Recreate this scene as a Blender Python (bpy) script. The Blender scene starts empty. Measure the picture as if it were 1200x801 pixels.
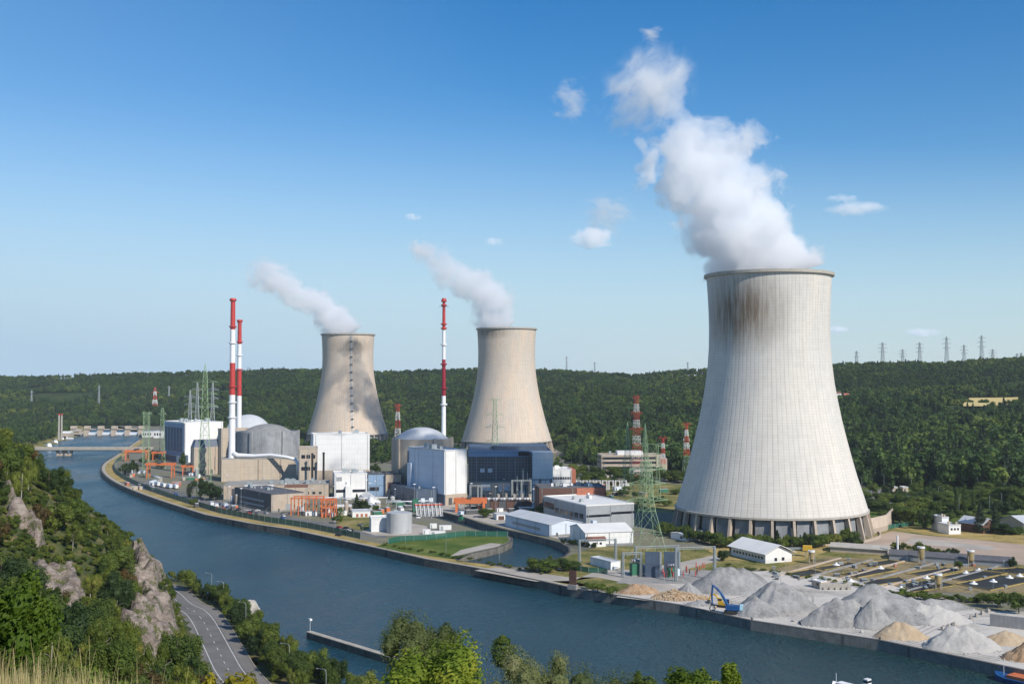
import bpy, bmesh, math, random
from mathutils import Vector, Matrix, noise as mn
from mathutils.geometry import tessellate_polygon
random.seed(7)
R = math.radians
S = bpy.context.scene
COL = S.collection
# ---------------------------------------------------------------- camera
F, CX, CY, CZ = 1300.0, 600.0, 400.5, 94.0
PIT = math.atan(42.5/F); CA, SA = math.cos(PIT), math.sin(PIT)
cd = bpy.data.cameras.new('camera'); cam = bpy.data.objects.new('camera', cd); COL.objects.link(cam)
cd.sensor_width = 36; cd.lens = 36*F/1200; cd.clip_start = 0.3; cd.clip_end = 30000
cam.location = (0, 0, CZ); cam.rotation_euler = (R(90)+PIT, 0, 0); S.camera = cam
# ---------------------------------------------------------------- sky, sun, exposure
SUN_AZ, SUN_EL = 139.0, 38.0          # clockwise from +Y
W = bpy.data.worlds.new('World'); S.world = W; W.use_nodes = True
nt = W.node_tree; bg = nt.nodes['Background']
sky = nt.nodes.new('ShaderNodeTexSky'); sky.sky_type = 'NISHITA'; sky.sun_disc = False
sky.sun_elevation = R(SUN_EL); sky.sun_rotation = R(SUN_AZ); sky.altitude = 100
sky.air_density = 1.0; sky.dust_density = 0.1; sky.ozone_density = 1.6
hs = nt.nodes.new('ShaderNodeHueSaturation'); hs.inputs['Hue'].default_value = .505; hs.inputs['Saturation'].default_value = 1.5; hs.inputs['Value'].default_value = 1
nt.links.new(sky.outputs[0], hs.inputs['Color']); 
tc = nt.nodes.new('ShaderNodeTexCoord'); sx = nt.nodes.new('ShaderNodeSeparateXYZ'); nt.links.new(tc.outputs['Generated'], sx.inputs[0])
mr = nt.nodes.new('ShaderNodeMapRange'); mr.interpolation_type = 'SMOOTHSTEP'; nt.links.new(sx.outputs[2], mr.inputs[0])
for i_, v_ in enumerate((-.02, .26, .92, 0)): mr.inputs[i_+1].default_value = v_
mw = nt.nodes.new('ShaderNodeMix'); mw.data_type = 'RGBA'; 
ma = nt.nodes.new('ShaderNodeMath'); ma.operation = 'MULTIPLY_ADD'; ma.use_clamp = True; nt.links.new(sx.outputs[0], ma.inputs[0]); ma.inputs[1].default_value = -.38; nt.links.new(mr.outputs[0], ma.inputs[2])
nt.links.new(ma.outputs[0], mw.inputs[0]); nt.links.new(hs.outputs[0], mw.inputs[6]); mw.inputs[7].default_value = (3.75, 5.15, 6.5, 1)
nt.links.new(mw.outputs[2], bg.inputs[0]); bg.inputs[1].default_value = 0.125
sl = bpy.data.lights.new('sun', 'SUN'); sl.energy = 5.0; sl.angle = R(0.5); sl.color = (1, .93, .82)
so = bpy.data.objects.new('sun', sl); COL.objects.link(so)
sd = Vector((math.sin(R(SUN_AZ))*math.cos(R(SUN_EL)), math.cos(R(SUN_AZ))*math.cos(R(SUN_EL)), math.sin(R(SUN_EL))))
so.rotation_euler = sd.to_track_quat('Z', 'Y').to_euler(); so.location = (0, -50, 300)
S.view_settings.view_transform = 'Standard'; S.view_settings.look = 'None'
S.view_settings.exposure = 0.0; S.view_settings.gamma = 1.0
S.render.engine = 'CYCLES'
cy = S.cycles; cy.use_denoising = True; cy.max_bounces = 16; cy.diffuse_bounces = 2; cy.glossy_bounces = 2
cy.transmission_bounces = 3; cy.transparent_max_bounces = 10; cy.volume_bounces = 14; cy.caustics_reflective = False; cy.caustics_refractive = False
cy.volume_max_steps = 128; cy.volume_step_rate = 1.0
try: cy.denoiser = 'OPENIMAGEDENOISE'; cy.denoising_input_passes = 'RGB_ALBEDO_NORMAL'
except Exception: pass
S.render.use_persistent_data = False
# ---------------------------------------------------------------- pixel <-> world helpers (measuring the photograph)
def ray(px, py):
    x = (px-CX)/F; y = (CY-py)/F
    return Vector((x, CA-y*SA, SA+y*CA))
def G(px, py, z=0.0):
    r = ray(px, py); t = (z-CZ)/r.z
    return (r.x*t, r.y*t)
def ZT(py, Y):
    r = ray(600, py); return CZ + r.z*Y/r.y
def XP(px, Y, z=0.0): return (px-CX)/F*(Y*CA+(z-CZ)*SA)
def proj(x, y, z):
    d = y*CA+(z-CZ)*SA; u = -y*SA+(z-CZ)*CA
    return (CX+F*x/d, CY-F*u/d)
def lerp(a, b, t): return a+(b-a)*t
def interp(x, tab):
    if x <= tab[0][0]: return tab[0][1]
    for (a, va), (b, vb) in zip(tab, tab[1:]):
        if x <= b: return va+(vb-va)*(x-a)/(b-a)
    return tab[-1][1]
def smooth(a, b, x):
    t = min(1, max(0, (x-a)/(b-a))); return t*t*(3-2*t)
# ---------------------------------------------------------------- mesh builder
class MB:
    def __init__(s): s.v = []; s.f = []
    def quad_strip(s, a, b):  # rings a, b of indices
        n = len(a)
        for i in range(n): s.f.append((a[i], a[(i+1) % n], b[(i+1) % n], b[i]))
    def box(s, x0, x1, y0, y1, z0, z1, yaw=0, o=(0, 0)):
        c, si = math.cos(yaw), math.sin(yaw); k = len(s.v)
        for z in (z0, z1):
            for x, y in ((x0, y0), (x1, y0), (x1, y1), (x0, y1)):
                s.v.append((o[0]+x*c-y*si, o[1]+x*si+y*c, z))
        s.f += [(k+3, k+2, k+1, k), (k+4, k+5, k+6, k+7), (k, k+1, k+5, k+4), (k+1, k+2, k+6, k+5), (k+2, k+3, k+7, k+6), (k+3, k, k+4, k+7)]
        return s
    def prism(s, pts, z0, z1):
        k = len(s.v); n = len(pts)
        s.v += [(p[0], p[1], z0) for p in pts]+[(p[0], p[1], z1) for p in pts]
        s.f += [tuple(range(k+n-1, k-1, -1)), tuple(range(k+n, k+2*n))]
        for i in range(n): s.f.append((k+i, k+(i+1) % n, k+n+(i+1) % n, k+n+i))
        return s
    def bar(s, p, q, w, w2=None, n=4):
        p, q = Vector(p), Vector(q); d = (q-p)
        if d.length < 1e-6: return s
        d.normalize(); a = d.cross(Vector((0, 0, 1)))
        if a.length < 1e-3: a = Vector((1, 0, 0))
        a.normalize(); b = d.cross(a); w2 = w if w2 is None else w2
        r0, r1 = [], []
        for i in range(n):
            t = 2*math.pi*(i+.5)/n; e = a*math.cos(t)+b*math.sin(t)
            r0.append(len(s.v)); s.v.append(tuple(p+e*w*.7)); r1.append(len(s.v)); s.v.append(tuple(q+e*w2*.7))
        s.quad_strip(r0, r1); s.f += [tuple(reversed(r0)), tuple(r1)]
        return s
    def tube(s, pts, rs, n=10, cap=True):
        pts = [Vector(p) for p in pts]; prev = None
        for i, p in enumerate(pts):
            d = (pts[min(i+1, len(pts)-1)]-pts[max(i-1, 0)]).normalized()
            a = d.cross(Vector((0.02, 0.999, 0.03)));
            if a.length < .05: a = Vector((1, 0, 0))
            a.normalize(); b = d.cross(a); r = rs[i] if isinstance(rs, (list, tuple)) else rs
            ring = []
            for j in range(n):
                t = 2*math.pi*j/n; ring.append(len(s.v)); s.v.append(tuple(p+(a*math.cos(t)+b*math.sin(t))*r))
            if prev: s.quad_strip(prev, ring)
            elif cap: s.f.append(tuple(reversed(ring)))
            prev = ring
        if cap: s.f.append(tuple(prev))
        return s
    def lathe(s, prof, n=32, o=(0, 0), capb=False, capt=False):
        prev = None
        for r, z in prof:
            ring = []
            for j in range(n):
                t = 2*math.pi*j/n; ring.append(len(s.v)); s.v.append((o[0]+r*math.cos(t), o[1]+r*math.sin(t), z))
            if prev: s.quad_strip(prev, ring)
            elif capb: s.f.append(tuple(reversed(ring)))
            prev = ring
        if capt: s.f.append(tuple(prev))
        return s
    def mesh(s, name, m=None, sm=False):
        me = bpy.data.meshes.new(name); me.from_pydata(s.v, [], s.f); me.update()
        if m is not None: me.materials.append(m)
        if sm: me.shade_smooth()
        return me
    def build(s, name, m, parent=None, sm=False, kind=None, label=None, cat=None, group=None, loc=None, rz=0):
        me = s.mesh(name, m, sm)
        if sm == 'auto':
            try: me.set_sharp_from_angle(angle=R(35))
            except Exception: pass
        o = bpy.data.objects.new(name, me); COL.objects.link(o)
        if parent is not None: o.parent = parent
        if loc is not None: o.location = loc
        if rz: o.rotation_euler.z = rz
        tag(o, label, cat, group, kind); return o
def tag(o, label=None, cat=None, group=None, kind=None):
    if label: o['label'] = label
    if cat: o['category'] = cat
    if group: o['group'] = group
    if kind: o['kind'] = kind
    return o
def thing(name, label, cat, loc=(0, 0, 0), rz=0, group=None):
    o = bpy.data.objects.new(name, None); COL.objects.link(o); o.location = loc; o.rotation_euler = (0, 0, rz)
    o.empty_display_size = .5
    return tag(o, label, cat, group)
def copy_tree(o, parent=None, kids=None):
    if kids is None:
        kids = {}
        for ob in COL.objects:
            if ob.parent: kids.setdefault(ob.parent.name, []).append(ob)
    c = o.copy(); COL.objects.link(c); c.parent = parent
    for ch in kids.get(o.name, []): copy_tree(ch, c, kids)
    return c
def link(me, name, parent=None, loc=None):
    o = bpy.data.objects.new(name, me); COL.objects.link(o)
    if parent is not None: o.parent = parent
    if loc is not None: o.location = loc
    return o
# ---------------------------------------------------------------- materials
class NT:
    def __init__(s, m): s.t = m.node_tree; s.n = s.t.nodes; s.l = s.t.links
    def new(s, typ, **kw):
        nd = s.n.new(typ)
        for k, v in kw.items(): setattr(nd, k, v)
        return nd
    def set(s, sock, v):
        if hasattr(v, 'is_linked') or isinstance(v, bpy.types.NodeSocket): s.l.new(v, sock)
        elif v is not None: sock.default_value = v
    def math(s, op, a, b=None, c=None, clamp=False):
        nd = s.new('ShaderNodeMath', operation=op, use_clamp=clamp)
        for i, v in enumerate((a, b, c)):
            if v is not None: s.set(nd.inputs[i], v)
        return nd.outputs[0]
    def vmath(s, op, a, b=None):
        nd = s.new('ShaderNodeVectorMath', operation=op); s.set(nd.inputs[0], a)
        if b is not None: s.set(nd.inputs[1], b)
        return nd.outputs['Value'] if op in ('LENGTH', 'DISTANCE') else nd.outputs[0]
    def noise(s, vec, scale, detail=3, rough=.55, dist=0):
        nd = s.new('ShaderNodeTexNoise'); s.set(nd.inputs['Vector'], vec); nd.inputs['Scale'].default_value = scale
        nd.inputs['Detail'].default_value = detail; nd.inputs['Roughness'].default_value = rough; nd.inputs['Distortion'].default_value = dist
        return nd.outputs[0]
    def map(s, x, a, b, c, d, clamp=True):
        nd = s.new('ShaderNodeMapRange', clamp=clamp); s.set(nd.inputs[0], x)
        for i, v in enumerate((a, b, c, d)): nd.inputs[i+1].default_value = v
        return nd.outputs[0]
    def mix(s, f, a, b, mode='MIX'):
        nd = s.new('ShaderNodeMix', data_type='RGBA', blend_type=mode); s.set(nd.inputs[0], f)
        for i, v in ((6, a), (7, b)):
            s.set(nd.inputs[i], (*v, 1) if isinstance(v, tuple) and len(v) == 3 else v)
        return nd.outputs[2]
    def ramp(s, f, stops):
        nd = s.new('ShaderNodeValToRGB'); s.set(nd.inputs[0], f); e = nd.color_ramp.elements
        e[0].position, e[0].color = stops[0][0], (*stops[0][1], 1); e[1].position, e[1].color = stops[-1][0], (*stops[-1][1], 1)
        for p, c in stops[1:-1]: x = e.new(p); x.color = (*c, 1)
        return nd.outputs[0]
    def obj(s): return s.new('ShaderNodeTexCoord').outputs['Object']
    def pos(s): return s.new('ShaderNodeNewGeometry').outputs['Position']
    def xyz(s, v):
        nd = s.new('ShaderNodeSeparateXYZ'); s.set(nd.inputs[0], v); return nd.outputs
    def cmb(s, x, y, z):
        nd = s.new('ShaderNodeCombineXYZ')
        for i, v in enumerate((x, y, z)): s.set(nd.inputs[i], v)
        return nd.outputs[0]
    def bump(s, h, st=.5, dist=.1):
        nd = s.new('ShaderNodeBump'); s.set(nd.inputs['Height'], h); nd.inputs['Strength'].default_value = st; nd.inputs['Distance'].default_value = dist
        return nd.outputs[0]
def newmat(name):
    m = bpy.data.materials.new(name); m.use_nodes = True; return m, NT(m), m.node_tree.nodes['Principled BSDF']
def M(name, col, rough=.75, var=.18, scale=.35, metal=0, streak=0, panel=None, pcol=.75, bump=0, spec=None):
    """painted / concrete / metal surface: blotchy tone, rain streaks, panel joints (object space)"""
    m, n, b = newmat(name); oc = n.obj(); ge = n.pos()
    f = n.noise(ge, scale, 5, .6)
    c = n.mix(n.map(f, .3, .7, 0, 1), tuple(x*(1-var) for x in col), tuple(min(.95, x*(1+var*.7)) for x in col))
    if streak:
        sp = n.new('ShaderNodeMapping'); n.set(sp.inputs[0], oc); sp.inputs['Scale'].default_value = (1.1, 1.1, .05)
        f2 = n.noise(sp.outputs[0], 1.0, 4, .65)
        c = n.mix(n.map(f2, .5, .8, 0, streak), c, tuple(x*.42 for x in col))
    h = None
    if panel:
        x, y, z = n.xyz(oc)
        u = n.math('FRACT', n.math('DIVIDE', n.math('ADD', x, y), panel[0])); w = n.math('FRACT', n.math('DIVIDE', z, panel[1]))
        wl = panel[2] if len(panel) > 2 else .06
        line = n.math('MAXIMUM', n.math('LESS_THAN', u, wl), n.math('LESS_THAN', w, wl))
        c = n.mix(line, c, tuple(x*pcol for x in col)); 
    if bump:
        b.inputs['Normal'].default_value = (0, 0, 0); n.l.new(n.bump(n.noise(ge, scale*8, 4), bump, .3), b.inputs['Normal'])
    n.l.new(c, b.inputs['Base Color']); b.inputs['Roughness'].default_value = rough; b.inputs['Metallic'].default_value = metal
    if spec is not None: b.inputs['Specular IOR Level'].default_value = spec
    return m
def leafmat(name, dark, light, alt=None, trans=.3, wscale=.02):
    m, n, b = newmat(name); n.n.remove(b); out = n.n['Material Output']
    oi = n.new('ShaderNodeObjectInfo').outputs['Random']; ge = n.pos()
    f = n.math('ADD', n.math('MULTIPLY', oi, .75), n.math('MULTIPLY', n.map(n.noise(ge, .9, 3), .3, .7, -.15, .35), 1))
    f = n.math('ADD', f, n.map(n.noise(ge, wscale, 3), .35, .65, -.25, .25), clamp=True)
    st = [(0, dark), (.5, tuple((a+c)/2 for a, c in zip(dark, light))), (.85, light)]
    st.append((1, alt or light)); c = n.ramp(f, st)
    d = n.new('ShaderNodeBsdfPrincipled'); n.l.new(c, d.inputs['Base Color']); d.inputs['Roughness'].default_value = .6; d.inputs['Specular IOR Level'].default_value = .25
    t = n.new('ShaderNodeBsdfTranslucent'); n.l.new(n.mix(.5, c, (.12, .2, .02), 'MIX'), t.inputs[0])
    mx = n.new('ShaderNodeMixShader'); mx.inputs[0].default_value = trans
    n.l.new(d.outputs[0], mx.inputs[1]); n.l.new(t.outputs[0], mx.inputs[2]); n.l.new(mx.outputs[0], out.inputs[0])
    return m
MT = {}
MT['conc'] = M('concrete_pale', (.42, .39, .34), .85, .15, .3, streak=.35, panel=(6, 3, .02))
MT['concg'] = M('concrete_grey', (.27, .27, .27), .85, .2, .25, streak=.5)
MT['quay'] = M('quay_wall', (.16, .15, .13), .85, .45, .25, streak=.9, panel=(12, 40, .02), pcol=.4)
MT['quayl'] = M('quay_wall_pale', (.2, .2, .19), .85, .35, .3, streak=.7, panel=(9, 40, .02), pcol=.5)
MT['cope'] = M('quay_coping', (.40, .36, .30), .85, .25, .4)
MT['beige'] = M('beige_render', (.50, .42, .33), .85, .1, .2, streak=.3, panel=(5, 3.2, .04), pcol=.72)
MT['beige2'] = M('warm_concrete', (.46, .38, .30), .85, .12, .2, streak=.3)
MT['white'] = M('white_cladding', (.78, .78, .77), .5, .07, .08, streak=.28, panel=(2.4, 4.5, .05), pcol=.80)
MT['whiter'] = M('white_painted_panel', (.78, .77, .75), .6, .07, .1, streak=.3, panel=(4, 60, .03), pcol=.85)
MT['bluew'] = M('pale_blue_cladding_and_shade', (.64, .71, .80), .5, .07, .1, streak=.2, panel=(40, 7, .04), pcol=.8)  # cladding colour, also used as painted blue shade on the white hall's side
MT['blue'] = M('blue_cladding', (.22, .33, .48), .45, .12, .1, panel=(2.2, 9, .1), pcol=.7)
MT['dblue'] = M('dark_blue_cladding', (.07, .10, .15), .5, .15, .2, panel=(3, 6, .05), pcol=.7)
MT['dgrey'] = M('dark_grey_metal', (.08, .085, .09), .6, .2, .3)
MT['grid'] = M('dark_glazed_grid', (.10, .10, .105), .35, .2, .2, panel=(2.4, 2.4, .14), pcol=2.2)
MT['grey'] = M('grey_metal', (.32, .34, .36), .55, .12, .3, panel=(1.5, 30, .06), pcol=.85)
MT['lgrey'] = M('light_grey_roof', (.52, .54, .56), .6, .1, .1, panel=(3, 90, .04), pcol=.9)
MT['wroof'] = M('white_roof', (.74, .73, .70), .6, .08, .1, panel=(4, 90, .03), pcol=.9)
MT['groof'] = M('gravel_roof', (.30, .29, .27), .9, .2, .3)
MT['droof'] = M('dark_roof', (.11, .11, .12), .8, .2, .3)
MT['tank'] = M('tank_steel', (.44, .45, .46), .5, .08, .2, streak=.25, panel=(60, 2.4, .04), pcol=.88)
MT['dome'] = M('dome_metal', (.50, .52, .54), .75, .08, .1, streak=0, spec=.2)
MT['contain'] = M('streaked_containment_wall', (.30, .31, .32), .85, .3, .12, streak=.95)
MT['containb'] = M('containment_concrete', (.40, .35, .29), .85, .1, .15, streak=.25, panel=(60, 6, .03), pcol=.85)
MT['red'] = M('red_paint', (.50, .045, .04), .5, .12, .3, streak=.2)
MT['dred'] = M('deep_red_paint', (.30, .012, .03), .5, .12, .3)
MT['wpaint'] = M('white_paint', (.80, .80, .80), .5, .06, .3, streak=.15)
MT['orange'] = M('orange_paint', (.60, .17, .06), .5, .12, .4)
MT['brick'] = M('red_brick', (.42, .15, .09), .85, .2, .5, panel=(3, 3, .03))
MT['brown'] = M('brown_brick', (.12, .06, .045), .85, .2, .5)
MT['glass'] = M('dark_window_glass', (.02, .025, .035), .12, .2, .3, spec=.6)
MT['green'] = M('green_steel', (.26, .38, .22), .6, .15, .4)
MT['dgreen'] = M('dark_green_paint', (.03, .16, .09), .6, .15, .4)
MT['galv'] = M('galvanised_steel', (.36, .40, .41), .5, .1, .4, metal=.3)
MT['bcrane'] = M('blue_machine_paint', (.015, .08, .24), .4, .12, .6)
MT['lbcrane'] = M('pale_blue_machine_paint', (.38, .62, .75), .4, .12, .6)
MT['yellow'] = M('yellow_machine_paint', (.62, .38, .03), .5, .15, .6)
MT['ochre'] = M('ochre_silo_paint', (.33, .25, .11), .7, .25, .8, streak=.4)
MT['black'] = M('black_rubber', (.02, .02, .02), .8, .1, .6)
MT['asph'] = M('asphalt', (.155, .15, .145), .9, .3, .10)
MT['asph2'] = M('pale_asphalt', (.19, .18, .17), .9, .25, .05)
MT['line'] = M('road_paint', (.60, .60, .58), .7, .3, 1.2)
MT['path'] = M('pale_gravel_track', (.40, .36, .31), .95, .2, .08)
MT['earth'] = M('pink_bare_earth', (.42, .32, .24), .95, .22, .04)
MT['pond'] = M('pond_liner_water', (.042, .042, .038), .7, .4, .1, spec=.15)
MT['tile'] = M('roof_tile', (.20, .09, .06), .8, .2, .6)
MT['bark'] = M('bark', (.10, .08, .06), .9, .3, 2)
MT['bark2'] = M('pale_bark', (.38, .35, .31), .9, .25, 2)
def ground_mat(name, cols, sc=.03, sc2=.5, bumpy=.3):
    m, n, b = newmat(name); g = n.pos()
    f = n.math('ADD', n.math('MULTIPLY', n.noise(g, sc, 5, .6), .65), n.math('MULTIPLY', n.noise(g, sc2, 4, .6), .35))
    k = len(cols); c = n.ramp(f, [(.36+.28*i/(k-1), cc) for i, cc in enumerate(cols)])
    n.l.new(c, b.inputs['Base Color']); b.inputs['Roughness'].default_value = .95; b.inputs['Specular IOR Level'].default_value = .1
    n.l.new(n.bump(n.noise(g, sc2*3, 4), bumpy, .4), b.inputs['Normal']); return m
MT['yard'] = ground_mat('crushed_stone_yard', [(.38, .35, .31), (.50, .47, .42), (.56, .52, .47), (.60, .55, .48)], .05, .35, .3)
MT['ground'] = ground_mat('plant_ground', [(.12, .12, .11), (.20, .19, .17), (.17, .17, .10), (.28, .25, .20)])
MT['meadow'] = ground_mat('rough_meadow', [(.06, .085, .02), (.12, .13, .035), (.25, .21, .08), (.33, .26, .12)], .05, .6)
MT['dry'] = ground_mat('dry_grass', [(.16, .14, .04), (.36, .27, .10), (.46, .34, .15)], .06, .7)
MT['grassm'] = ground_mat('green_grass', [(.05, .09, .015), (.09, .13, .025), (.16, .18, .05)], .05, .7)
MT['duff'] = ground_mat('shaded_scrub', [(.025, .04, .012), (.05, .065, .018), (.10, .10, .03), (.16, .13, .06)], .08, .5)
MT['forestfloor'] = ground_mat('forest_floor', [(.02, .035, .012), (.035, .055, .018), (.05, .07, .02)], .02, .3)
MT['field'] = ground_mat('ripe_field', [(.42, .34, .14), (.55, .44, .20)], .01, .2)
MT['gravel'] = ground_mat('grey_gravel', [(.19, .188, .185), (.27, .268, .262), (.34, .337, .33), (.40, .393, .38)], .14, 1.1, 1)
MT['gravell'] = ground_mat('pale_gravel', [(.38, .37, .35), (.47, .455, .43), (.54, .52, .48)], .12, 1.6, .8)
MT['sand'] = ground_mat('tan_sand', [(.40, .30, .19), (.48, .37, .25), (.54, .44, .31)], .15, 1.6, .8)
MT['soil'] = ground_mat('brown_rubble', [(.26, .17, .10), (.42, .28, .17), (.50, .38, .26)], .3, 1.2, 1)
# hill slope: rock where steep, earth and scrub elsewhere
m, n, b = newmat('rocky_slope'); g = n.pos(); nz = n.xyz(n.new('ShaderNodeNewGeometry').outputs['Normal'])[2]
veg = n.ramp(n.noise(g, .12, 5, .65), [(.35, (.03, .05, .012)), (.5, (.07, .08, .02)), (.62, (.17, .13, .05)), (.7, (.22, .15, .08))])
MT['slope'] = m; n.l.new(veg, b.inputs['Base Color']); b.inputs['Roughness'].default_value = .95; n.l.new(n.bump(n.noise(g, .8, 5), .8, 1.0), b.inputs['Normal'])
m, n, b = newmat('rock'); g = n.pos()
v = n.new('ShaderNodeTexVoronoi', feature='DISTANCE_TO_EDGE'); n.set(v.inputs['Vector'], n.vmath('ADD', g, n.vmath('MULTIPLY', n.cmb(n.noise(g, .3, 3), n.noise(g, .34, 3), 0), (4, 4, 4)))); v.inputs['Scale'].default_value = .45
rc = n.ramp(n.noise(g, .35, 6, .7), [(.32, (.15, .115, .09)), (.5, (.31, .25, .21)), (.66, (.43, .36, .31))])
moss = n.map(n.noise(g, .22, 6, .75), .52, .57, 0, 1)
st = n.noise(n.vmath('MULTIPLY', g, (.35, .35, 1.6)), .5, 5, .75); rc = n.mix(n.map(st, .5, .62, 0, .6), rc, (.12, .095, .075)); rc = n.mix(n.map(st, .30, .42, .45, 0), rc, (.50, .43, .37)); rc = n.mix(moss, rc, (.10, .11, .035))
n.l.new(rc, b.inputs['Base Color']); b.inputs['Roughness'].default_value = .95
n.l.new(n.bump(n.math('ADD', n.noise(g, .7, 6, .7), n.math('MULTIPLY', st, .8)), 1, 1.2), b.inputs['Normal']); MT['rock'] = m
# water
m, n, b = newmat('river_water'); g = n.pos()
mp = n.new('ShaderNodeMapping'); n.set(mp.inputs[0], g); mp.inputs['Rotation'].default_value = (0, 0, R(-37)); mp.inputs['Scale'].default_value = (1, .5, 1)
big = n.noise(mp.outputs[0], .012, 4, .6); med = n.noise(mp.outputs[0], .16, 6, .75); fine = n.noise(mp.outputs[0], .6, 4, .65)
c = n.mix(n.map(big, .35, .65, 0, 1), (.010, .050, .078), (.022, .080, .115))
gy = n.xyz(g); c = n.mix(n.map(gy[0], -40, 160, 0, .75), c, (.024, .056, .046))
n.l.new(c, b.inputs['Base Color']); n.l.new(n.map(big, .35, .62, .10, .34), b.inputs['Roughness']); b.inputs['IOR'].default_value = 1.33
hh = n.math('ADD', n.math('MULTIPLY', med, n.map(big, .38, .58, .35, 1.7)), n.math('MULTIPLY', fine, .35)); n.l.new(n.bump(hh, 1.0, 3.0), b.inputs['Normal']); MT['water'] = m
# foliage
MT['leafA'] = leafmat('oak_leaves', (.045, .078, .012), (.13, .175, .025), (.21, .22, .035))
MT['leafB'] = leafmat('birch_leaves', (.07, .10, .012), (.18, .21, .03), (.25, .23, .05))
MT['leafD'] = leafmat('dark_leaves', (.018, .040, .010), (.05, .085, .018))
MT['leafC'] = leafmat('conifer_needles', (.012, .028, .012), (.03, .05, .018), trans=.1)
MT['leafW'] = leafmat('willow_leaves', (.07, .10, .03), (.19, .21, .08), (.22, .22, .10), wscale=.3)
MT['leafY'] = leafmat('bright_leaves', (.075, .13, .012), (.19, .26, .025), (.31, .34, .035), trans=.4, wscale=.5)
MT['leafF'] = leafmat('far_wood_leaves', (.020, .050, .012), (.085, .145, .024), (.18, .21, .035), trans=.2, wscale=.006)
MT['leafR'] = leafmat('russet_leaves', (.07, .05, .015), (.16, .10, .03))
def meshmat(name, col, a):
    m, n, b = newmat(name); out = n.n['Material Output']; t = n.new('ShaderNodeBsdfTransparent'); mx = n.new('ShaderNodeMixShader'); mx.inputs[0].default_value = a
    b.inputs['Base Color'].default_value = (*col, 1); b.inputs['Roughness'].default_value = .6
    n.l.new(t.outputs[0], mx.inputs[1]); n.l.new(b.outputs[0], mx.inputs[2]); n.l.new(mx.outputs[0], out.inputs[0]); return m
MT['fence'] = meshmat('green_wire_mesh', (.02, .13, .09), .72)
# ================================================================ SETTING
WZ = -3.5
def struct(mb, name, m, sm=False): return mb.build(name, m, None, sm, kind='structure')
def polymesh(outer, z, holes=()):
    mb = MB(); loops = [[Vector((x, y, 0)) for x, y in outer]]+[[Vector((x, y, 0)) for x, y in h] for h in holes]
    tri = tessellate_polygon(loops); mb.v = [(p.x, p.y, z) for lp in loops for p in lp]
    for t in tri:
        a, b_, c = (Vector(mb.v[i]) for i in t)
        mb.f.append(tuple(t) if (b_-a).cross(c-a).z > 0 else tuple(reversed(t)))
    return mb
def resample(pts, step):
    out = [pts[0]]
    for a, b_ in zip(pts, pts[1:]):
        L = math.dist(a, b_); k = max(1, int(L/step))
        out += [(lerp(a[0], b_[0], i/k), lerp(a[1], b_[1], i/k)) for i in range(1, k+1)]
    return out
def chaikin(pts, n=2):
    for _ in range(n):
        o = [pts[0]]
        for a, b_ in zip(pts, pts[1:]): o += [(a[0]*.75+b_[0]*.25, a[1]*.75+b_[1]*.25), (a[0]*.25+b_[0]*.75, a[1]*.25+b_[1]*.75)]
        pts = o+[pts[-1]]
    return pts
def offset(pts, d):
    out = []
    for i, p in enumerate(pts):
        a = pts[max(0, i-1)]; b_ = pts[min(len(pts)-1, i+1)]; t = Vector((b_[0]-a[0], b_[1]-a[1])).normalized()
        out.append((p[0]-t.y*d, p[1]+t.x*d))
    return out
def strip(pts, d0, d1, z):   # band left of a polyline between offsets
    a, b_ = offset(pts, d0), offset(pts, d1); mb = MB(); n = len(pts)
    mb.v = [(x, y, z) for x, y in a]+[(x, y, z) for x, y in b_]
    for i in range(n-1):
        q = (i, i+1, n+i+1, n+i); mb.f.append(q if d1 > d0 else tuple(reversed(q)))
    return mb
# river banks. right bank: measured along the quay, running upstream (away)
RBpx = [(1420, 833), (1174, 780), (1030, 750), (945, 737), (880, 727), (798, 709), (700, 694), (668, 688.5), (630, 680), (560, 666), (497, 655), (449, 644), (400, 633.5), (340, 620.6), (290, 613), (239, 603), (182, 585), (148, 572), (130, 563), (120, 555), (117, 548), (122, 541), (133, 535), (150, 523), (167, 512)]
RB = [G(*p) for p in RBpx]; RB = RB[:16]+chaikin(RB[15:], 2)[1:]
RB = [(RB[0][0]+300*.62, RB[0][1]-300*.78)]+RB+[(-690, 2040), (-900, 2400), (-1400, 2900)]
LB = [(420, -260), (150, 100), (52, 215), (-60, 357), (-92, 420), (-116, 470), (-142, 515), (-178, 553), (-290, 630), (-400, 780), (-480, 950), (-560, 1200), (-673, 1620), (-790, 2100), (-1000, 2500), (-1500, 2950)]
LB = chaikin(LB, 1)
def sd_poly(x, y, pts):  # signed distance, + on the left of the path direction
    best = 1e18; sg = 1
    for i in range(len(pts)-1):
        ax, ay = pts[i]; bx, by = pts[i+1]; dx, dy = bx-ax, by-ay; L2 = dx*dx+dy*dy
        t = min(1, max(0, ((x-ax)*dx+(y-ay)*dy)/L2)); px, py = ax+t*dx, ay+t*dy
        d2 = (x-px)**2+(y-py)**2
        if d2 < best: best = d2; sg = 1 if dx*(y-ay)-dy*(x-ax) > 0 else -1
    return sg*math.sqrt(best)
def leftd(x, y): return sd_poly(x, y, LB)
road_c = chaikin([(40, 150), (-10, 226), (-50, 283), G(275, 800), G(253.5, 757), G(233, 717), (-137, 462), G(198, 693), (-168, 512), (-200, 545), (-260, 590), (-330, 650)], 3)
HG = [(0, 0), (6, 7), (14, 17), (32, 38), (60, 66), (95, 84), (107.2, 92.15), (112, 92.5), (160, 97), (260, 112)]
FOOT = 34
def footd(x, y):
    d = leftd(x, y); ft = lerp(36, 28, smooth(430, 520, y)); e = d-ft
    k = smooth(290, 350, y)*(1-smooth(560, 620, y))
    if k > 0: e = lerp(e, sd_poly(x, y, road_c)-8.8, k)
    return e, d
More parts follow.
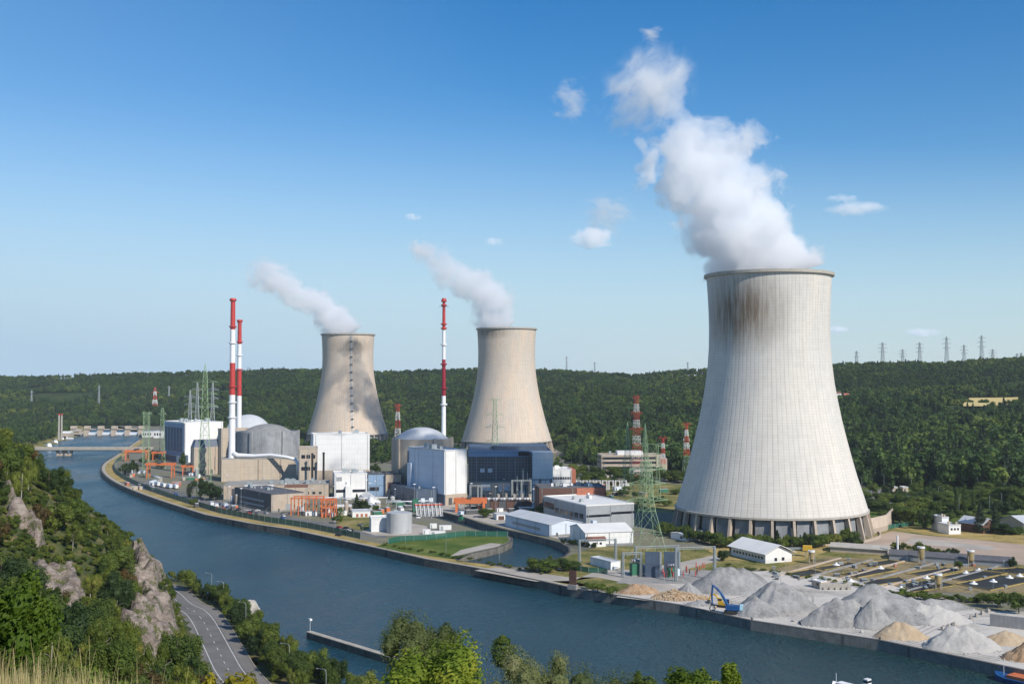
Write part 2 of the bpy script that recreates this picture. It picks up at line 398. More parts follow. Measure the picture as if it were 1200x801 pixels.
def hz(x, y):
    e, d = footd(x, y)
    if e <= 0:
        if d < 0: return max(-9, -5+d*.7)
        if d < 5: return -5+4.9*smooth(0, 5, d)
        return -.1+.1*min(1, (d-5)/3)
    e0 = 36.0
    r = math.hypot(x, y)
    m = interp(y, [(-100, 1), (5, 1), (45, .78), (100, .66), (150, .56), (200, .48), (310, .48), (390, .80), (430, .98), (520, 1.06), (700, 1.1)])
    h = interp(e+(107.4-CAMD if CAMD else 0)*math.exp(-r/60), HG)*m
    h += 10*smooth(0, 5, e)*smooth(370, 410, y)*(1-smooth(530, 570, y))*math.exp(-max(0, e)/70)
    k = smooth(6, 25, r)
    n1 = mn.fractal(Vector((x*.022, y*.022, 3.1)), 1, 2, 5); n2 = mn.fractal(Vector((x*.09, y*.09, 7.7)), 1, 2, 4)
    h += k*(n1*5*min(1, e/20)+n2*2.2*min(1, e/8))
    far = 1-smooth(600, 760, y)
    h *= far
    if r < 14: h = lerp(h, min(h, 92.45-.02*y) if y < 4.5 else h, 1-smooth(8, 14, r))
    return max(h, .02*e if e < 10 else .2)
CAMD = None
CAMD = footd(0, 0)[0]
def grid(x0, x1, y0, y1, st, fn):
    nx, ny = int((x1-x0)/st), int((y1-y0)/st); mb = MB()
    for j in range(ny+1):
        for i in range(nx+1):
            x, y = x0+i*st, y0+j*st; mb.v.append((x, y, fn(x, y)))
    for j in range(ny):
        for i in range(nx):
            k = j*(nx+1)+i; mb.f.append((k, k+1, k+nx+2, k+nx+1))
    return mb
struct(grid(-460, 200, -80, 760, 4, hz), 'hillside_terrain', MT['slope'], True)
def farleft(x, y):
    d = leftd(x, y)
    return max(-8, -5+d*.7) if d < 0 else min(.3+d*.004, -5+d*1.0)
struct(grid(-1600, -240, 760, 2920, 24, farleft), 'far_bank_terrain', MT['meadow'], True)
# base land sheet and water
mb = MB(); mb.v = [(-4600, -900, -12), (4600, -900, -12), (4600, 6000, -12), (-4600, 6000, -12)]; mb.f = [(0, 1, 2, 3)]; struct(mb, 'base_land', MT['forestfloor'])
mb = MB(); mb.v = [(-1700, -800, WZ), (1100, -800, WZ), (1100, 3000, WZ), (-1700, 3000, WZ)]; mb.f = [(0, 1, 2, 3)]; struct(mb, 'river_water', MT['water'])
# plant ground with the intake basin cut out
basin_px = [(530, 652), (560, 646), (586, 640), (597, 635), (599, 630), (590, 626), (560, 621), (530, 612), (505, 605), (482, 599), (490, 594), (520, 600), (545, 606), (565, 613), (595, 620.5), (616, 625), (637, 630), (656, 635), (667, 641), (669, 646), (663, 651.5), (640, 659), (615, 664.5), (600, 664), (560, 659.5), (536, 657)]
basin = [G(*p) for p in basin_px]
land = RB+[(-1400, 3000), (4500, 5200), (4500, -300), (700, -300)]
land = [p for p in land]
struct(polymesh(land, 0, [basin]), 'plant_ground', MT['ground'])
def wall_strip(pts, z0, z1):
    mb = MB(); n = len(pts); mb.v = [(x, y, z0) for x, y in pts]+[(x, y, z1) for x, y in pts]
    for i in range(n-1): mb.f.append((i, n+i, n+i+1, i+1))
    return mb
def thick_wall(pts, z0, z1, d0, d1):
    a, b_ = offset(pts, d0), offset(pts, d1); mb = MB(); n = len(pts)
    mb.v = [(x, y, z) for z in (z0, z1) for x, y in a]+[(x, y, z) for z in (z0, z1) for x, y in b_]
    for i in range(n-1):
        mb.f += [(i, i+1, n+i+1, n+i), (2*n+i+1, 2*n+i, 3*n+i, 3*n+i+1), (n+i, n+i+1, 3*n+i+1, 3*n+i)]
    mb.f += [(0, n, 3*n, 2*n), (n-1, 3*n-1, 4*n-1, 2*n-1)]
    return mb
# quay walls: the river runs on the left of RB, so positive offset is into the water; land is negative
RBr = resample(RB, 25)
i7 = min(range(len(RBr)), key=lambda i: math.dist(RBr[i], G(668, 688.5)))
far_i = max(i for i, p in enumerate(RBr) if p[1] < 1750)
def qwall(pts, name, m, label):
    q = thick_wall(pts, -9, .25, -1.2, .25).build(name, m, None, kind='structure'); tag(q, label)
    return q
qwall(RBr[:i7+1], 'quay_wall', MT['quayl'], 'pale concrete quay wall in front of the gravel yard')
qwall(RBr[i7:far_i], 'quay_wall', MT['quay'], 'dark stained quay wall along the power plant')
struct(strip(RBr[:i7+1], -1.2, -3.2, .03), 'quay_path', MT['yard'])
struct(strip(RBr[i7:far_i], -1.2, -4.2, .03), 'quay_path', MT['cope'])
struct(strip(RBr[i7:far_i], -4.2, -11.5, .02), 'embankment_grass', MT['dry'])
bl = basin+[basin[0]]
qb = thick_wall(bl, -9, .2, 0, -1.0); struct(qb, 'basin_wall', MT['quay'])
# ---- hills beyond the plant (X = b*Y)
ST = [(-.7, 2300), (-.42, 2230), (-.3, 2180), (-.25, 1900), (-.1, 1740), (0, 1600), (.035, 1520), (.055, 1240), (.15, 1130), (.3, 990), (.5, 925), (.7, 900)]
CR = [(-.7, 3300), (-.45, 3200), (-.2, 2900), (.1, 2700), (.3, 2300), (.7, 2150)]
CYP = [(-.7, 443), (-.46, 442), (-.36, 438.5), (-.23, 435), (-.15, 434.5), (-.03, 433), (.04, 434), (.11, 438.5), (.16, 435), (.3, 427.5), (.38, 425.5), (.46, 421.5), (.7, 415)]
def hillz(b, y):
    s, c = interp(b, ST), interp(b, CR); zc = CZ+(443-interp(b, CYP))*c/F-9
    t = (y-s)/(c-s)
    if t < 0: return -1.5*min(1, -t*6)
    x = b*y
    h = zc*(t**1.25 if t < 1 else 1)
    w = min(1, t*3)*max(0, 1-t)**.6*1.7
    h += w*(17*mn.noise(Vector((x*.0019, y*.0065, .3)))+10*mn.noise(Vector((x*.005, y*.011, 5))))
    if t > 1: h = zc+(t-1)*2-max(0, t-1.25)*60
    else: h += 0
    h += min(1, max(0, t*2))*2.2*mn.noise(Vector((x*.004, 1.7, 3)))
    return max(h, 0)
mb = MB(); NB, NR = 130, 70; bs = [-.75+1.5*i/NB for i in range(NB+1)]
for b_ in bs:
    s, c = interp(b_, ST), interp(b_, CR)
    for j in range(NR+1):
        t = -.04+1.9*j/NR; y = s+(c-s)*t; mb.v.append((b_*y, y, hillz(b_, y)-.6 if t > 0 else -1.6))
for i in range(NB):
    for j in range(NR):
        k = i*(NR+1)+j; mb.f.append((k, k+NR+1, k+NR+2, k+1))
struct(mb, 'hills', MT['forestfloor'], True)
# ---- flat patches
def patch(name, px, m, z=.03, kind='structure'): return polymesh([G(*p) for p in px], z).build(name, m, None, kind=kind)
patch('meadow_ground', [(620, 676), (668, 684), (720, 694), (742, 697), (860, 664), (1200, 700), (1200, 612), (1020, 596), (840, 640), (700, 640), (668, 650), (640, 662)], MT['meadow'], .02)
patch('park_ground', [(1000, 572), (1000, 600), (1040, 612), (1200, 625), (1330, 630), (1330, 560), (1100, 560)], MT['grassm'], .025)
patch('park_ground', [(648, 568), (690, 560), (830, 570), (820, 600), (720, 600), (700, 580), (650, 580)], MT['meadow'], .025)
patch('yard_ground', [(722, 699), (755, 683), (800, 674), (905, 668), (950, 672), (1040, 684), (1150, 716), (1230, 716), (1420, 800), (1420, 830), (1174, 779), (1030, 749), (945, 736), (880, 726), (798, 708)], MT['yard'], .05)
patch('gravel_track', [(556, 668), (628, 681), (672, 680), (700, 668), (752, 672), (800, 690), (790, 700), (730, 682), (700, 676), (668, 676), (610, 668), (580, 664)], MT['path'], .06)
patch('gravel_track', [(690, 668), (740, 667), (790, 660), (838, 650), (848, 655), (800, 668), (760, 676), (700, 675)], MT['path'], .065)
patch('pond_earth', [(900, 668), (972, 652), (1040, 655), (1190, 664), (1290, 680), (1230, 694), (1150, 694), (1060, 694), (950, 680)], ground_mat('brown_pond_earth', [(.10, .09, .05), (.20, .16, .09), (.30, .23, .12), (.16, .14, .09)], .06, .5), .03)
patch('bare_earth', [(985, 640), (1020, 630), (1045, 622), (1085, 627), (1200, 637), (1320, 650), (1320, 690), (1200, 662), (1100, 648), (1060, 642)], MT['earth'], .05)
patch('concrete_pad', [(1070, 630), (1095, 632), (1168, 641), (1160, 645), (1105, 640), (1060, 636)], MT['path'], .08)
patch('peninsula_grass', [(440, 640), (480, 648), (532, 655), (560, 645), (585, 639), (596, 634), (596, 629.5), (588, 627), (558, 622.5), (545, 626), (500, 631), (460, 633)], MT['grassm'], .04)
patch('peninsula_sand', [(528, 651), (540, 644), (575, 636), (588, 637), (584, 640), (558, 645.5), (536, 651)], MT['path'], .06)
patch('plant_road', [(140, 565), (200, 583), (300, 601), (400, 622), (450, 631), (455, 627), (400, 617), (300, 596), (210, 577), (160, 562)], MT['asph'], .04)
patch('plant_road', [(395, 600), (440, 606), (500, 616), (512, 628), (440, 627), (390, 612)], MT['path'], .05)
patch('plant_road', [(470, 596), (520, 588), (600, 600), (680, 634), (660, 632), (595, 619), (520, 599)], MT['path'], .045)
patch('grass_lawn', [(392, 604), (420, 600), (452, 604), (452, 611), (425, 622), (395, 616)], MT['meadow'], .06)
patch('grass_lawn', [(1040, 617), (1200, 627), (1200, 638), (1085, 626)], MT['dry'], .07)
patch('grass_lawn', [(820, 640), (900, 628), (980, 632), (985, 640), (930, 660), (850, 655)], MT['dry'], .04)
patch('car_park', [(1006, 575), (1040, 572), (1075, 583), (1068, 592), (1035, 592), (1012, 586)], MT['asph2'], .05)
# ---- left bank road
RL = [(-89.8-4.15, 341), (-131, 446)]
struct(strip(road_c, -8.5, 8.5, .06), 'road_verge', MT['asph2'])
struct(strip(road_c, -4.9, 4.9, .10), 'road', MT['asph'])
for d in (-4.1, 4.1): struct(strip(road_c, d-.14, d+.14, .13), 'road_line', MT['line'])
rs = resample(road_c, 3)
for i in range(0, len(rs)-3, 3):
    if 320 < rs[i][1] < 520: struct(strip(rs[i:i+2], -.12, .12, .13), 'road_dash', MT['line'])
ke = offset(resample(road_c, 8), -8.6)
struct(thick_wall(ke, -.2, .25, -.15, .15), 'road_kerb', MT['cope'])
# ================================================================ COOLING TOWERS
TPROF = [(57.9, 14.4), (55.4, 23), (51.7, 34.6), (48.6, 46), (45.7, 57.4), (43.1, 68.5), (40.9, 79.7), (39.0, 91), (37.6, 102.5), (36.9, 113), (36.7, 124.7), (36.9, 135), (37.4, 146), (38.0, 155)]
def towermat(name, base, warm, stain, N=96):
    m, n, b = newmat(name); oc = n.obj(); x, y, z = n.xyz(oc)
    th = n.math('MULTIPLY', n.math('ARCTAN2', y, x), N/(2*math.pi)); u = n.math('FRACT', th)
    joint = n.map(n.math('ABSOLUTE', n.math('SUBTRACT', u, .5)), .36, .5, 0, 1)
    lift = n.map(n.math('ABSOLUTE', n.math('SUBTRACT', n.math('FRACT', n.math('DIVIDE', z, 1.7)), .5)), .4, .5, 0, 1)
    rv = n.cmb(n.math('FLOOR', th), 0, n.math('MULTIPLY', z, .05)); rn = n.noise(rv, 1.7, 3, .6)
    sv = n.cmb(th, 0, n.math('MULTIPLY', z, .035)); sn = n.noise(sv, .9, 5, .65)
    fv = n.cmb(n.math('MULTIPLY', th, .12), 3, n.math('MULTIPLY', z, .012)); big = n.noise(fv, 1.6, 4, .55)
    c = n.mix(n.map(big, .38, .62, 0, 1), base, warm)
    c = n.mix(n.map(n.noise(n.cmb(n.math('MULTIPLY', th, .35), 1, n.math('MULTIPLY', n.math('FLOOR', n.math('DIVIDE', z, 1.7)), .8)), 1.3, 2), .45, .7, 0, .16), c, tuple(v*.6 for v in base)); c = n.mix(n.map(rn, .4, .7, 0, .14), c, tuple(v*.62 for v in base))
    c = n.mix(n.map(sn, .5, .8, 0, .30), c, tuple(v*.55 for v in base))
    c = n.mix(n.math('MULTIPLY', joint, n.map(sn, .3, .6, .1, .45)), c, tuple(v*.5 for v in base))
    c = n.mix(n.math('MULTIPLY', lift, n.map(rn, .3, .7, .2, .5)), c, tuple(v*.55 for v in base))
    if stain:
        a0, z0, wa, wz, col = stain
        ang = n.math('ARCTAN2', y, x); da = n.math('DIVIDE', n.math('SUBTRACT', ang, a0), wa); dz = n.math('DIVIDE', n.math('SUBTRACT', z, z0), wz)
        dd = n.math('SQRT', n.math('ADD', n.math('MULTIPLY', da, da), n.math('MULTIPLY', dz, dz)))
        k = n.math('MULTIPLY', n.map(dd, .25, 1.15, 1, 0), n.map(sn, .3, .6, .35, 1.15)); c = n.mix(k, c, col)
    n.l.new(c, b.inputs['Base Color']); b.inputs['Roughness'].default_value = .9; b.inputs['Specular IOR Level'].default_value = .2
    h = n.math('ADD', n.math('MULTIPLY', joint, -1), n.math('MULTIPLY', lift, -.3))
    n.l.new(n.bump(h, .25, .3), b.inputs['Normal']); return m
MT['louvre'] = M('inlet_louvre', (.24, .255, .27), .6, .35, .15, streak=.6, panel=(60, 60, .01))
MT['inner'] = M('inner_shell', (.12, .11, .10), .9, .2, .1)
def ctower(name, label, X, Y, mat_, rot, extra=None, slots=30):
    t = thing(name, label, 'cooling tower', (X, Y, 0), rot)
    MB().lathe(TPROF+[(38.0, 157.6)], 192).build('shell', mat_, t, True)
    MB().lathe([(r-1.0, z) for r, z in reversed(TPROF)], 96).build('inner_shell', MT['inner'], t, True)
    rm = MB().lathe([(38.05, 156.2), (39.6, 156.6), (39.7, 158.4), (38.6, 158.6), (37.1, 158.6), (37.1, 157)], 192).build('rim', MT['conc'], t, 'auto')
    MB().lathe([(58.0, 13.4), (58.6, 13.5), (58.6, 14.6), (57.95, 14.8)], 128).build('ring_beam', MT['conc'], t, 'auto')
    for k in range(slots):
        a = 2*math.pi*(k+.5)/slots; p = MB()
        c, s = math.cos(a), math.sin(a)
        for (r0, r1, z0, z1) in ((60.2, 58.0, -.2, 13.6),):
            w = .72
            q = [(r0+1.2, -w, z0), (r0+1.2, w, z0), (r0-2.2, w, z0), (r0-2.2, -w, z0), (r1+.2, -w, z1), (r1+.2, w, z1), (r1-2.4, w, z1), (r1-2.4, -w, z1)]
            p.v = [(x*c-y*s, x*s+y*c, z) for x, y, z in q]
            p.f = [(3, 2, 1, 0), (4, 5, 6, 7), (0, 1, 5, 4), (1, 2, 6, 5), (2, 3, 7, 6), (3, 0, 4, 7)]
        p.build('pillar', MT['beige2'], t)
    for k in range(slots):
        a0 = 2*math.pi*(k+.68)/slots; a1 = 2*math.pi*(k+1.40)/slots; p = MB(); r0, r1 = 56.8, 55.4
        p.v = [(r0*math.cos(a), r0*math.sin(a), -.1) for a in (a0, a1)]+[(r1*math.cos(a), r1*math.sin(a), 14.0) for a in (a1, a0)]
        p.v += [((r0-.4)*math.cos(a), (r0-.4)*math.sin(a), -.1) for a in (a0, a1)]+[((r1-.4)*math.cos(a), (r1-.4)*math.sin(a), 14.0) for a in (a1, a0)]
        p.f = [(0, 1, 2, 3), (5, 4, 7, 6), (0, 3, 7, 4), (1, 5, 6, 2)]
        p.build('louvre_panel', MT['louvre'], t)
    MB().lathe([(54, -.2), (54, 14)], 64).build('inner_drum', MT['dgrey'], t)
    MB().lathe([(65, -.3), (65, 1.0), (64.2, 1.0), (64.2, -.3)], 96).build('basin_kerb', MT['beige2'], t, 'auto')
    if extra: extra(t)
    return t
t1 = (XP(902, 689, 60), 689.0); t2 = (XP(593.7, 1435, 60), 1435.0); t3 = (XP(407.5, 1618, 60), 1618.0)
m1 = towermat('tower_concrete_white', (.61, .585, .545), (.67, .63, .565), (-2.3, 134, .85, 25, (.20, .15, .105)))
m2 = towermat('tower_concrete_warm', (.58, .51, .43), (.66, .53, .41), (-2.35, 152, .9, 9, (.24, .2, .16)), 96)
m3 = towermat('tower_concrete_sandy', (.57, .49, .41), (.64, .51, .39), (-1.2, 140, .9, 12, (.33, .28, .22)), 96)
ctower('cooling_tower', 'largest and nearest white concrete cooling tower with a brown stain below its rim', *t1, m1, 0)
ctower('cooling_tower', 'beige cooling tower behind the dark glazed turbine hall, between two others', *t2, m2, .05)
def ladder(t):
    mb = MB(); a = -1.30
    for (r, z), (r2, z2) in zip(TPROF, TPROF[1:]):
        for da in (-.018, .018):
            mb.bar((math.cos(a+da)*(r+.9), math.sin(a+da)*(r+.9), z), (math.cos(a+da)*(r2+.9), math.sin(a+da)*(r2+.9), z2), .45)
    for i in range(50):
        z = 13+i*2.9; r = interp(z, [(p[1], p[0]) for p in TPROF])+.9
        mb.bar((math.cos(a-.018)*r, math.sin(a-.018)*r, z), (math.cos(a+.018)*r, math.sin(a+.018)*r, z), .3)
    mb.build('ladder', MT['wpaint'], t)
    for i in range(12):
        z = 25+i*11; r = interp(z, [(p[1], p[0]) for p in TPROF])
        MB().box(r, r+2.2, -1.8, 1.8, z, z+.5, a).box(r+2, r+2.2, -1.8, 1.8, z+.5, z+1.5, a).build('platform', MT['dgrey'], t)
ctower('cooling_tower', 'sandy cooling tower with a white ladder up its side, farthest left of the three', *t3, m3, 0, ladder)
# concrete wall in front of the near tower (right)
wl = [G(974, 634.5), G(990, 632), G(1015, 627), G(1039, 621), G(1047, 612)]
o = thick_wall(wl, -.2, 9.6, -.4, .4).build('barrier_wall', M('ribbed_concrete', (.56, .46, .37), .85, .12, .2, streak=.5, panel=(3, 60, .05), pcol=.7)); tag(o, 'curved beige concrete wall standing at the right foot of the nearest cooling tower', 'wall')
# ================================================================ STEAM, CLOUDS, HAZE
def fcurve(n, x, pts, lo, hi):
    nd = n.new('ShaderNodeFloatCurve'); cu = nd.mapping.curves[0]
    nd.mapping.use_clip = False
    cu.points[0].location = (pts[0][0], (pts[0][1]-lo)/(hi-lo)); cu.points[1].location = (pts[-1][0], (pts[-1][1]-lo)/(hi-lo))
    for t, v in pts[1:-1]: cu.points.new(t, (v-lo)/(hi-lo))
    nd.mapping.update(); n.set(nd.inputs['Value'], x)
    return n.math('ADD', n.math('MULTIPLY', nd.outputs[0], hi-lo), lo)
def plume(name, label, X, Y, z0, rows, dens, k=1.4, nscale=.04, fade=.6, drift=0, wa=1.0, rk=1.0):
    """rows: (height above rim, centre offset, radius) measured from the photograph"""
    H = rows[-1][0]; m = bpy.data.materials.new('steam'); m.use_nodes = True; n = NT(m); n.n.remove(n.n['Principled BSDF']); out = n.n['Material Output']
    oc = n.obj(); x, y, z = n.xyz(oc); t = n.math('DIVIDE', z, H)
    lo, hi = min(r[1] for r in rows)-1, max(r[1] for r in rows)+1
    cx = fcurve(n, t, [(r[0]/H, r[1]) for r in rows], lo, hi); rr = fcurve(n, t, [(r[0]/H, r[2]) for r in rows], 0, 60)
    def wv(sc, am):
        q = n.new('ShaderNodeTexNoise'); n.set(q.inputs['Vector'], oc); q.inputs['Scale'].default_value = sc; q.inputs['Detail'].default_value = 3
        return n.vmath('MULTIPLY', n.vmath('SUBTRACT', q.outputs['Color'], (.5, .5, .5)), (am, am, am*.6))
    wo = n.xyz(n.vmath('ADD', oc, n.vmath('MULTIPLY', n.vmath('ADD', wv(.017, 75*wa), wv(.055, 26*wa)), n.cmb(n.map(t, 0, .25, .12, 1), n.map(t, 0, .25, .12, 1), n.map(t, 0, .25, .1, 1))))); x, y = wo[0], wo[1]
    rr = n.math('MULTIPLY', rr, n.map(t, 0, .5, 1.0, rk)); dx = n.math('DIVIDE', n.math('SUBTRACT', x, cx), rr); dy = n.math('DIVIDE', n.math('SUBTRACT', y, n.math('MULTIPLY', z, drift)), rr)
    l = n.math('SQRT', n.math('ADD', n.math('MULTIPLY', dx, dx), n.math('MULTIPLY', dy, dy)))
    nz = n.noise(oc, nscale, 9, .66, .3); 
    kk = n.map(t, 0, 1, k*.45, k*1.5)
    v = n.math('ADD', n.math('SUBTRACT', 1.0, l), n.math('MULTIPLY', n.math('SUBTRACT', nz, .5), n.math('MULTIPLY', kk, 2.2)))
    d = n.map(v, .0, .14, 0, 1)
    d = n.math('MULTIPLY', d, n.map(t, .3, 1, 1, 1-fade)); d = n.math('MULTIPLY', d, n.map(t, .93, 1, 1, 0)); d = n.math('MULTIPLY', d, n.map(z, -2, 1, 0, 1)); d = n.math('MULTIPLY', d, dens)
    pv = n.new('ShaderNodeVolumePrincipled'); pv.inputs['Color'].default_value = (.985, .99, 1, 1); pv.inputs['Anisotropy'].default_value = 0
    n.l.new(d, pv.inputs['Density']); n.l.new(pv.outputs[0], out.inputs['Volume']); m.cycles.volume_step_rate = .2
    ks = 1.75
    pts = [(r[1], r[0]*drift, r[0]) for r in rows]; rs = [min(37.2/1.0, r[2]*ks) if r[0] < 1 else r[2]*ks+3 for r in rows]
    tb = MB().tube(pts, rs, 14); bm = bmesh.new()
    for v_ in tb.v: bm.verts.new((v_[0], v_[1], max(v_[2], -3.5)))
    r_ = bmesh.ops.convex_hull(bm, input=bm.verts); dl = [g_ for g_ in set(r_['geom_interior']+r_['geom_unused']) if isinstance(g_, bmesh.types.BMVert)]
    bmesh.ops.delete(bm, geom=dl, context='VERTS'); bmesh.ops.recalc_face_normals(bm, faces=bm.faces); me = bpy.data.meshes.new(name); bm.to_mesh(me); bm.free(); me.materials.append(m); o = link(me, name, None, (X, Y, z0))
    d0 = 0; tag(o, label, 'steam', kind='stuff'); return o
def rowsfor(Y, X, z0, data):
    out = []
    for py, xa, xb in data:
        z = ZT(py, Y); c = XP((xa+xb)/2, Y, z)-X; out.append((z-z0, c, max(3, (XP(xb, Y, z)-XP(xa, Y, z))/2)))
    out = [(-3, 0, 36.5)]+[o for o in out if o[0] > 2]
    b0 = out[0][0]; return [(o[0]-b0, o[1], o[2]) for o in out], z0+b0
near = [(309, 829, 962), (288, 806, 948), (268, 788, 928), (247, 784, 910), (227, 776, 898), (206, 774, 888), (185, 772, 862), (165, 770, 868), (150, 772, 864), (138, 768, 826), (124, 764, 806), (110, 750, 806), (95, 736, 806), (80, 752, 808), (66, 770, 806)]
rw, zb = rowsfor(t1[1], t1[0], 158.5, near); plume('steam_plume', 'thick white steam plume rising from the nearest cooling tower', t1[0], t1[1], zb, rw, .095, k=1.4, nscale=.055, fade=.90)
rw, zb = rowsfor(t2[1], t2[0], 158.5, [(375, 556, 602), (365, 554, 599), (355, 548, 597), (345, 540, 592), (335, 532, 580), (325, 522, 566), (315, 512, 552), (305, 500, 535), (295, 492, 522), (283, 486, 512)])
plume('steam_plume', 'thin steam plume drifting left from the middle cooling tower', t2[0], t2[1], zb, rw, .062, k=1.45, nscale=.055, fade=.85, wa=1.0, rk=1.35)
rw, zb = rowsfor(t3[1], t3[0], 158.5, [(385, 376, 426), (375, 366, 415), (365, 358, 402), (355, 345, 388), (345, 332, 375), (338, 318, 360), (330, 304, 345), (318, 297, 330), (305, 298, 325)])
plume('steam_plume', 'pale steam plume drifting left from the farthest cooling tower', t3[0], t3[1], zb, rw, .062, k=1.45, nscale=.055, fade=.85, wa=1.0, rk=1.35)
def cloud(px, py, wpx, hpx, Y, dens, label, tilt=0, thr=.0, ns=2.2, name='cloud', seed=0, cat='cloud', step=.6):
    z = ZT(py, Y); x = XP(px, Y, z); rx, rz_ = wpx/2/F*Y, hpx/2/F*Y
    m = bpy.data.materials.new('cloud_vapour'); m.use_nodes = True; n = NT(m); n.n.remove(n.n['Principled BSDF']); out = n.n['Material Output']
    oc = n.obj(); l = n.vmath('LENGTH', oc); nn = n.noise(n.vmath('ADD', n.vmath('MULTIPLY', oc, (1, 1, rz_/rx*1.6)), (seed, seed*2.3, 0)), ns, 7, .65, .4)
    zz = n.xyz(oc)[2]
    v = n.math('ADD', n.math('SUBTRACT', 1-thr, l), n.math('MULTIPLY', n.math('SUBTRACT', nn, .5), 4.2)); d = n.map(v, .1, .7, 0, 1)
    d = n.math('MULTIPLY', d, n.map(l, .7, .98, 1, 0))
    d = n.math('MULTIPLY', d, dens/rx*3)
    pv = n.new('ShaderNodeVolumePrincipled'); pv.inputs['Color'].default_value = (1, 1, 1, 1); n.l.new(d, pv.inputs['Density']); n.l.new(pv.outputs[0], out.inputs['Volume']); m.cycles.volume_step_rate = step
    mb = MB().lathe([(math.sin(math.pi*i/8), -math.cos(math.pi*i/8)) for i in range(1, 8)], 14, capb=True, capt=True)
    o = mb.build(name, m, None, loc=(x, Y, z)); o.scale = (rx, rx*.7, rz_); o.rotation_euler.y = tilt; return tag(o, label, cat, kind='stuff')
# wisps torn off the near plume stay over the plant
cloud(668, 116, 64, 70, 760, .45, 'torn wisp of steam floating left of the tall plume', .2, .35, 1.6, 'steam_wisp', 2, 'steam')
cloud(763, 41, 40, 34, 760, .45, 'small wisp of steam above the tall plume', 0, .3, 1.5, 'steam_wisp', 5, 'steam')
cloud(757, 106, 146, 116, 700, .62, 'feathery top of the tall plume bending left', -.75, .12, 2.2, 'steam_wisp', 9, 'steam')
cloud(493, 292, 44, 30, 1460, .8, 'torn end of the middle plume fading left', .3, .2, 1.5, 'steam_wisp', 19, 'steam')
cloud(712, 255, 84, 90, 900, .45, 'faint vapour veil left of the tall plume', .2, .35, 1.5, 'steam_wisp', 4, 'steam')
cloud(318, 320, 66, 56, 1640, .9, 'faint vapour veil left of the farthest plume', .2, .3, 1.5, 'steam_wisp', 11, 'steam')
cloud(694, 279, 64, 30, 7000, 1.4, 'small puffy cloud left of the tall steam plume', 0, .0, 1.4, seed=1)
cloud(1003, 245, 88, 20, 7000, .9, 'long flat cloud right of the tall steam plume', 0, .15, 2, seed=3)
cloud(987, 233, 50, 14, 7000, .5, 'thin cloud streak just above the long flat cloud', 0, .25, 2, seed=8)
cloud(1081, 389, 56, 14, 9000, .9, 'low pinkish cloud above the row of pylons', 0, .1, 2, seed=6)
cloud(981, 386, 36, 12, 9000, .9, 'low cloud touching the right edge of the nearest cooling tower', 0, .1, 2, seed=7)
cloud(579, 283, 30, 12, 9000, .5, 'tiny cloud above the middle cooling tower', 0, .15, 2, seed=12)
cloud(483, 254, 26, 12, 9000, .5, 'tiny cloud high above the slim red and white stack', 0, .15, 2, seed=14)
HAZE = 3.6e-5
if HAZE:
    m = bpy.data.materials.new('haze'); m.use_nodes = True; n = NT(m); n.n.remove(n.n['Principled BSDF']); pv = n.new('ShaderNodeVolumePrincipled')
    pv.inputs['Color'].default_value = (.80, .90, 1, 1); pv.inputs['Density'].default_value = HAZE; n.l.new(pv.outputs[0], n.n['Material Output'].inputs['Volume'])
    o = MB().box(-4700, 4700, -1000, 6100, -13, 480).build('haze', m, None, kind='stuff'); tag(o, 'pale blue summer haze filling the valley air')
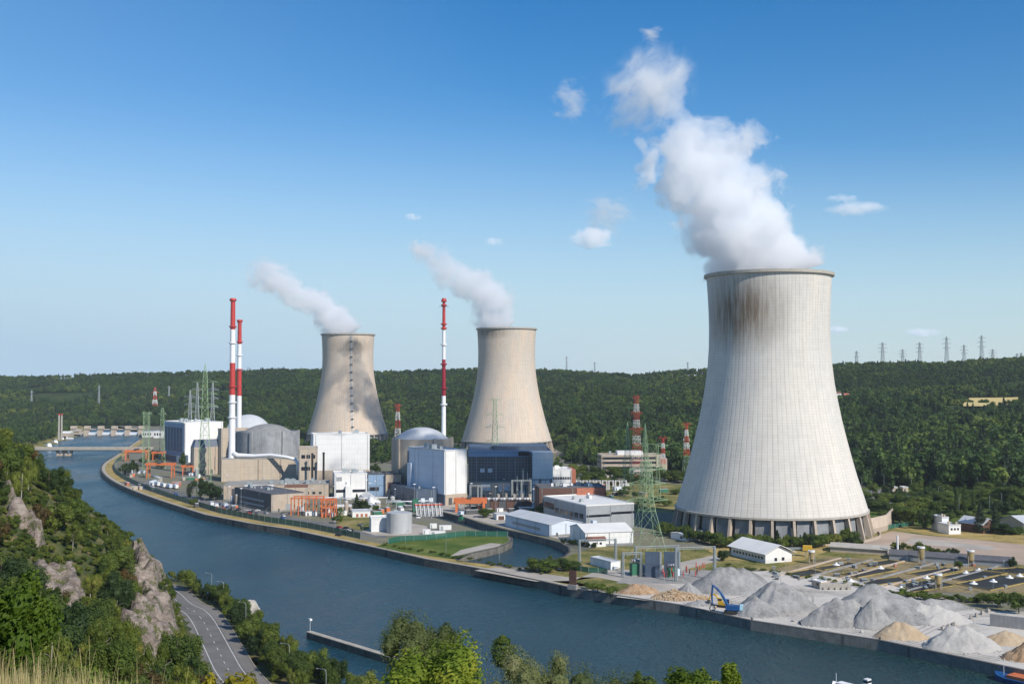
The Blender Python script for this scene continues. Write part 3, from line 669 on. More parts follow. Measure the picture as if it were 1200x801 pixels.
# ================================================================ BUILDINGS
YAW = R(36.87)
def solveL(C, u, px, z):
    k = (px-CX)/F; e = (z-CZ)*SA
    return (k*(C[1]*CA+e)-C[0])/(u[0]-k*u[1]*CA)
class Bd:
    """local frame: origin = near ground corner, +x along the sunny front, +y along the shaded left face"""
    def __init__(s, name, label, cat, near, lx, rx, top, wall, roof, yaw=YAW, z0=0, depth=None, group=None, over=.4, parapet=.9, wname='wall'):
        s.C = G(near[0], near[1], z0); v = (math.cos(yaw), math.sin(yaw)); u = (-v[1], v[0])
        s.W = solveL(s.C, v, rx, z0) if rx is not None else 20; s.L = depth or solveL(s.C, u, lx, z0)
        s.H = ZT(top, s.C[1])-z0; s.yaw = yaw; s.z0 = z0
        s.t = thing(name, label, cat, (*s.C, z0), yaw, group); s.wm = wall
        MB().box(0, s.W, 0, s.L, -.3 if z0 == 0 else 0, s.H).build(wname, wall, s.t)
        if roof:
            r = MB(); p = parapet; o = over
            r.box(-o*.3, s.W+o*.3, -o*.3, s.L+o*.3, s.H+.003, s.H+p*.35)
            for q in ((-o*.3, s.W+o*.3, -o*.3, .5), (-o*.3, s.W+o*.3, s.L-.5, s.L+o*.3), (-o*.3, .5, .5, s.L-.5), (s.W-.5, s.W+o*.3, .5, s.L-.5)): r.box(*q, s.H+p*.35, s.H+p)
            r.build('roof', roof, s.t)
        if s.W > 14 and s.H > 5:
            p = MB(); p.box(-.14, s.W+.14, -.14, -.004, 0, 1.1).build('plinth', MT['concg'], s.t)
            for x in (s.W*.04, s.W*.5, s.W*.96): MB().box(x-.12, x+.12, -.3, -.142, .3, s.H-.1).build('downpipe', MT['galv'], s.t)
            for y in (s.L*.3, s.L*.7): MB().box(-.42, -.305, y-.12, y+.12, .3, s.H-.1).build('downpipe', MT['galv'], s.t)
            MB().box(s.W*.2, s.W*.2+1.2, -.2, -.142, 0, 2.3).build('door', MT['dgrey'], s.t)
            if roof and s.L > 15: s.roofbits(3, None, int(s.W*10), min(3, s.W*.06))
    def win(s, face, n, x0, x1, z, h, w=None, m=None, name='window', d=.12):
        """n windows across [x0,x1] (fractions) of a face, at height z (fraction) and height h (m)"""
        Lf = s.W if face == 'f' else s.L; st = Lf*(x1-x0)/n; w = w or st*.72
        for i in range(n):
            c = Lf*x0+st*(i+.5); zz = s.H*z
            mb = MB()
            if face == 'f': mb.box(c-w/2, c+w/2, -d, .05, zz, zz+h)
            else: mb.box(-d, .05, c-w/2, c+w/2, zz, zz+h)
            mb.build(name, m or MT['glass'], s.t)
    def blk(s, name, x0, x1, y0, y1, z0, z1, m):
        return MB().box(x0, x1, y0, y1, z0, z1).build(name, m, s.t)
    def roofbits(s, k, m=None, seed=1, sz=2.2):
        rg = random.Random(seed)
        for i in range(k):
            x = rg.uniform(.15, .85)*s.W; y = rg.uniform(.15, .85)*s.L; a = rg.uniform(.6, 1.4)*sz; b_ = rg.uniform(.6, 1.4)*sz; h = rg.uniform(.5, 1.1)*sz
            MB().box(x-a/2, x+a/2, y-b_/2, y+b_/2, s.H+.3, s.H+.3+h).box(x-a*.3, x+a*.3, y-b_*.3, y+b_*.3, s.H+.3+h, s.H+.5+h).build('roof_unit', m or MT['galv'], s.t)
def gable(name, label, cat, near, lx, rx, eave, rise, wall, roof, yaw=YAW, along='x', over=1.0, z0=0, group=None, depth=None):
    b_ = Bd(name, label, cat, near, lx, rx, eave, wall, None, yaw, z0, depth, group=group); W, L, H, o = b_.W, b_.L, b_.H, over; r = MB(); th = .25
    if along == 'x':
        P = [(-o, -o, H-.1), (W+o, -o, H-.1), (W+o, L/2, H+rise), (-o, L/2, H+rise), (W+o, L+o, H-.1), (-o, L+o, H-.1)]
        gb = [[(0, 0, H), (0, L, H), (0, L/2, H+rise*.93)], [(W, 0, H), (W, L, H), (W, L/2, H+rise*.93)]]
    else:
        P = [(-o, L+o, H-.1), (-o, -o, H-.1), (W/2, -o, H+rise), (W/2, L+o, H+rise), (W+o, -o, H-.1), (W+o, L+o, H-.1)]
        gb = [[(0, 0, H), (W, 0, H), (W/2, 0, H+rise*.93)], [(0, L, H), (W, L, H), (W/2, L, H+rise*.93)]]
    n = len(P); r.v = [tuple(p) for p in P]+[(p[0], p[1], p[2]+th) for p in P]
    r.f = [(0, 1, 2, 3), (3, 2, 4, 5), (6, 9, 8, 7), (9, 11, 10, 8), (0, 3, 9, 6), (3, 5, 11, 9), (1, 7, 8, 2), (2, 8, 10, 4), (0, 6, 7, 1), (5, 4, 10, 11)]
    r.build('roof', roof, b_.t)
    for tri in gb:
        g = MB(); g.v += tri; g.f.append((0, 1, 2)); g.build('gable', wall, b_.t)
    return b_
# ---------- far left group
b = Bd('turbine_hall', 'tall hall with blue glazed left side and white right side, leftmost big building', 'building', (215, 541), 192, 261, 495.5, MT['whiter'], MT['wroof'])
b.blk('shaded_side_cladding', -.25, -.003, .5, b.L-.5, b.H*.12, b.H-.8, MT['blue'])
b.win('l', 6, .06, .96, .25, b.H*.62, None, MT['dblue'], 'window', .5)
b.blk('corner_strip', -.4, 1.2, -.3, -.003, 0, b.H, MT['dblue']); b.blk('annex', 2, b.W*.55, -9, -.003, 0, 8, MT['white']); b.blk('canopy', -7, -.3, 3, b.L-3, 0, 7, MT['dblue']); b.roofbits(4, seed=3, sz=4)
b = Bd('auxiliary_building', 'pale windowless block with a dark greenhouse roof in front of the blue sided hall', 'building', (227, 557), 223, 258, 524, MT['beige2'], None)
g = MB(); W, L, H = b.W, b.L, b.H; g.v = [(0, 0, H), (W, 0, H), (W, L, H), (0, L, H), (3, 3, H+7), (W, 3, H+7), (W, L, H+7), (3, L, H+7)]
g.f = [(0, 1, 5, 4), (3, 0, 4, 7), (4, 5, 6, 7), (1, 2, 6, 5), (2, 3, 7, 6)]; g.build('glazed_roof', MT['dblue'], b.t)
for x in (W*.55, W*.8): b.blk('buttress', x, x+1.2, -.8, -.003, 0, H, MT['beige2'])
b.win('f', 1, .78, .84, .15, H*.5, 1.6, MT['dgrey'], 'vent_slot'); b.win('f', 3, .02, .75, .02, 4.5, None, MT['dgrey'], 'door')
b = Bd('fuel_building', 'tall beige block between the streaked grey drum and the blue sided hall', 'building', (259, 556), 255, 292, 503, MT['beige'], MT['beige2'])
def containment(label, xc, hw, base_y, top_y, dome_y, wm, dm, dome_in=.93, ribs=0, ty=None, extra=None):
    X, Y = G(xc, base_y); X = XP(xc, Y, 20); r = hw/F*Y; H = ZT(top_y, Y); D = ZT(dome_y, Y)-H+1
    t = thing('containment_building', label, 'reactor building', (X, Y, 0)); MB().lathe([(r, -.3), (r, H), (r-1.2, H), (r-1.2, H-.5)], 96).build('wall', wm, t, 'auto')
    rd = r*dome_in; Rr = (rd*rd+D*D)/(2*D); pf = []
    for i in range(17):
        a = math.asin(min(1, rd/Rr))*(1-i/16); pf.append((max(.05, Rr*math.sin(a)), H-.8+D-Rr+Rr*math.cos(a)))
    MB().lathe([(r-1, H-.7)]+pf, 96).build('dome', dm, t, True)
    for k in range(ribs):
        a = 2*math.pi*k/ribs+.2; MB().box(r-.02, r+1.6, -1.3, 1.3, 0, H+.6, a).build('buttress', wm, t)
    return t, r, H
containment('beige containment building with a pale dome behind the two red and white stacks', 291, 30, 539, 501.5, 485.5, MT['containb'], MT['dome'], .86)
t, r, H = containment('grey streaked containment drum with a low dome beside the tallest stack', 313.5, 35, 556, 504.5, 496.5, MT['contain'], M('dome_weathered', (.26, .26, .25), .8, .2, .2, streak=.3), .8, 6)
b = Bd('nuclear_hall', 'beige windowless block carrying the white stack and its pipe', 'building', (259, 564), 255, 355, 538.5, MT['beige'], MT['groof'], R(14), depth=26)
b.blk('bay', b.W*.45, b.W*.47, -1, -.003, 0, b.H, MT['beige2']); b.blk('bay', .3, b.W*.24, -2, -.003, 0, b.H+.2, MT['beige']); b.blk('bay', b.W*.72, b.W*.74, -1, -.003, 0, b.H, MT['beige2'])
sb = b
p = MB(); HH = b.H+2.2   # white duct from the stack to the right
A = G(272, 565, 0); ax = XP(272, sb.C[1]+20, sb.H)
YB = sb.C[1]+20
def wp(px, py, Y): z = ZT(py, Y); return (XP(px, Y, z), Y, z)
d_ = MB().tube([wp(273, 531, YB), wp(279, 533.5, YB-1), wp(298, 534, YB-6), wp(318, 533, YB-12), wp(336, 535.5, YB-18), wp(346, 538, YB-22), wp(349, 543, YB-23), wp(349.5, 556, YB-23)], [2.6, 2.2, 1.7, 1.6, 1.6, 1.6, 1.6, 1.6], 10).build('steam_duct', MT['wpaint'], None, True)
tag(d_, 'white pipe running from the tallest stack over the beige block roof', 'duct')
for x in (302, 318, 334):
    q = wp(x, 537, YB-8-(x-302)*.35)
b = Bd('service_building', 'long low beige building with a flat roof behind the dark sided warehouse', 'building', (262, 586), 245, 385, 569, MT['beige2'], MT['groof'], R(8), depth=32); b.win('f', 9, .4, .95, .35, 1.8, 2.2)
b.blk('door', 6, 14, -.2, .02, .2, b.H*.8, MT['dgrey']); b.blk('lobby', 16, 38, -4, -.003, 0, b.H+.4, MT['white']); b.roofbits(9, seed=5, sz=3)
b = Bd('warehouse', 'warehouse with dark ribbed left side and cream end wall near the fence', 'building', (318, 600), 275, 356, 579.5, MT['beige2'], MT['droof'], parapet=.5)
b.blk('shaded_side_cladding', -.3, -.003, .3, b.L-.3, b.H*.1, b.H, MT['dgrey']); b.win('l', 1, .04, .96, .2, 1.3, None, MT['grey'], 'louvre', .6); b.win('l', 1, .04, .96, .5, 1.3, None, MT['grey'], 'louvre', .6)
b.win('f', 1, .45, .62, 0, 5, 5, MT['grey'], 'roller_door'); b.roofbits(3, seed=8, sz=3)
b = Bd('site_office', 'small beige office block with three dark windows above the warehouse roof', 'building', (333, 590), 329, 360, 571, MT['beige'], MT['tile'], R(8), depth=14); b.win('f', 3, .1, .9, .45, 2, 2.2)
b = Bd('annex_block', 'small beige annex block with square windows against the big white box', 'building', (350, 576), 346, 372, 526, MT['beige'], MT['beige2'], R(10), depth=30); b.win('f', 3, .1, .9, .78, 3, 3.2); b.win('f', 3, .1, .9, .5, 3, 3.2)
b = Bd('fuel_storage_hall', 'big plain white box below the ladder of the farthest tower', 'building', (367, 569), 348, 433, 509.5, MT['white'], MT['wroof'], R(15), depth=26); b.blk('shaded_side_cladding', -.3, -.003, .3, b.L, .3, b.H-5, MT['bluew'])
b.blk('base_course', .5, b.W-.5, -.4, -.003, 0, b.H*.3, MT['beige2']); b.win('f', 4, .3, .9, .19, 2.4, 4)
b = Bd('workshop', 'white workshop with dark window slots in front of the big white box', 'building', (392, 585), 383, 430, 556, MT['whiter'], MT['wroof'], R(12), depth=28)
b.win('f', 1, .05, .32, .28, 2.2, 7.5); b.win('f', 1, .58, .94, .28, 2.2, 10.5); b.win('f', 1, .04, .24, .74, 3.2, 4.2, MT['grey'], 'grille'); b.blk('porch', b.W*.33, b.W*.52, -3, -.003, 0, b.H*.55, MT['white']); b.roofbits(6, seed=6, sz=3)
b = Bd('pump_house', 'blue clad building right of the white workshop', 'building', (431, 583), 428, 452, 556, MT['blue'], MT['dgrey'], R(12), depth=22); b.win('f', 2, .1, .6, .3, 3, 4)
b = Bd('switch_building', 'brown square building behind the dark blue plinth, left of the white walled hall', 'building', (452, 583), 449, 470, 556, MT['beige2'], MT['dgrey'], R(12), depth=22); b.win('f', 3, .1, .95, .4, 5, 3, MT['brown'])
t, r, H = containment('beige containment building with a silvery dome beside the slim red and white stack', 494, 35, 578, 513, 500.5, MT['containb'], MT['dome'], .9, 5)
# dark plinth blocks around reactor two
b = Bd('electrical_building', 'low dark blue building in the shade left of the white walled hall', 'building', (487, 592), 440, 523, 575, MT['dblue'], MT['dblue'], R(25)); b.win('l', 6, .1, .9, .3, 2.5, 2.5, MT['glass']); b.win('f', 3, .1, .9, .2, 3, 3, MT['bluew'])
# white hall on a dark base, blue shade painted on its left side
b = Bd('turbine_hall', 'box shaped hall with pale blue left side and bright white front on dark base', 'building', (521, 592), 478, 547, 528.5, MT['whiter'], MT['lgrey'], parapet=1.0)
b.blk('shaded_side_cladding', -.3, -.003, .2, b.L, b.H*.2, b.H-.3, MT['bluew']); b.blk('base_course', -.5, .2, -.2, b.L*.98, 0, b.H*.2, MT['dblue']); b.blk('base_course', .2, b.W, -.6, -.003, 0, b.H*.2, MT['beige2'])
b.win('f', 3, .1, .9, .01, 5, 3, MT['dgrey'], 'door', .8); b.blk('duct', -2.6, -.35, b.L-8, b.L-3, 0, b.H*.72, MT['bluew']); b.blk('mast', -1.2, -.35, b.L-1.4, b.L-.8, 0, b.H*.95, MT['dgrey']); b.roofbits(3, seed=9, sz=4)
# dark glazed turbine hall (recessed front between white block and blue wing)
b = Bd('turbine_hall', 'large dark glazed turbine hall with a blue roof edge and pale blue right wing', 'building', (549, 585), 546.5, 646, 529.5, MT['grid'], MT['dblue'], R(2), depth=95, parapet=1.2)
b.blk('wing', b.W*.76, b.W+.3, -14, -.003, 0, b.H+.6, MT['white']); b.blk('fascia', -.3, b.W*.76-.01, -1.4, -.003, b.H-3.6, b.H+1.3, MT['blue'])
b.blk('wing_shade_sheet', b.W*.755, b.W*.76-.003, -14, -.003, 0, b.H, MT['dblue']); b.blk('roof_house', b.W*.3, b.W*.97, 20, 60, b.H+.4, b.H+3.4, MT['dblue']); b.blk('louvre_band', b.W*.6, b.W*.74, -1.9, -1.403, b.H-2.8, b.H+.4, MT['black'])  # thin dark sheet on the wing's left side stands in for its shade
for i in range(4): b.blk('mullion', 6+i*15, 6.6+i*15, -.5, -.003, 8, b.H-3.7, MT['grey'])
b.blk('vent', 9, 12.5, -.8, -.003, 21, 24, MT['white']); b.blk('vent', 15, 18.5, -.8, -.003, 21, 24, MT['white']); b.blk('low_annex', .5, b.W*.52, -11, -.003, 0, 14, MT['beige2']); b.blk('low_annex_window', 10, 19, -11.3, -11.003, 8, 13, MT['white']); b.blk('low_annex_window', 23, 32, -11.3, -11.003, 8, 13, MT['white'])
for i in range(9): b.blk('pillar', 1.5+i*4.6, 2.9+i*4.6, -12.6, -11.003, 0, 5, MT['dgrey'])
b = Bd('control_building', 'white banded office block with an orange brick end right of the pale blue wing', 'building', (645, 584), 640, 670, 551, MT['white'], MT['wroof'], R(4), depth=26)
for z in (.28, .68): b.win('f', 12, .02, .98, z, 2.0)
b.blk('end_wall', b.W+.003, b.W+3.2, -.3, 26, 0, b.H+.5, MT['brick']); b.roofbits(2, MT['white'], 4, 3)
b = Bd('switch_house', 'long low brick switch house with an orange end behind the grey hall', 'building', (632, 607), 629, 710, 572, MT['brown'], MT['droof'], R(6), depth=26); b.blk('brick_front', b.W*.56, b.W*.98, -.5, -.003, b.H*.3, b.H, MT['brick']); b.roofbits(7, MT['white'], 12, 2.2); b.win('f', 6, .04, .5, .45, 4, 4)
b = Bd('store_shed', 'low blue shed in front of the orange brick wall', 'building', (683, 604), 679, 722, 587, MT['blue'], MT['dgrey'], R(6), depth=16); b.win('f', 4, .45, .95, .5, 1.5, 2)
b = Bd('grey_hall', 'wide grey hall with a pale flat roof and dark square windows on its left side', 'building', (687, 622), 637, 743, 593, MT['grey'], MT['wroof'], R(24), parapet=.8)
b.win('l', 6, .05, .72, .45, 3.2, 5); b.win('l', 3, .74, .98, .55, 4, 5.5); b.win('l', 1, .3, .4, .2, 2.6, 5); b.win('f', 4, .03, .5, .55, 1.4, 5.5); b.win('f', 4, .55, .98, .62, 1.4, 6); b.roofbits(2, MT['wpaint'], 2, 2); b.blk('silo', 1.5, 4.2, -6, -3, 0, 7, MT['bluew'])
b = gable('long_shed', 'long low pale blue shed on the bank of the intake basin', 'shed', (644, 629), 592, 682, 614.5, 2.4, MT['bluew'], MT['lgrey'], R(28), 'y', .6); b.win('l', 1, .08, .94, .35, 1.6, None, MT['galv'], 'window_band', .15)
b = gable('long_shed', 'long low white shed in front of the grey hall', 'shed', (686, 640), 668, 742, 624, 3, MT['white'], MT['wroof'], R(14), 'x', .5)
b = gable('cottage', 'small white cottage with a brown roof beside the long white shed', 'cottage', (690, 641), 684, 710, 632.5, 1.6, MT['white'], MT['tile'], R(14), 'x', .5); b.win('f', 2, .1, .9, .35, 1.2, 1.2); b.win('l', 1, .3, .6, .1, 2, 1.2, MT['brown'], 'door')
b = Bd('office_building', 'four storey beige office building with dark window bands before the woods', 'office building', (705, 557), 695, 776, 534, MT['beige2'], MT['beige'], R(4), depth=28)
for z in (.08, .34, .6, .83): b.blk('window_band', .8, b.W-3, -.25, -.003, b.H*z, b.H*z+2.1, MT['glass']); b.blk('side_window_band', -.25, -.003, 1, 27, b.H*z, b.H*z+2.1, MT['glass'])
b.blk('roof_house', b.W*.28, b.W*.7, 6, 18, b.H+.4, b.H+4.2, MT['whiter']); b.win('f', 14, .03, .95, .085, 1.9, .35, MT['beige2'], 'mullion', .4); b.blk('stair_tower', b.W*.9, b.W*.94, -.6, -.26, 0, b.H, MT['beige']); b.blk('wing', b.W+.01, b.W+6, 5, 20, 0, b.H-3, MT['beige2'])
b = gable('garden_shed', 'white flat roofed store left of the nearest cooling tower hedge', 'shed', (804, 634), 786, 822, 627, .6, MT['white'], MT['wroof'], R(30), 'x', .3); b.win('l', 1, .2, .4, .3, 1.5, 2)
b = Bd('open_shelter', 'dark open shelter beside the white flat roofed store', 'shelter', (822, 631), 812, 853, 623, MT['dgrey'], MT['groof'], R(20), depth=10)
b = gable('depot', 'pale roofed depot in front of the nearest cooling tower', 'depot', (897, 660), 857, 928, 649, 4.2, MT['whiter'], MT['wroof'], R(24), 'y', 1.6); b.win('l', 10, .05, .95, .4, 1.3, 1.6); b.win('f', 2, .25, .8, .2, 1.6, 1.6)
b = Bd('site_hut', 'small concrete hut with a doorway behind the gravel heaps', 'hut', (962, 690), 951, 969, 682, MT['beige2'], MT['wroof'], R(25), parapet=.4); b.win('f', 1, .4, .8, .02, 2.1, 1.1, MT['brown'], 'door'); b.win('l', 1, .2, .5, .45, 1, 1.4)
b = gable('filter_house', 'long dark roofed filter house behind the settling ponds', 'filter house', (1042, 655), 1040, 1186, 649, 1.6, MT['grey'], MT['droof'], R(-26), 'x', .5, depth=13)
b = gable('filter_house', 'tan roofed low shed joined to the left end of the long dark roof', 'filter house', (973, 646), 972, 1040, 640, 1.4, MT['beige2'], MT['conc'], R(-26), 'x', .8, depth=13)
for (x, y, tp, lx, rx, lb) in ((1104, 622.5, 607, 1090, 1112, 'white house with chimneys beyond the bare earth strip'), (1152, 625, 611, 1124, 1166, 'brown gabled barn beside the dark conifers'), (1112, 626, 616, 1098, 1126, 'flat roofed brown brick garage beside the white house')):
    if 'white' in lb: b = Bd('house', lb, 'house', (x, y), lx, rx, tp, MT['white'], MT['lgrey'], R(10), depth=12); b.win('f', 3, .1, .9, .5, 1.3, 1.2); b.blk('chimney', 1, 2, 2, 3, b.H+.3, b.H+2.5, MT['beige2']); b.blk('chimney', b.W-2, b.W-1, 2, 3, b.H+.3, b.H+2, MT['beige2'])
    elif 'barn' in lb: b = gable('barn', lb, 'barn', (x, y), lx, rx, tp+4, 3.6, MT['brown'], MT['lgrey'], R(30), 'y', .8); b.win('f', 1, .35, .6, 0, 2.5, 2.4, MT['dgrey'], 'door')
    else: b = Bd('garage', lb, 'garage', (x, y), lx, rx, tp, MT['brown'], MT['beige2'], R(0), depth=14); b.win('f', 2, .1, .9, .05, 2.4, 3.4, MT['dgrey'], 'garage_door')
b = gable('warehouse', 'ribbed white roof at the right edge beyond the conifers', 'warehouse', (1200, 620), 1172, 1250, 613, 3.5, MT['beige2'], MT['lgrey'], R(15), 'x', .6); b.win('f', 6, .02, .9, .2, 2.2, 3, MT['brick'])
b = Bd('villa', 'white building among the woods at the right edge', 'house', (1190, 569), 1183, 1235, 558, MT['white'], MT['wroof'], R(5), depth=16, z0=0); b.win('f', 5, .1, .9, .3, 2, 3)
b = Bd('kiosk', 'cream kiosk left of its twin in front of the dark woods', 'kiosk', (1046, 575.5), 1044.5, 1052, 570.5, MT['beige'], MT['wroof'], R(0), depth=8, parapet=.3); b.win('f', 1, .6, .9, .05, 2.2, 1.2, MT['dgrey'], 'door')
b = Bd('kiosk', 'cream kiosk right of its twin in front of the dark woods', 'kiosk', (1058, 576), 1056.5, 1064.5, 570.5, MT['beige'], MT['wroof'], R(0), depth=8, parapet=.3); b.win('f', 1, .3, .5, .05, 2.2, 1.2, MT['dgrey'], 'door')
# ---------- around the basin
def tank(name, label, xc, base_y, hw, top_y, m, cat='tank', roof=None, group=None):
    X, Y = G(xc, base_y); r = hw/F*Y; Y += r; X = XP(xc, Y, 2); H = ZT(top_y, Y-r*.0); t = thing(name, label, cat, (X, Y, 0), group=group)
    MB().lathe([(r, -.2), (r, H), (r-.2, H+.15), (r-.25, H-.1)], 64).build('shell', m, t, 'auto'); MB().lathe([(r-.24, H-.15), (.05, H+.35)], 48, capt=True).build('roof', roof or m, t, 'auto')
    for a in (-2.2, -2.1): MB().bar((math.cos(a)*(r+.3), math.sin(a)*(r+.3), 0), (math.cos(a)*(r+.3), math.sin(a)*(r+.3), H+.8), .12).build('ladder_rail', MT['galv'], t)
    return t
tank('storage_tank', 'large round grey steel tank beside the white box at the intake basin', 468, 625.5, 15, 600, MT['tank'])
b = Bd('pump_building', 'white windowless box in the shadow of the round grey tank', 'building', (435, 623), 424, 456, 608.5, MT['white'], MT['wroof'], R(12), depth=15)
b = Bd('chlorine_store', 'low white hut with a flat roof left of the round grey tank', 'hut', (413, 606), 402, 434, 599.5, MT['white'], MT['lgrey'], R(12), depth=14, parapet=.4); b.win('f', 3, .15, .9, .1, 2, 1.6, MT['brick'], 'door')
b = gable('vault', 'small white arched roof vault below the dark blue building', 'building', (433, 593), 420, 446, 587.5, 2.4, MT['white'], MT['wroof'], R(15), 'y', .2)
b = Bd('garage', 'low grey roofed garage row below the white workshop', 'garage', (392, 598), 388, 412, 593.5, MT['beige2'], MT['wroof'], R(8), depth=12, parapet=.3); b.win('f', 4, .05, .95, .05, 2.2, None, MT['dgrey'], 'garage_door')
b = Bd('gate_house', 'small white gate house with a dark doorway left of the long pale blue shed', 'gate house', (582, 609), 576, 600, 603, MT['white'], MT['lgrey'], R(15), depth=10, parapet=.4); b.win('f', 1, .1, .5, .05, 2.4, 4, MT['brown'], 'door')
b = Bd('substation_hut', 'low blue sided hut at the left end of the outdoor substation', 'hut', (716, 667.5), 692, 727, 658.5, MT['white'], MT['lgrey'], R(30), parapet=.4); b.blk('shaded_side_cladding', -.15, -.003, .1, b.L, .1, b.H, MT['bluew'])
for i, (x, y, w, lb) in enumerate(((500, 626, 9, 'white box container left of the row below the basin'), (513, 628, 18, 'long white container, widest of the row below the basin'), (522, 621, 14, 'white container behind the longest one below the basin'), (508, 619, 8, 'small white container beside the basin wall'))):
    C = G(x-w/2, y); Wd = w/F*C[1]; t = thing('shipping_container', lb, 'container', (*C, 0), R(10), 'white containers below the basin')
    MB().box(0, Wd, 0, 2.6, .1, 2.8).build('body', MT['white'], t); MB().box(Wd*.1, Wd*.3, -.06, -.003, .2, 2.5).build('door', MT['galv'], t)
    MB().box(-.05, Wd+.05, -.05, 2.65, 2.803, 2.95).build('roof', MT['wroof'], t)
# ---------- stacks
def stack(label, xc, Y, top_y, bands, r0, r1, zb=0, plats=(), guy=0, mats=('red', 'wpaint')):
    X = XP(xc, Y, 80); t = thing('ventilation_stack', label, 'chimney', (X, Y, 0)); zt = ZT(top_y, Y)
    def rad(z): return lerp(r0, r1, z/zt)
    ys = [top_y]+[b_[0] for b_ in bands]
    for (y0, y1, m_) in zip(ys, ys[1:]+[None], [b_[1] for b_ in bands]):
        z1 = ZT(y0, Y); z0 = ZT(y1, Y) if y1 else zb
        MB().lathe([(rad(z0), z0), (rad(z1), z1)], 24, capt=True, capb=True).build('shaft_section', MT[m_], t, 'auto')
    for i, (y, m_) in enumerate(plats):
        z = ZT(y, Y); r = rad(z); MB().lathe([(r+.02, z-.5), (r+1.3, z-.2), (r+1.3, z+.9), (r+1.1, z+.9), (r+1.1, z), (r+.02, z)], 24).build('platform', MT[m_], t, 'auto')
    z = zt; r = rad(zt); MB().lathe([(r+.02, z-2.2), (r+.9, z-1.8), (r+.9, z-.2), (r+.3, z+.5), (r-.6, z+.5), (r-.6, z-2)], 24).build('cap', MT[bands[0][1]], t, 'auto')
    return t
# bands: (start y handled as list of lower limits)
def bands(*a): return a
def stack2(label, xc, Y, secs, r0, r1, plats, zb=0):
    """secs: [(top_y, bottom_y or None, material)]"""
    X = XP(xc, Y, 80); t = thing('ventilation_stack', label, 'chimney', (X, Y, 0)); zt = ZT(secs[0][0], Y); rad = lambda z: lerp(r0, r1, z/zt)
    for (ya, yb, m_) in secs:
        z1 = ZT(ya, Y); z0 = ZT(yb, Y) if yb else zb
        MB().lathe([(rad(z0), z0), (rad(z1), z1)], 24, capt=True, capb=True).build('shaft_section', MT[m_], t, 'auto')
    for (y, m_) in plats:
        z = ZT(y, Y); r = rad(z); MB().lathe([(r+.02, z-.6), (r+1.2, z-.2), (r+1.2, z+.9), (r+1.0, z+.9), (r+1.0, z), (r+.02, z)], 24).build('platform', MT[m_], t, 'auto')
    z = zt; r = rad(z); MB().lathe([(r+.02, z-2.4), (r+.8, z-2), (r+.8, z-.4), (r+.3, z+.5), (r-.5, z+.5), (r-.5, z-2)], 24).build('cap', MT[secs[0][2]], t, 'auto'); return t
stack2('tallest red and white striped stack rising from the beige block', 272.2, sb.C[1]+21, [(350, 386, 'red'), (386, 425, 'wpaint'), (425, 462.5, 'red'), (462.5, None, 'wpaint')], 3.3, 2.1, [(352, 'red'), (383, 'red'), (402, 'wpaint'), (453, 'red'), (471.5, 'wpaint'), (489, 'wpaint')], sb.H)
stack2('red and white striped stack standing just right of and behind the tallest one', 280.3, 1130, [(375, 403, 'red'), (403, 434, 'wpaint'), (434, 463.5, 'red'), (463.5, None, 'wpaint')], 3.0, 1.9, [(376, 'red'), (401, 'red'), (416.5, 'wpaint'), (433, 'red')])
t = stack2('slim red and white stack beside the silvery dome, nearest the middle tower', 520, 930, [(350, 386.5, 'red'), (386.5, 421, 'wpaint'), (421, 463.5, 'dred'), (463.5, None, 'wpaint')], 2.2, 1.2, [(353, 'red'), (358, 'red'), (380, 'red'), (385, 'red'), (404, 'wpaint'), (427, 'dred'), (455, 'dred'), (474, 'wpaint')])
z = ZT(359, 930); MB().bar((-4.4, 0, z), (4.4, 0, z), .3).build('cross_arm', MT['dgrey'], t)
for (x, y0, y1, lb) in ((366, 531, 573, 'left one of two slim black chimneys before the big white box'), (379.2, 530, 571, 'right one of two slim black chimneys before the big white box')):
    X, Y = G(x, 577); t = thing('chimney', lb, 'chimney', (XP(x, Y, 20), Y, 0), group='slim black chimneys'); MB().lathe([(.9, 0), (.85, ZT(y0, Y))], 12, capt=True).build('shaft', MT['black'], t, 'auto'); MB().lathe([(1.05, ZT(y0, Y)-.8), (1.05, ZT(y0, Y)+.2), (.7, ZT(y0, Y)+.2)], 12).build('cap', MT['black'], t, 'auto')
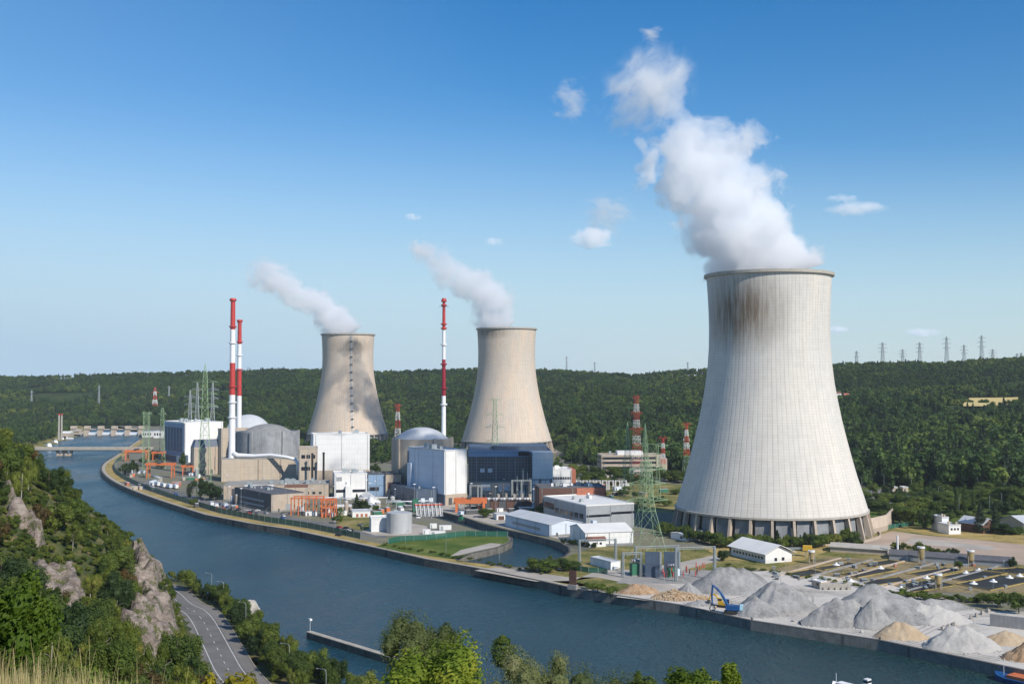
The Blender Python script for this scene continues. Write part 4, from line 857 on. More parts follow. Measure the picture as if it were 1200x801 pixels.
# ---------- lattice towers
def lattice(mb, z0, z1, w0, w1, th, n, yaw=0):
    zs = []; z = z0; 
    for i in range(n+1): zs.append(z0+(z1-z0)*(1-(1-i/n)**1.25))
    def cor(z): w = lerp(w0, w1, (z-z0)/(z1-z0))/2; return [(-w, -w, z), (w, -w, z), (w, w, z), (-w, w, z)]
    for a, b_ in zip(zs, zs[1:]):
        p, q = cor(a), cor(b_)
        for i in range(4):
            j = (i+1) % 4
            mb.bar(p[i], q[i], th, n=3); mb.bar(p[i], q[j], th*.6, n=3); mb.bar(p[j], q[i], th*.6, n=3); mb.bar(q[i], q[j], th*.6, n=3)
def pylon(label, xc, base_y, top_y, w0, w1, secs, arms=(), th=.3, yaw=.4, name='pylon', group=None, waist=None, Y=None, cat='pylon', zb=0, armh=2.2):
    """secs: [(fraction start, fraction end, material)], arms: [(fraction, half length m, material)]"""
    if Y is None: X, Y = G(xc, base_y)
    H = ZT(top_y, Y)-zb; X = XP(xc, Y, H/2+zb); t = thing(name, label, cat, (X, Y, zb), yaw, group)
    prof = waist or [(0, w0), (1, w1)]
    for (f0, f1, m_) in secs:
        cuts = sorted({f0, f1}|{p[0] for p in prof if f0 < p[0] < f1}); mb = MB()
        for a, b_ in zip(cuts, cuts[1:]):
            wa, wb = interp(a, prof), interp(b_, prof); lattice(mb, H*a, H*b_, wa, wb, th, max(2, int(H*(b_-a)/max(2.2, (wa+wb)*.6))))
        mb.build('mast_section', MT[m_], t)
    for (f, hl, m_) in arms:
        z = H*f; w = interp(f, prof)/2
        for s in (-1, 1):
            mb = MB(); tip = (s*hl, 0, z+.3)
            for yy in (-w, w): mb.bar((s*w, yy, z), tip, th*.7, n=3); mb.bar((s*w, yy, z+armh), tip, th*.7, n=3)
            for q in (.33, .66):
                xx = lerp(s*w, s*hl, q); mb.bar((xx, 0, z), (xx, 0, z+armh*(1-q)+.3), th*.5, n=3)
            mb.bar((s*hl*.95, 0, z+.3), (s*hl*.95, 0, z-2), th*.5, n=3); mb.build('cross_arm', MT[m_], t)
    return t
rw_ = lambda k, f0=0: [(f0+(1-f0)*i/k, f0+(1-f0)*(i+1)/k, 'red' if (k-i) % 2 else 'wpaint') for i in range(k)]
pylon('tallest red and white lattice mast in front of the woods', 746, 566, 464, 13, 4.2, rw_(11), [(.62, 7, 'red'), (.8, 5.5, 'red'), (.985, 3.6, 'red')], .15, .3, waist=[(0, 12), (.45, 5.4), (1, 2.8)])
pylon('shorter red and white lattice pylon on green legs right of the tallest mast', 777, 562, 513, 5, 1.5, [(0, .38, 'green')]+rw_(5, .38), [(.985, 4.5, 'red')], .2, .2)
pylon('red and white lattice pylon on green legs beside the left edge of the nearest tower', 804.5, 561, 496, 7, 1.7, [(0, .42, 'green')]+rw_(5, .42), [(.98, 4.5, 'red'), (.7, 3.2, 'wpaint')], .2, .2)
pylon('red and white lattice mast between the silvery dome and the farthest tower', 466, 545, 473, 8.5, 2.2, rw_(9), [(.97, 3.5, 'red')], .17, .3, Y=1050)
pylon('distant red and white lattice pylon above the river bend', 181.5, 476, 453.5, 12, 2.4, rw_(5), [(.75, 8, 'red')], .7, .3, Y=2420, zb=29)
pylon('large pale green lattice pylon with two long arms left of the nearest tower', 758, 655, 541, 12, 2, [(0, 1, 'green')], [(.60, 12, 'green'), (.77, 11, 'green'), (.92, 10, 'green')], .20, .25, waist=[(0, 17), (.5, 7), (.62, 5.4), (1, 4.0)])
pylon('green portal pylon behind the large pale green one', 764, 590, 520, 11, 8, [(0, 1, 'green')], [(.97, 13, 'green')], .22, .1)
pylon('slim green spire pylon left of the tallest mast', 735.5, 592, 495, 9, .4, [(0, 1, 'green')], [(.52, 5, 'green')], .2, .2)
pylon('slim green spire pylon right of the tallest mast', 756, 592, 496, 9, .4, [(0, 1, 'green')], [(.5, 5, 'green')], .2, .5)
pylon('pale green pylon standing in front of the middle cooling tower', 580, 596, 467, 9, 2, [(0, 1, 'green')], [(.55, 8, 'green'), (.7, 8, 'green'), (.83, 7, 'green'), (.985, 4.5, 'green')], .2, .1, waist=[(0, 9), (.5, 4.6), (1, 2.2)], Y=900)
pylon('tall green lattice pylon rising above the leftmost big hall', 240, 585, 426, 12, 1.2, [(0, 1, 'green')], [(.93, 1.5, 'green'), (.86, 10, 'green'), (.77, 10, 'green'), (.68, 10, 'green')], .22, .2, waist=[(0, 12), (.62, 5), (.9, 3.2), (1, .5)], Y=880)
pylon('pale green portal pylon at the river bend beside the orange crane', 171.5, 560, 483, 6, 5, [(0, 1, 'green')], [(.98, 5, 'green')], .28, .1, Y=1060)
pylon('pale green pylon just right of the portal pylon at the river bend', 190, 548, 478, 7, 2.4, [(0, 1, 'green')], [(.9, 4, 'green')], .3, .3, Y=1160)
for x, ty, lb in ((222.5, 457, 'grey pylon behind the leftmost big hall, left of three'), (231, 448, 'grey pylon behind the leftmost big hall, middle of three'), (249, 448, 'grey pylon behind the leftmost big hall, right of three')):
    pylon(lb, x, 520, ty, 9, 2, [(0, 1, 'galv')], [(.9, 7, 'galv'), (.78, 7, 'galv'), (.66, 7, 'galv')], .4, .2, Y=1350, group='grey pylons behind the blue sided hall', waist=[(0, 10), (.6, 4), (1, 1.2)])
ridge = [(1034.5, 401), (1058, 409), (1078, 401), (1109.5, 394.5), (1130, 404), (1150.5, 393), (1163.5, 409), (1192, 414), (1197, 413), (1004, 411)]
lbl = ['pylon on the ridge just right of the nearest tower with three tiers', 'small pylon on the ridge between the first two large ones', 'second large pylon on the ridge from the nearest tower', 'third large pylon on the ridge from the nearest tower', 'small pylon on the ridge between the two tallest ones', 'tallest looking pylon on the ridge toward the right edge', 'small pylon on the ridge right of the tallest looking one', 'tiny pylon on the ridge near the right edge', 'tiny pylon on the ridge closest to the right edge', 'faint pale pylon on the ridge nearest the cooling tower']
for (x, ty), lb in zip(ridge, lbl):
    Y = 2450 if ty < 403 else (2700 if ty < 412 else 3000); b_ = (x-600)/F; zb = hillz(b_, min(Y, interp(b_, CR)))
    pylon(lb, x, 430, ty, 9, 2, [(0, 1, 'galv')], [(.92, 9, 'galv'), (.78, 11, 'galv'), (.64, 9, 'galv')] if ty < 410 else [(.9, 7, 'galv'), (.7, 7, 'galv')], .55, .1, Y=Y, zb=zb, group='pylons on the wooded ridge')
for x, ty, Y, lb in ((37, 457, 2600, 'faint pylon on the far left wooded slope'), (116, 451, 2600, 'faint pylon on the wooded slope above the weir'), (198, 452, 2600, 'faint pylon right of the distant red and white one'), (664, 417, 2900, 'thin mast on the ridge right of the middle tower'), (697, 424, 2900, 'small mast on the ridge between the middle and nearest towers'), (806, 424, 2900, 'small mast on the ridge just left of the nearest tower'), (291, 430, 2950, 'small white mast on the ridge right of the two stacks')):
    b_ = (x-600)/F; pylon(lb, x, 430, ty, 5, 1.2, [(0, 1, 'galv')], [(.9, 4, 'galv')], .5, .1, Y=Y, zb=hillz(b_, Y), group='distant masts on the wooded hills')
# ================================================================ BRIDGE, WEIR, RIVERSIDE
Yb = 1405.0; zd = ZT(524.6, Yb); t = thing('road_bridge', 'long flat concrete road bridge crossing the river on slanted legs', 'bridge', (-560, Yb, 0))
MB().box(-90, 105, -6, 6, zd-2.2, zd-.4).box(-90, 105, -4, 4, zd-3.4, zd-2.2).build('deck', MT['conc'], t); 
for y in (-6, 6): MB().box(-90, 105, y-.15, y+.15, zd-.39, zd+1).build('parapet', MT['cope'], t)
for x in (-10.5, 0, 80):
    MB().bar((x-4.5, 0, zd-2.5), (x-1.5, 0, WZ), 3).bar((x+4.5, 0, zd-2.5), (x+1.5, 0, WZ), 3).box(x-3.5, x+3.5, -4, 4, -8, WZ+1.2).build('pier', MT['beige2'], t)
Yd = 1890.0; X0, X1 = XP(84, Yd), XP(168, Yd); t = thing('weir', 'low concrete weir with gate piers across the river beyond the bridge', 'weir', (X0, Yd, 0)); L = X1-X0
MB().box(0, L, -4, 4, -8, -2.2).build('sill', MT['concg'], t); MB().box(0, L, 4, 8, 6.4, 8).build('walkway', MT['beige2'], t)
for i in range(6):
    x = L*(.02+.19*i); MB().box(x-2.6, x+2.6, -8, 9, -8, 6.4).box(x-4, x+4, -2, 8, 8.003, 13).build('pier', MT['beige'], t)
for i in range(5):
    x0, x1 = L*(.02+.19*i)+2.7, L*(.21+.19*i)-2.7; MB().box(x0, x1, 2, 3, -2, 2.4).build('gate', MT['bluew'], t)
def simple(name, label, cat, px, base, w, h, d, m, Y=None, roof=None, gab=0, yaw=0, win=0, group=None):
    if Y is None: X, Y = G(px, base)
    X = XP(px, Y, 0); W = w/F*Y; H = h/F*Y; t = thing(name, label, cat, (X, Y, 0), yaw, group); MB().box(-W/2, W/2, 0, d, -.2, H).build('wall', m, t)
    r = MB(); o = .4
    if gab:
        r.v = [(-W/2-o, -o, H), (W/2+o, -o, H), (W/2+o, d/2, H+gab), (-W/2-o, d/2, H+gab), (W/2+o, d+o, H), (-W/2-o, d+o, H)]; r.f = [(0, 1, 2, 3), (3, 2, 4, 5), (0, 3, 5), (1, 4, 2), (0, 5, 4, 1)]
    else: r.box(-W/2-o, W/2+o, -o, d+o, H+.003, H+.4)
    r.build('roof', roof or MT['lgrey'], t)
    for i in range(win):
        x = -W/2+W*(i+.5)/win; MB().box(x-W/win*.3, x+W/win*.3, -.12, .02, H*.35, H*.75).build('window', MT['glass'], t)
    return t
simple('lock_house', 'pale yellow lock house at the left end of the weir', 'building', 88, 508.5, 9, 4.5, 14, MT['beige'], win=4)
simple('boat_shed', 'white roofed boat shed on the far left bank', 'shed', 76.5, 511, 10, 3.6, 18, MT['beige2'], roof=MT['wroof'], gab=3)
simple('house', 'red roofed house on the far left bank', 'house', 52.5, 512.5, 6, 2.6, 14, MT['brick'], roof=MT['brick'], gab=3)
simple('lock_building', 'white building with dark windows at the right end of the weir', 'building', 172, 512, 11, 6.5, 20, MT['whiter'], win=4)
simple('lock_building', 'second white building right of the one at the weir end', 'building', 184.5, 513, 9, 8, 20, MT['whiter'], win=3)
simple('house', 'white house among trees right of the nearest tower on the slope', 'house', 984, 474, 5, 3.5, 12, MT['whiter'], Y=1750, gab=3, roof=MT['tile'])
simple('house', 'red roofed house on the wooded slope right of the nearest tower', 'house', 993.5, 474, 6, 3, 12, MT['brick'], Y=1730, gab=3, roof=MT['brick'])
for o in list(COL.objects)[-7:]:
    if o.get('label') and 'slope' in o['label'] : o.location.z = hillz((o.location.x)/o.location.y, o.location.y)+8
for x, lb in ((69, 'left one of two slim white chimneys on the far left bank'), (72.2, 'right one of two slim white chimneys on the far left bank')):
    Y = 1700; t = thing('chimney', lb, 'chimney', (XP(x, Y, 20), Y, 0), group='slim white chimneys'); H = ZT(484.5, Y); MB().lathe([(1.5, 0), (1.2, H)], 12, capt=True).build('shaft', MT['conc'], t, 'auto'); MB().lathe([(1.7, H-2), (1.7, H), (1, H)], 12).build('cap', MT['red'], t, 'auto')
# moored boats on the far left bank
def boat(label, x, y, L, yaw, hull, deck, group=None, z=WZ, name='moored_barge', cargo=None):
    t = thing(name, label, 'boat', (x, y, z), yaw, group); w = L*.075+.9; mb = MB(); secs = [(-L/2, .75, .1), (-L*.46, 1, 0), (L*.36, 1, 0), (L*.45, .72, .3), (L/2, .05, .8)]
    pr = None
    for (sx, f, up) in secs:
        k = len(mb.v); mb.v += [(sx, -w*f*.75, -.8), (sx, -w*f, 1.5+up), (sx, w*f, 1.5+up), (sx, w*f*.75, -.8)]
        if pr is not None: mb.f += [(pr+j, k+j, k+(j+1) % 4, pr+(j+1) % 4) for j in range(4)]
        else: mb.f.append((k+3, k+2, k+1, k))
        pr = k
    mb.f.append((pr, pr+1, pr+2, pr+3)); mb.build('hull', hull, t)
    MB().box(-L*.4, -L*.24, -w*.7, w*.7, 1.5, 3.9).box(-L*.39, -L*.29, -w*.5, w*.5, 3.9, 5.6).build('wheelhouse', deck, t); MB().box(-L*.392, -L*.288, -w*.51, w*.51, 4.5, 5.2).build('window', MT['glass'], t)
    MB().box(-L*.2, L*.36, -w*.72, w*.72, 1.503, 2.5).build('hatch_cover', cargo or MT['lgrey'], t); MB().bar((L*.42, 0, 1.6), (L*.42, 0, 5), .12).build('mast', MT['wpaint'], t); return t
for x, y, L, lb in ((47, 522.5, 38, 'white barge moored on the far left bank, nearest the bridge'), (55, 518.5, 34, 'second white barge along the far left bank'), (63, 515.5, 34, 'dark hulled barge moored on the far left bank')):
    q = G(x, y, WZ); boat(lb, q[0]+12, q[1], L, R(118), MT['wpaint'] if 'white' in lb else MT['brown'], MT['white'], 'barges on the far left bank')
q = G(81.5, 514, WZ); boat('small white boat on the open water below the weir', q[0], q[1], 12, .3, MT['wpaint'], MT['white'], None, WZ, 'motorboat')
# barge at the gravel quay (right edge)
bq = G(1174, 791, WZ); ud = (Vector(RB[2])-Vector(RB[1])).normalized(); q = (bq[0]-ud.x*19-ud.y*4.2, bq[1]-ud.y*19+ud.x*4.2); boat('blue barge with an orange hatch moored at the gravel quay on the right edge', q[0], q[1], 38, math.atan2(ud.y, ud.x), MT['bcrane'], MT['white'], None, WZ, 'moored_barge', MT['orange'])
# pier in the river
A = G(362, 741, -1.5); B = G(470, 774, -1.5); t = thing('river_pier', 'long dark concrete pier jutting into the river with a white lamp post at its tip', 'pier', (A[0], A[1], 0), math.atan2(B[1]-A[1], B[0]-A[0])); L = math.dist(A, B)+8
MB().box(0, L, -1.0, 1.0, -9, -1.2).build('wall', MT['quay'], t); MB().box(-.1, L, -1.15, 1.15, -1.2, -.85).build('coping', MT['cope'], t); MB().bar((.8, 0, -.9), (.8, 0, 3.2), .1).build('post', MT['wpaint'], t); MB().box(.2, 1.4, -.5, .5, 3.2, 3.9).build('lamp', MT['wpaint'], t)
# fences along the plant
def fence(label, pts, h, step=6, m=None, name='mesh_fence'):
    pts = resample(pts, step); t = thing(name, label, 'fence', (*pts[0], 0)); o = pts[0]; P = [(x-o[0], y-o[1]) for x, y in pts]
    thick_wall(P, .1, h, -.04, .04).build('mesh_panel', m or MT['fence'], t)
    k = max(1, len(P)//70)
    for x, y in P[::k]: MB().bar((x, y, 0), (x, y, h+.3), .16).build('post', MT['galv'], t)
rbo = offset(RBr, -13); fz = [p for p in rbo if G(455, 636)[0] > p[0] and p[1] < 1330]
fence('long green wire mesh fence following the riverside embankment', fz, 3.6, 7)
fence('green wire mesh fence along the grassy peninsula in the intake basin', [G(455, 637), G(470, 634), G(500, 632.5), G(545, 628), G(595, 628.5)], 3.2, 6)
fence('green wire mesh fence at the foot of the beige barrier wall', [G(978, 627), G(1010, 629), G(1038, 620), G(1070, 615)], 2.6, 5)
fence('green wire mesh fence beside the substation hut', [G(672, 668), G(690, 670.5), G(712, 672)], 2.6, 4)
# ================================================================ ORANGE CRANES AND FRAMES
def gantry(label, pxa, pxb, base, top, Yd=0, depth=9, m='orange', beam=1.1, name='gantry_crane', cat='crane', z0=0):
    A, B = G(pxa, base), G(pxb, base); L = math.dist(A, B); yaw = math.atan2(B[1]-A[1], B[0]-A[0]); H = ZT(top, A[1]); t = thing(name, label, cat, (*A, 0), yaw)
    for x in (0, L):
        for y in (0, depth): MB().bar((x, y, 0), (x, y+(.8 if y == 0 else -.8), H-beam), beam*.75).build('leg', MT[m], t)
        MB().box(x-.4, x+.4, .8, depth-.8, H*.55, H*.55+.6).build('brace', MT[m], t)
    for y in (.8, depth-.8-beam): MB().box(-2, L+2, y, y+beam, H-beam*1.6, H).build('girder', MT[m], t)
    MB().box(L*.4, L*.55, 0, depth, H+.003, H+1.4).build('trolley', MT['dgrey'], t); return t
gantry('orange gantry crane with a long roof like girder at the river bend', 147, 171, 540, 527, beam=1.7)
gantry('tall orange gantry crane over parked trucks, second from the river bend', 172, 201, 560, 542.5, beam=1.3)
gantry('small orange gantry crane right of the tall one, beside green containers', 214, 226, 557, 545, beam=1.2)
gantry('orange gantry crane behind the pylon at the river bend', 179, 190, 539, 529, beam=1.4)
gantry('wide orange gantry crane with a thick girder in front of the white walled hall', 535, 567, 600, 583.5, beam=2.4, depth=7)
def frame(label, pxa, pxb, base, top, bays, depth=10, lv=1):
    A, B = G(pxa, base), G(pxb, base); L = math.dist(A, B); yaw = math.atan2(B[1]-A[1], B[0]-A[0]); H = ZT(top, A[1]); t = thing('lifting_frame', label, 'steel frame', (*A, 0), yaw)
    for i in range(bays+1):
        for y in (0, depth): MB().box(L*i/bays-.35, L*i/bays+.35, y-.35, y+.35, 0, H).build('post', MT['orange'], t)
        MB().box(L*i/bays-.3, L*i/bays+.3, .35, depth-.35, H-.7, H-.003).build('cross_beam', MT['orange'], t)
    for y in (0, depth):
        for k in range(lv): z = H*(1-k*.45); MB().box(-.4, L+.4, y-.4, y+.4, z+.003, z+.7).build('beam', MT['orange'], t)
frame('open orange steel frame left of the denser orange one near the warehouse', 341, 376, 604, 584, 4, 12)
frame('dense two level orange steel frame at the end of the open one', 377, 392, 606, 586, 3, 8, 2)
# trash rakes / screens row at the basin
for i in range(7):
    x = 489+i*4.6; q = G(x, 605.5-(i*.1)); t = thing('intake_screen', 'grey intake screen machine in the row beside the basin', 'screen machine', (*q, 0), R(20), 'intake screens beside the basin')
    MB().bar((0, 0, 0), (0, 4, 8.6), 1.1).bar((1.4, 0, 0), (1.4, 4, 8.6), .4).build('rake_frame', MT['grey'], t); MB().box(-.8, 2, 3, 5.4, 5.5, 7.4).build('motor_house', MT['dblue'], t); MB().box(-.9, 2.1, 2.8, 5.6, 7.403, 8.2).build('cover', MT['orange'] if i % 2 else MT['red'], t)
q = G(484, 600); t = thing('rake_carriage', 'green rake carriage left of the row of intake screens', 'carriage', (*q, 0), R(15)); MB().box(0, 4, 0, 4, 1, 9).build('body', MT['dgreen'], t)
for a in (0, 3.4): MB().box(a, a+.6, -.8, 4.8, 0, 1).build('leg', MT['dgreen'], t)
# tower crane like finger pole things
# ================================================================ SUBSTATION
def post(mb, x, y, h, w=.25): mb.bar((x, y, 0), (x, y, h), w)
def sgantry(label, px, py, top, wpx, m='galv', n=2, group=None, yaw=R(20), th=.35, name='steel_gantry'):
    A = G(px, py); H = ZT(top, A[1]); Wd = wpx/F*A[1]; t = thing(name, label, 'steel gantry', (*A, 0), yaw, group)
    for i in range(n):
        x = Wd*i/(n-1); mb = MB(); lattice(mb, 0, H, 1.1, .7, th*.6, max(4, int(H/1.3))); mb.v = [(a+x, b_, c) for a, b_, c in mb.v]; mb.build('column', MT[m], t)
    mb = MB(); k = max(2, int(Wd/1.5))
    for y in (-.4, .4):
        for z in (H-.9, H-.1): mb.bar((0, y, z), (Wd, y, z), th*.5, n=3)
    for i in range(k): mb.bar((Wd*i/k, -.4, H-.9), (Wd*(i+1)/k, .4, H-.1), th*.35, n=3)
    mb.build('cross_beam', MT[m], t)
    for i in range(3*(n-1)):
        x = Wd*(i+.5)/(3*(n-1)); MB().lathe([(.12, H-2.6), (.28, H-2.4), (.12, H-2.1), (.28, H-1.8), (.12, H-1.5), (.1, H-.9)], 6, o=(x, 0)).build('insulator', MT['brown'], t)
for i, (px, py, tp, w, lb) in enumerate(((679, 664, 632, 44, 'steel gantry at the left end of the small outdoor substation'), (730, 676, 647, 22, 'low steel gantry around the green transformer'), (792, 681, 641, 48, 'steel gantry with tall columns right of the dark blast walls'), (745, 672, 640, 52, 'long steel gantry behind the dark blast walls'))):
    sgantry(lb, px, py, tp, w, yaw=R(12))
for px, w, lb in ((756, 17, 'left dark blue blast wall between transformers'), (778, 17, 'right dark blue blast wall between transformers')):
    A = G(px, 676 if px < 770 else 673); H = ZT(646, A[1]); t = thing('blast_wall', lb, 'blast wall', (*A, 0), R(-8)); MB().box(0, w/F*A[1], 0, .5, 0, H).build('panel', MT['dblue'], t); MB().box(w/F*A[1]+.003, w/F*A[1]+.9, -.1, .6, 0, H).build('end_column', MT['galv'], t)
def transformer(label, px, py, sc=1.0, m='dgreen', yaw=R(15), group=None):
    A = G(px, py); t = thing('transformer', label, 'transformer', (*A, 0), yaw, group); s = sc
    MB().box(0, 4.5*s, 0, 3*s, .5, 4.6*s).build('tank', MT[m], t); MB().box(-.3, 4.8*s, -.3, 3.3*s, 0, .5).build('plinth', MT['concg'], t)
    MB().tube([(.3*s, 1.5*s, 5.7*s), (4.2*s, 1.5*s, 5.7*s)], .7*s, 12).build('conservator', MT['lgrey'], t, True)
    for i in range(5): MB().box(4.503*s+.1, 5.6*s, .2*s+i*.56*s, .5*s+i*.56*s, .8*s, 4.0*s).build('radiator', MT['bluew'], t)
    for i in range(3): MB().lathe([(.12, 4.6*s), (.3, 4.9*s), (.13, 5.2*s), (.3, 5.5*s), (.12, 5.8*s), (.05, 7.2*s)], 8, o=(.8*s+i*1.4*s, .6*s)).build('bushing', MT['brown'], t)
transformer('green transformer with a pale tank on top at the left of the blast walls', 741, 675, 1.25)
transformer('green transformer between the two dark blast walls', 762, 676, 1.0); transformer('green transformer right of the dark blast walls', 784, 677, 1.0)
rg = random.Random(11)
for i in range(26):
    px, py = rg.uniform(776, 838), rg.uniform(669, 684); A = G(px, py); t = thing('post_insulator', 'red brown post insulator on a steel stand in the small outdoor substation', 'insulator', (*A, 0), 0, 'post insulators of the small outdoor substation')
    h = rg.uniform(2, 3); MB().bar((0, 0, 0), (0, 0, h), .18).build('stand', MT['galv'], t); MB().lathe([(.16, h), (.34, h+.3), (.16, h+.6), (.34, h+.9), (.16, h+1.2), (.34, h+1.5), (.16, h+1.8), (.3, h+2.3), (.1, h+2.6)], 8).build('insulator', MT['red'] if i % 2 else MT['brown'], t)
sub = patch('substation_gravel', [(722, 683), (842, 684), (842, 668), (740, 668)], MT['groof'], .07)
# switchyard between the hall and the brick house
names = ['leftmost', 'second', 'third', 'fourth', 'fifth', 'sixth', 'seventh', 'eighth']
for i, (px, py, tp, w) in enumerate(((551, 598, 568, 26), (577, 598, 566, 24), (600, 598, 562, 22), (620, 597, 561, 26), (560, 592, 569, 40), (600, 591, 567, 46), (648, 600, 569, 24), (668, 596, 571, 26))):
    sgantry('dark lattice gantry, %s in the switchyard before the glazed turbine hall' % names[i], px, py, tp, w, 'dgrey' if i % 2 else 'galv', 3, 'dark switchyard gantries', R(5), .45)
for i, px in enumerate((606, 613, 618)):
    A = G(px, 596); t = thing('lightning_mast', ('left', 'middle', 'right')[i]+' pointed lightning mast before the dark glazed facade', 'mast', (*A, 0), 0, 'pointed lightning masts'); H = ZT((557, 549, 553)[i], A[1]); mb = MB(); lattice(mb, 0, H, 2.2, .1, .25, 9); mb.build('mast', MT['galv'], t)
for i in range(6):
    px = 574+i*9.2; A = G(px, 597.5+(i % 2)); t = thing('firewall_pillar', 'tall concrete fire wall in the switchyard row before the turbine hall', 'fire wall', (*A, 0), R(5), 'concrete fire walls of the switchyard'); MB().box(0, 1.6, 0, 9, 0, 11).build('wall', MT['beige2'], t); MB().box(-.15, 1.75, -.15, 9.15, 11.003, 11.5).build('coping', MT['cope'], t)
for i in range(6):
    transformer('dark transformer in the switchyard row before the turbine hall', 566+i*9.2, 599, 1.5, 'brown' if i % 2 else 'dgrey', R(5), 'dark transformers in the switchyard row')
for i in range(9):
    px = 668+i*7.6; sgantry('white steel portal of the yard behind the brick switch house, number', px, 574, 562.5, 5, 'wpaint', 2, 'white steel portals behind the brick switch house', R(3), .3, 'steel_portal')
for o in COL.objects:
    if o.get('group') == 'white steel portals behind the brick switch house': o['label'] = 'white steel portal in the yard behind the brick switch house'
# misc containers / clutter in the plant
rg = random.Random(5); cc = [('white', 'white'), ('bluew', 'pale blue'), ('dgrey', 'dark grey'), ('dgreen', 'green'), ('beige2', 'beige'), ('orange', 'orange'), ('brick', 'rust red')]
zones = [(150, 232, 553, 574, 22, 'by the riverside trucks'), (232, 300, 588, 600, 12, 'beside the dark sided warehouse'), (400, 520, 590, 604, 16, 'on the pale apron near the round tank'), (540, 640, 596, 603, 22, 'at the foot of the switchyard'), (345, 400, 598, 606, 9, 'under the orange frames'), (690, 800, 560, 590, 12, 'in the yard below the office building'), (455, 476, 583, 592, 4, 'beside the dark blue building')]
for (x0, x1, y0, y1, n_, where) in zones:
    for i in range(n_):
        px = rg.uniform(x0, x1); py = lerp(y0, y1, rg.random()); m_, cn = rg.choice(cc); A = G(px, py); k = rg.random(); yw = R(rg.choice((20, 36, 110, 126)))
        t = thing('site_container', '%s container or cabin standing %s' % (cn, where), 'container', (*A, 0), yw, '%s containers %s' % (cn, where)); L_, D_, H_ = rg.uniform(4, 9), 2.5, rg.uniform(2.4, 3.2)
        MB().box(0, L_, 0, D_, .1, H_).build('body', MT[m_], t); MB().box(-.08, L_+.08, -.08, D_+.08, H_+.003, H_+.15).build('roof', MT['lgrey'], t); MB().box(L_*.15, L_*.3, -.05, -.003, .2, 2.2).build('door', MT['dgrey'], t)
# ================================================================ VEHICLES
def car_meshes():
    def body():
        mb = MB(); pr = [(-2.15, .35), (-2.15, .85), (-1.6, .95), (-1.1, 1.42), (.6, 1.45), (1.2, .98), (2.1, .85), (2.2, .35)]; k = len(mb.v); n = len(pr)
        for s in (-1, 1):
            for x, z in pr: mb.v.append((x, s*(.86 if z < 1.2 else .68), z))
        mb.f += [tuple(range(n)), tuple(range(2*n-1, n-1, -1))]
        for i in range(n): j = (i+1) % n; mb.f.append((i, n+i, n+j, j))
        return mb
    g = MB(); 
    for s in (-1, 1): k = len(g.v); g.v += [(-1.45, s*.86, 1.0), (1.05, s*.86, 1.0), (.55, s*.73, 1.38), (-1.05, s*.73, 1.38)]; g.f.append((k, k+1, k+2, k+3))
    k = len(g.v); g.v += [(1.16, -.7, 1.02), (1.16, .7, 1.02), (.64, .6, 1.42), (.64, -.6, 1.42), (-1.62, -.7, .98), (-1.62, .7, .98), (-1.14, .6, 1.4), (-1.14, -.6, 1.4)]; g.f += [(k, k+1, k+2, k+3), (k+4, k+5, k+6, k+7)]
    w = MB(); w.lathe([(.01, -.1), (.32, -.1), (.32, .1), (.01, .1)], 12); w.v = [(x, z, y) for x, y, z in w.v]
    return body(), g, w
cb, cg, cw = car_meshes(); cgm = cg.mesh('windows', MT['glass']); cwm = cw.mesh('wheel', MT['black'])
carm = {c: cb.mesh('body', M('car_paint_'+c, v, .3, .03, 1)) for c, v in dict(white=(.75, .75, .75), silver=(.45, .46, .48), black=(.03, .03, .035), red=(.45, .03, .03), blue=(.05, .12, .35), grey=(.2, .2, .21)).items()}
def car(col, x, y, z, yaw, where):
    t = thing('parked_car', '%s car parked %s' % (col, where), 'car', (x, y, z), yaw, '%s cars parked %s' % (col, where)); link(carm[col], 'body', t); g = link(cgm, 'windows', t); g.scale = (1.015, 1.02, 1.01)
    for a in (-1.3, 1.35):
        for s in (-.8, .8): link(cwm, 'wheel', t, (a, s, .33))
    return t
cl = list(carm)
for i in range(34):
    f = rg.random(); px = lerp(150, 340, f); py = interp(px, [(150, 569), (182, 578), (239, 594), (290, 603), (340, 611)])-rg.uniform(1, 7); A = G(px, py); car(rg.choice(cl), *A, .05, R(125+rg.uniform(-6, 6)+(60 if rg.random() < .3 else 0)), 'along the riverside plant road')
for i in range(16):
    A = G(rg.uniform(1008, 1062), rg.uniform(575, 590)); car(rg.choice(cl), *A, .06, R(rg.choice((10, 100))+rg.uniform(-4, 4)), 'in the lot behind the nearest cooling tower')
for i in range(10):
    A = G(rg.uniform(395, 470), rg.uniform(616, 630)); car(rg.choice(cl), *A, .06, R(140+rg.uniform(-8, 8)), 'between the fence and the round tank')
A = G(659, 668); c = car('white', *A, .07, R(160), 'on the quay track'); c['label'] = 'white car alone on the pale track beside the bushes at the basin mouth'; del c['group']
# trucks (blue and white) near the orange crane
for i, (px, py) in enumerate(((183, 569), (190, 570.5), (197, 571.5), (204, 572))):
    A = G(px, py); t = thing('lorry', '%s of four lorries parked under the tall orange gantry crane' % ('leftmost', 'second', 'third', 'rightmost')[i], 'lorry', (*A, 0), R(122), 'lorries under the orange gantry crane'); MB().box(-9, 0, -1.25, 1.25, 1, 3.9).build('trailer', MT['white'] if i != 2 else MT['bluew'], t); MB().box(.4, 2.6, -1.2, 1.2, .8, 3.2).build('cab', MT['white'], t); MB().box(2.603, 2.7, -1, 1, 2, 2.9).build('windscreen', MT['glass'], t)
    for a in (-7.6, -6.2, -1.5, 1.6):
        for s in (-1.05, 1.05): w = link(cwm, 'wheel', t, (a, s, .5)); w.scale = (1.5, 1.5, 1.5)
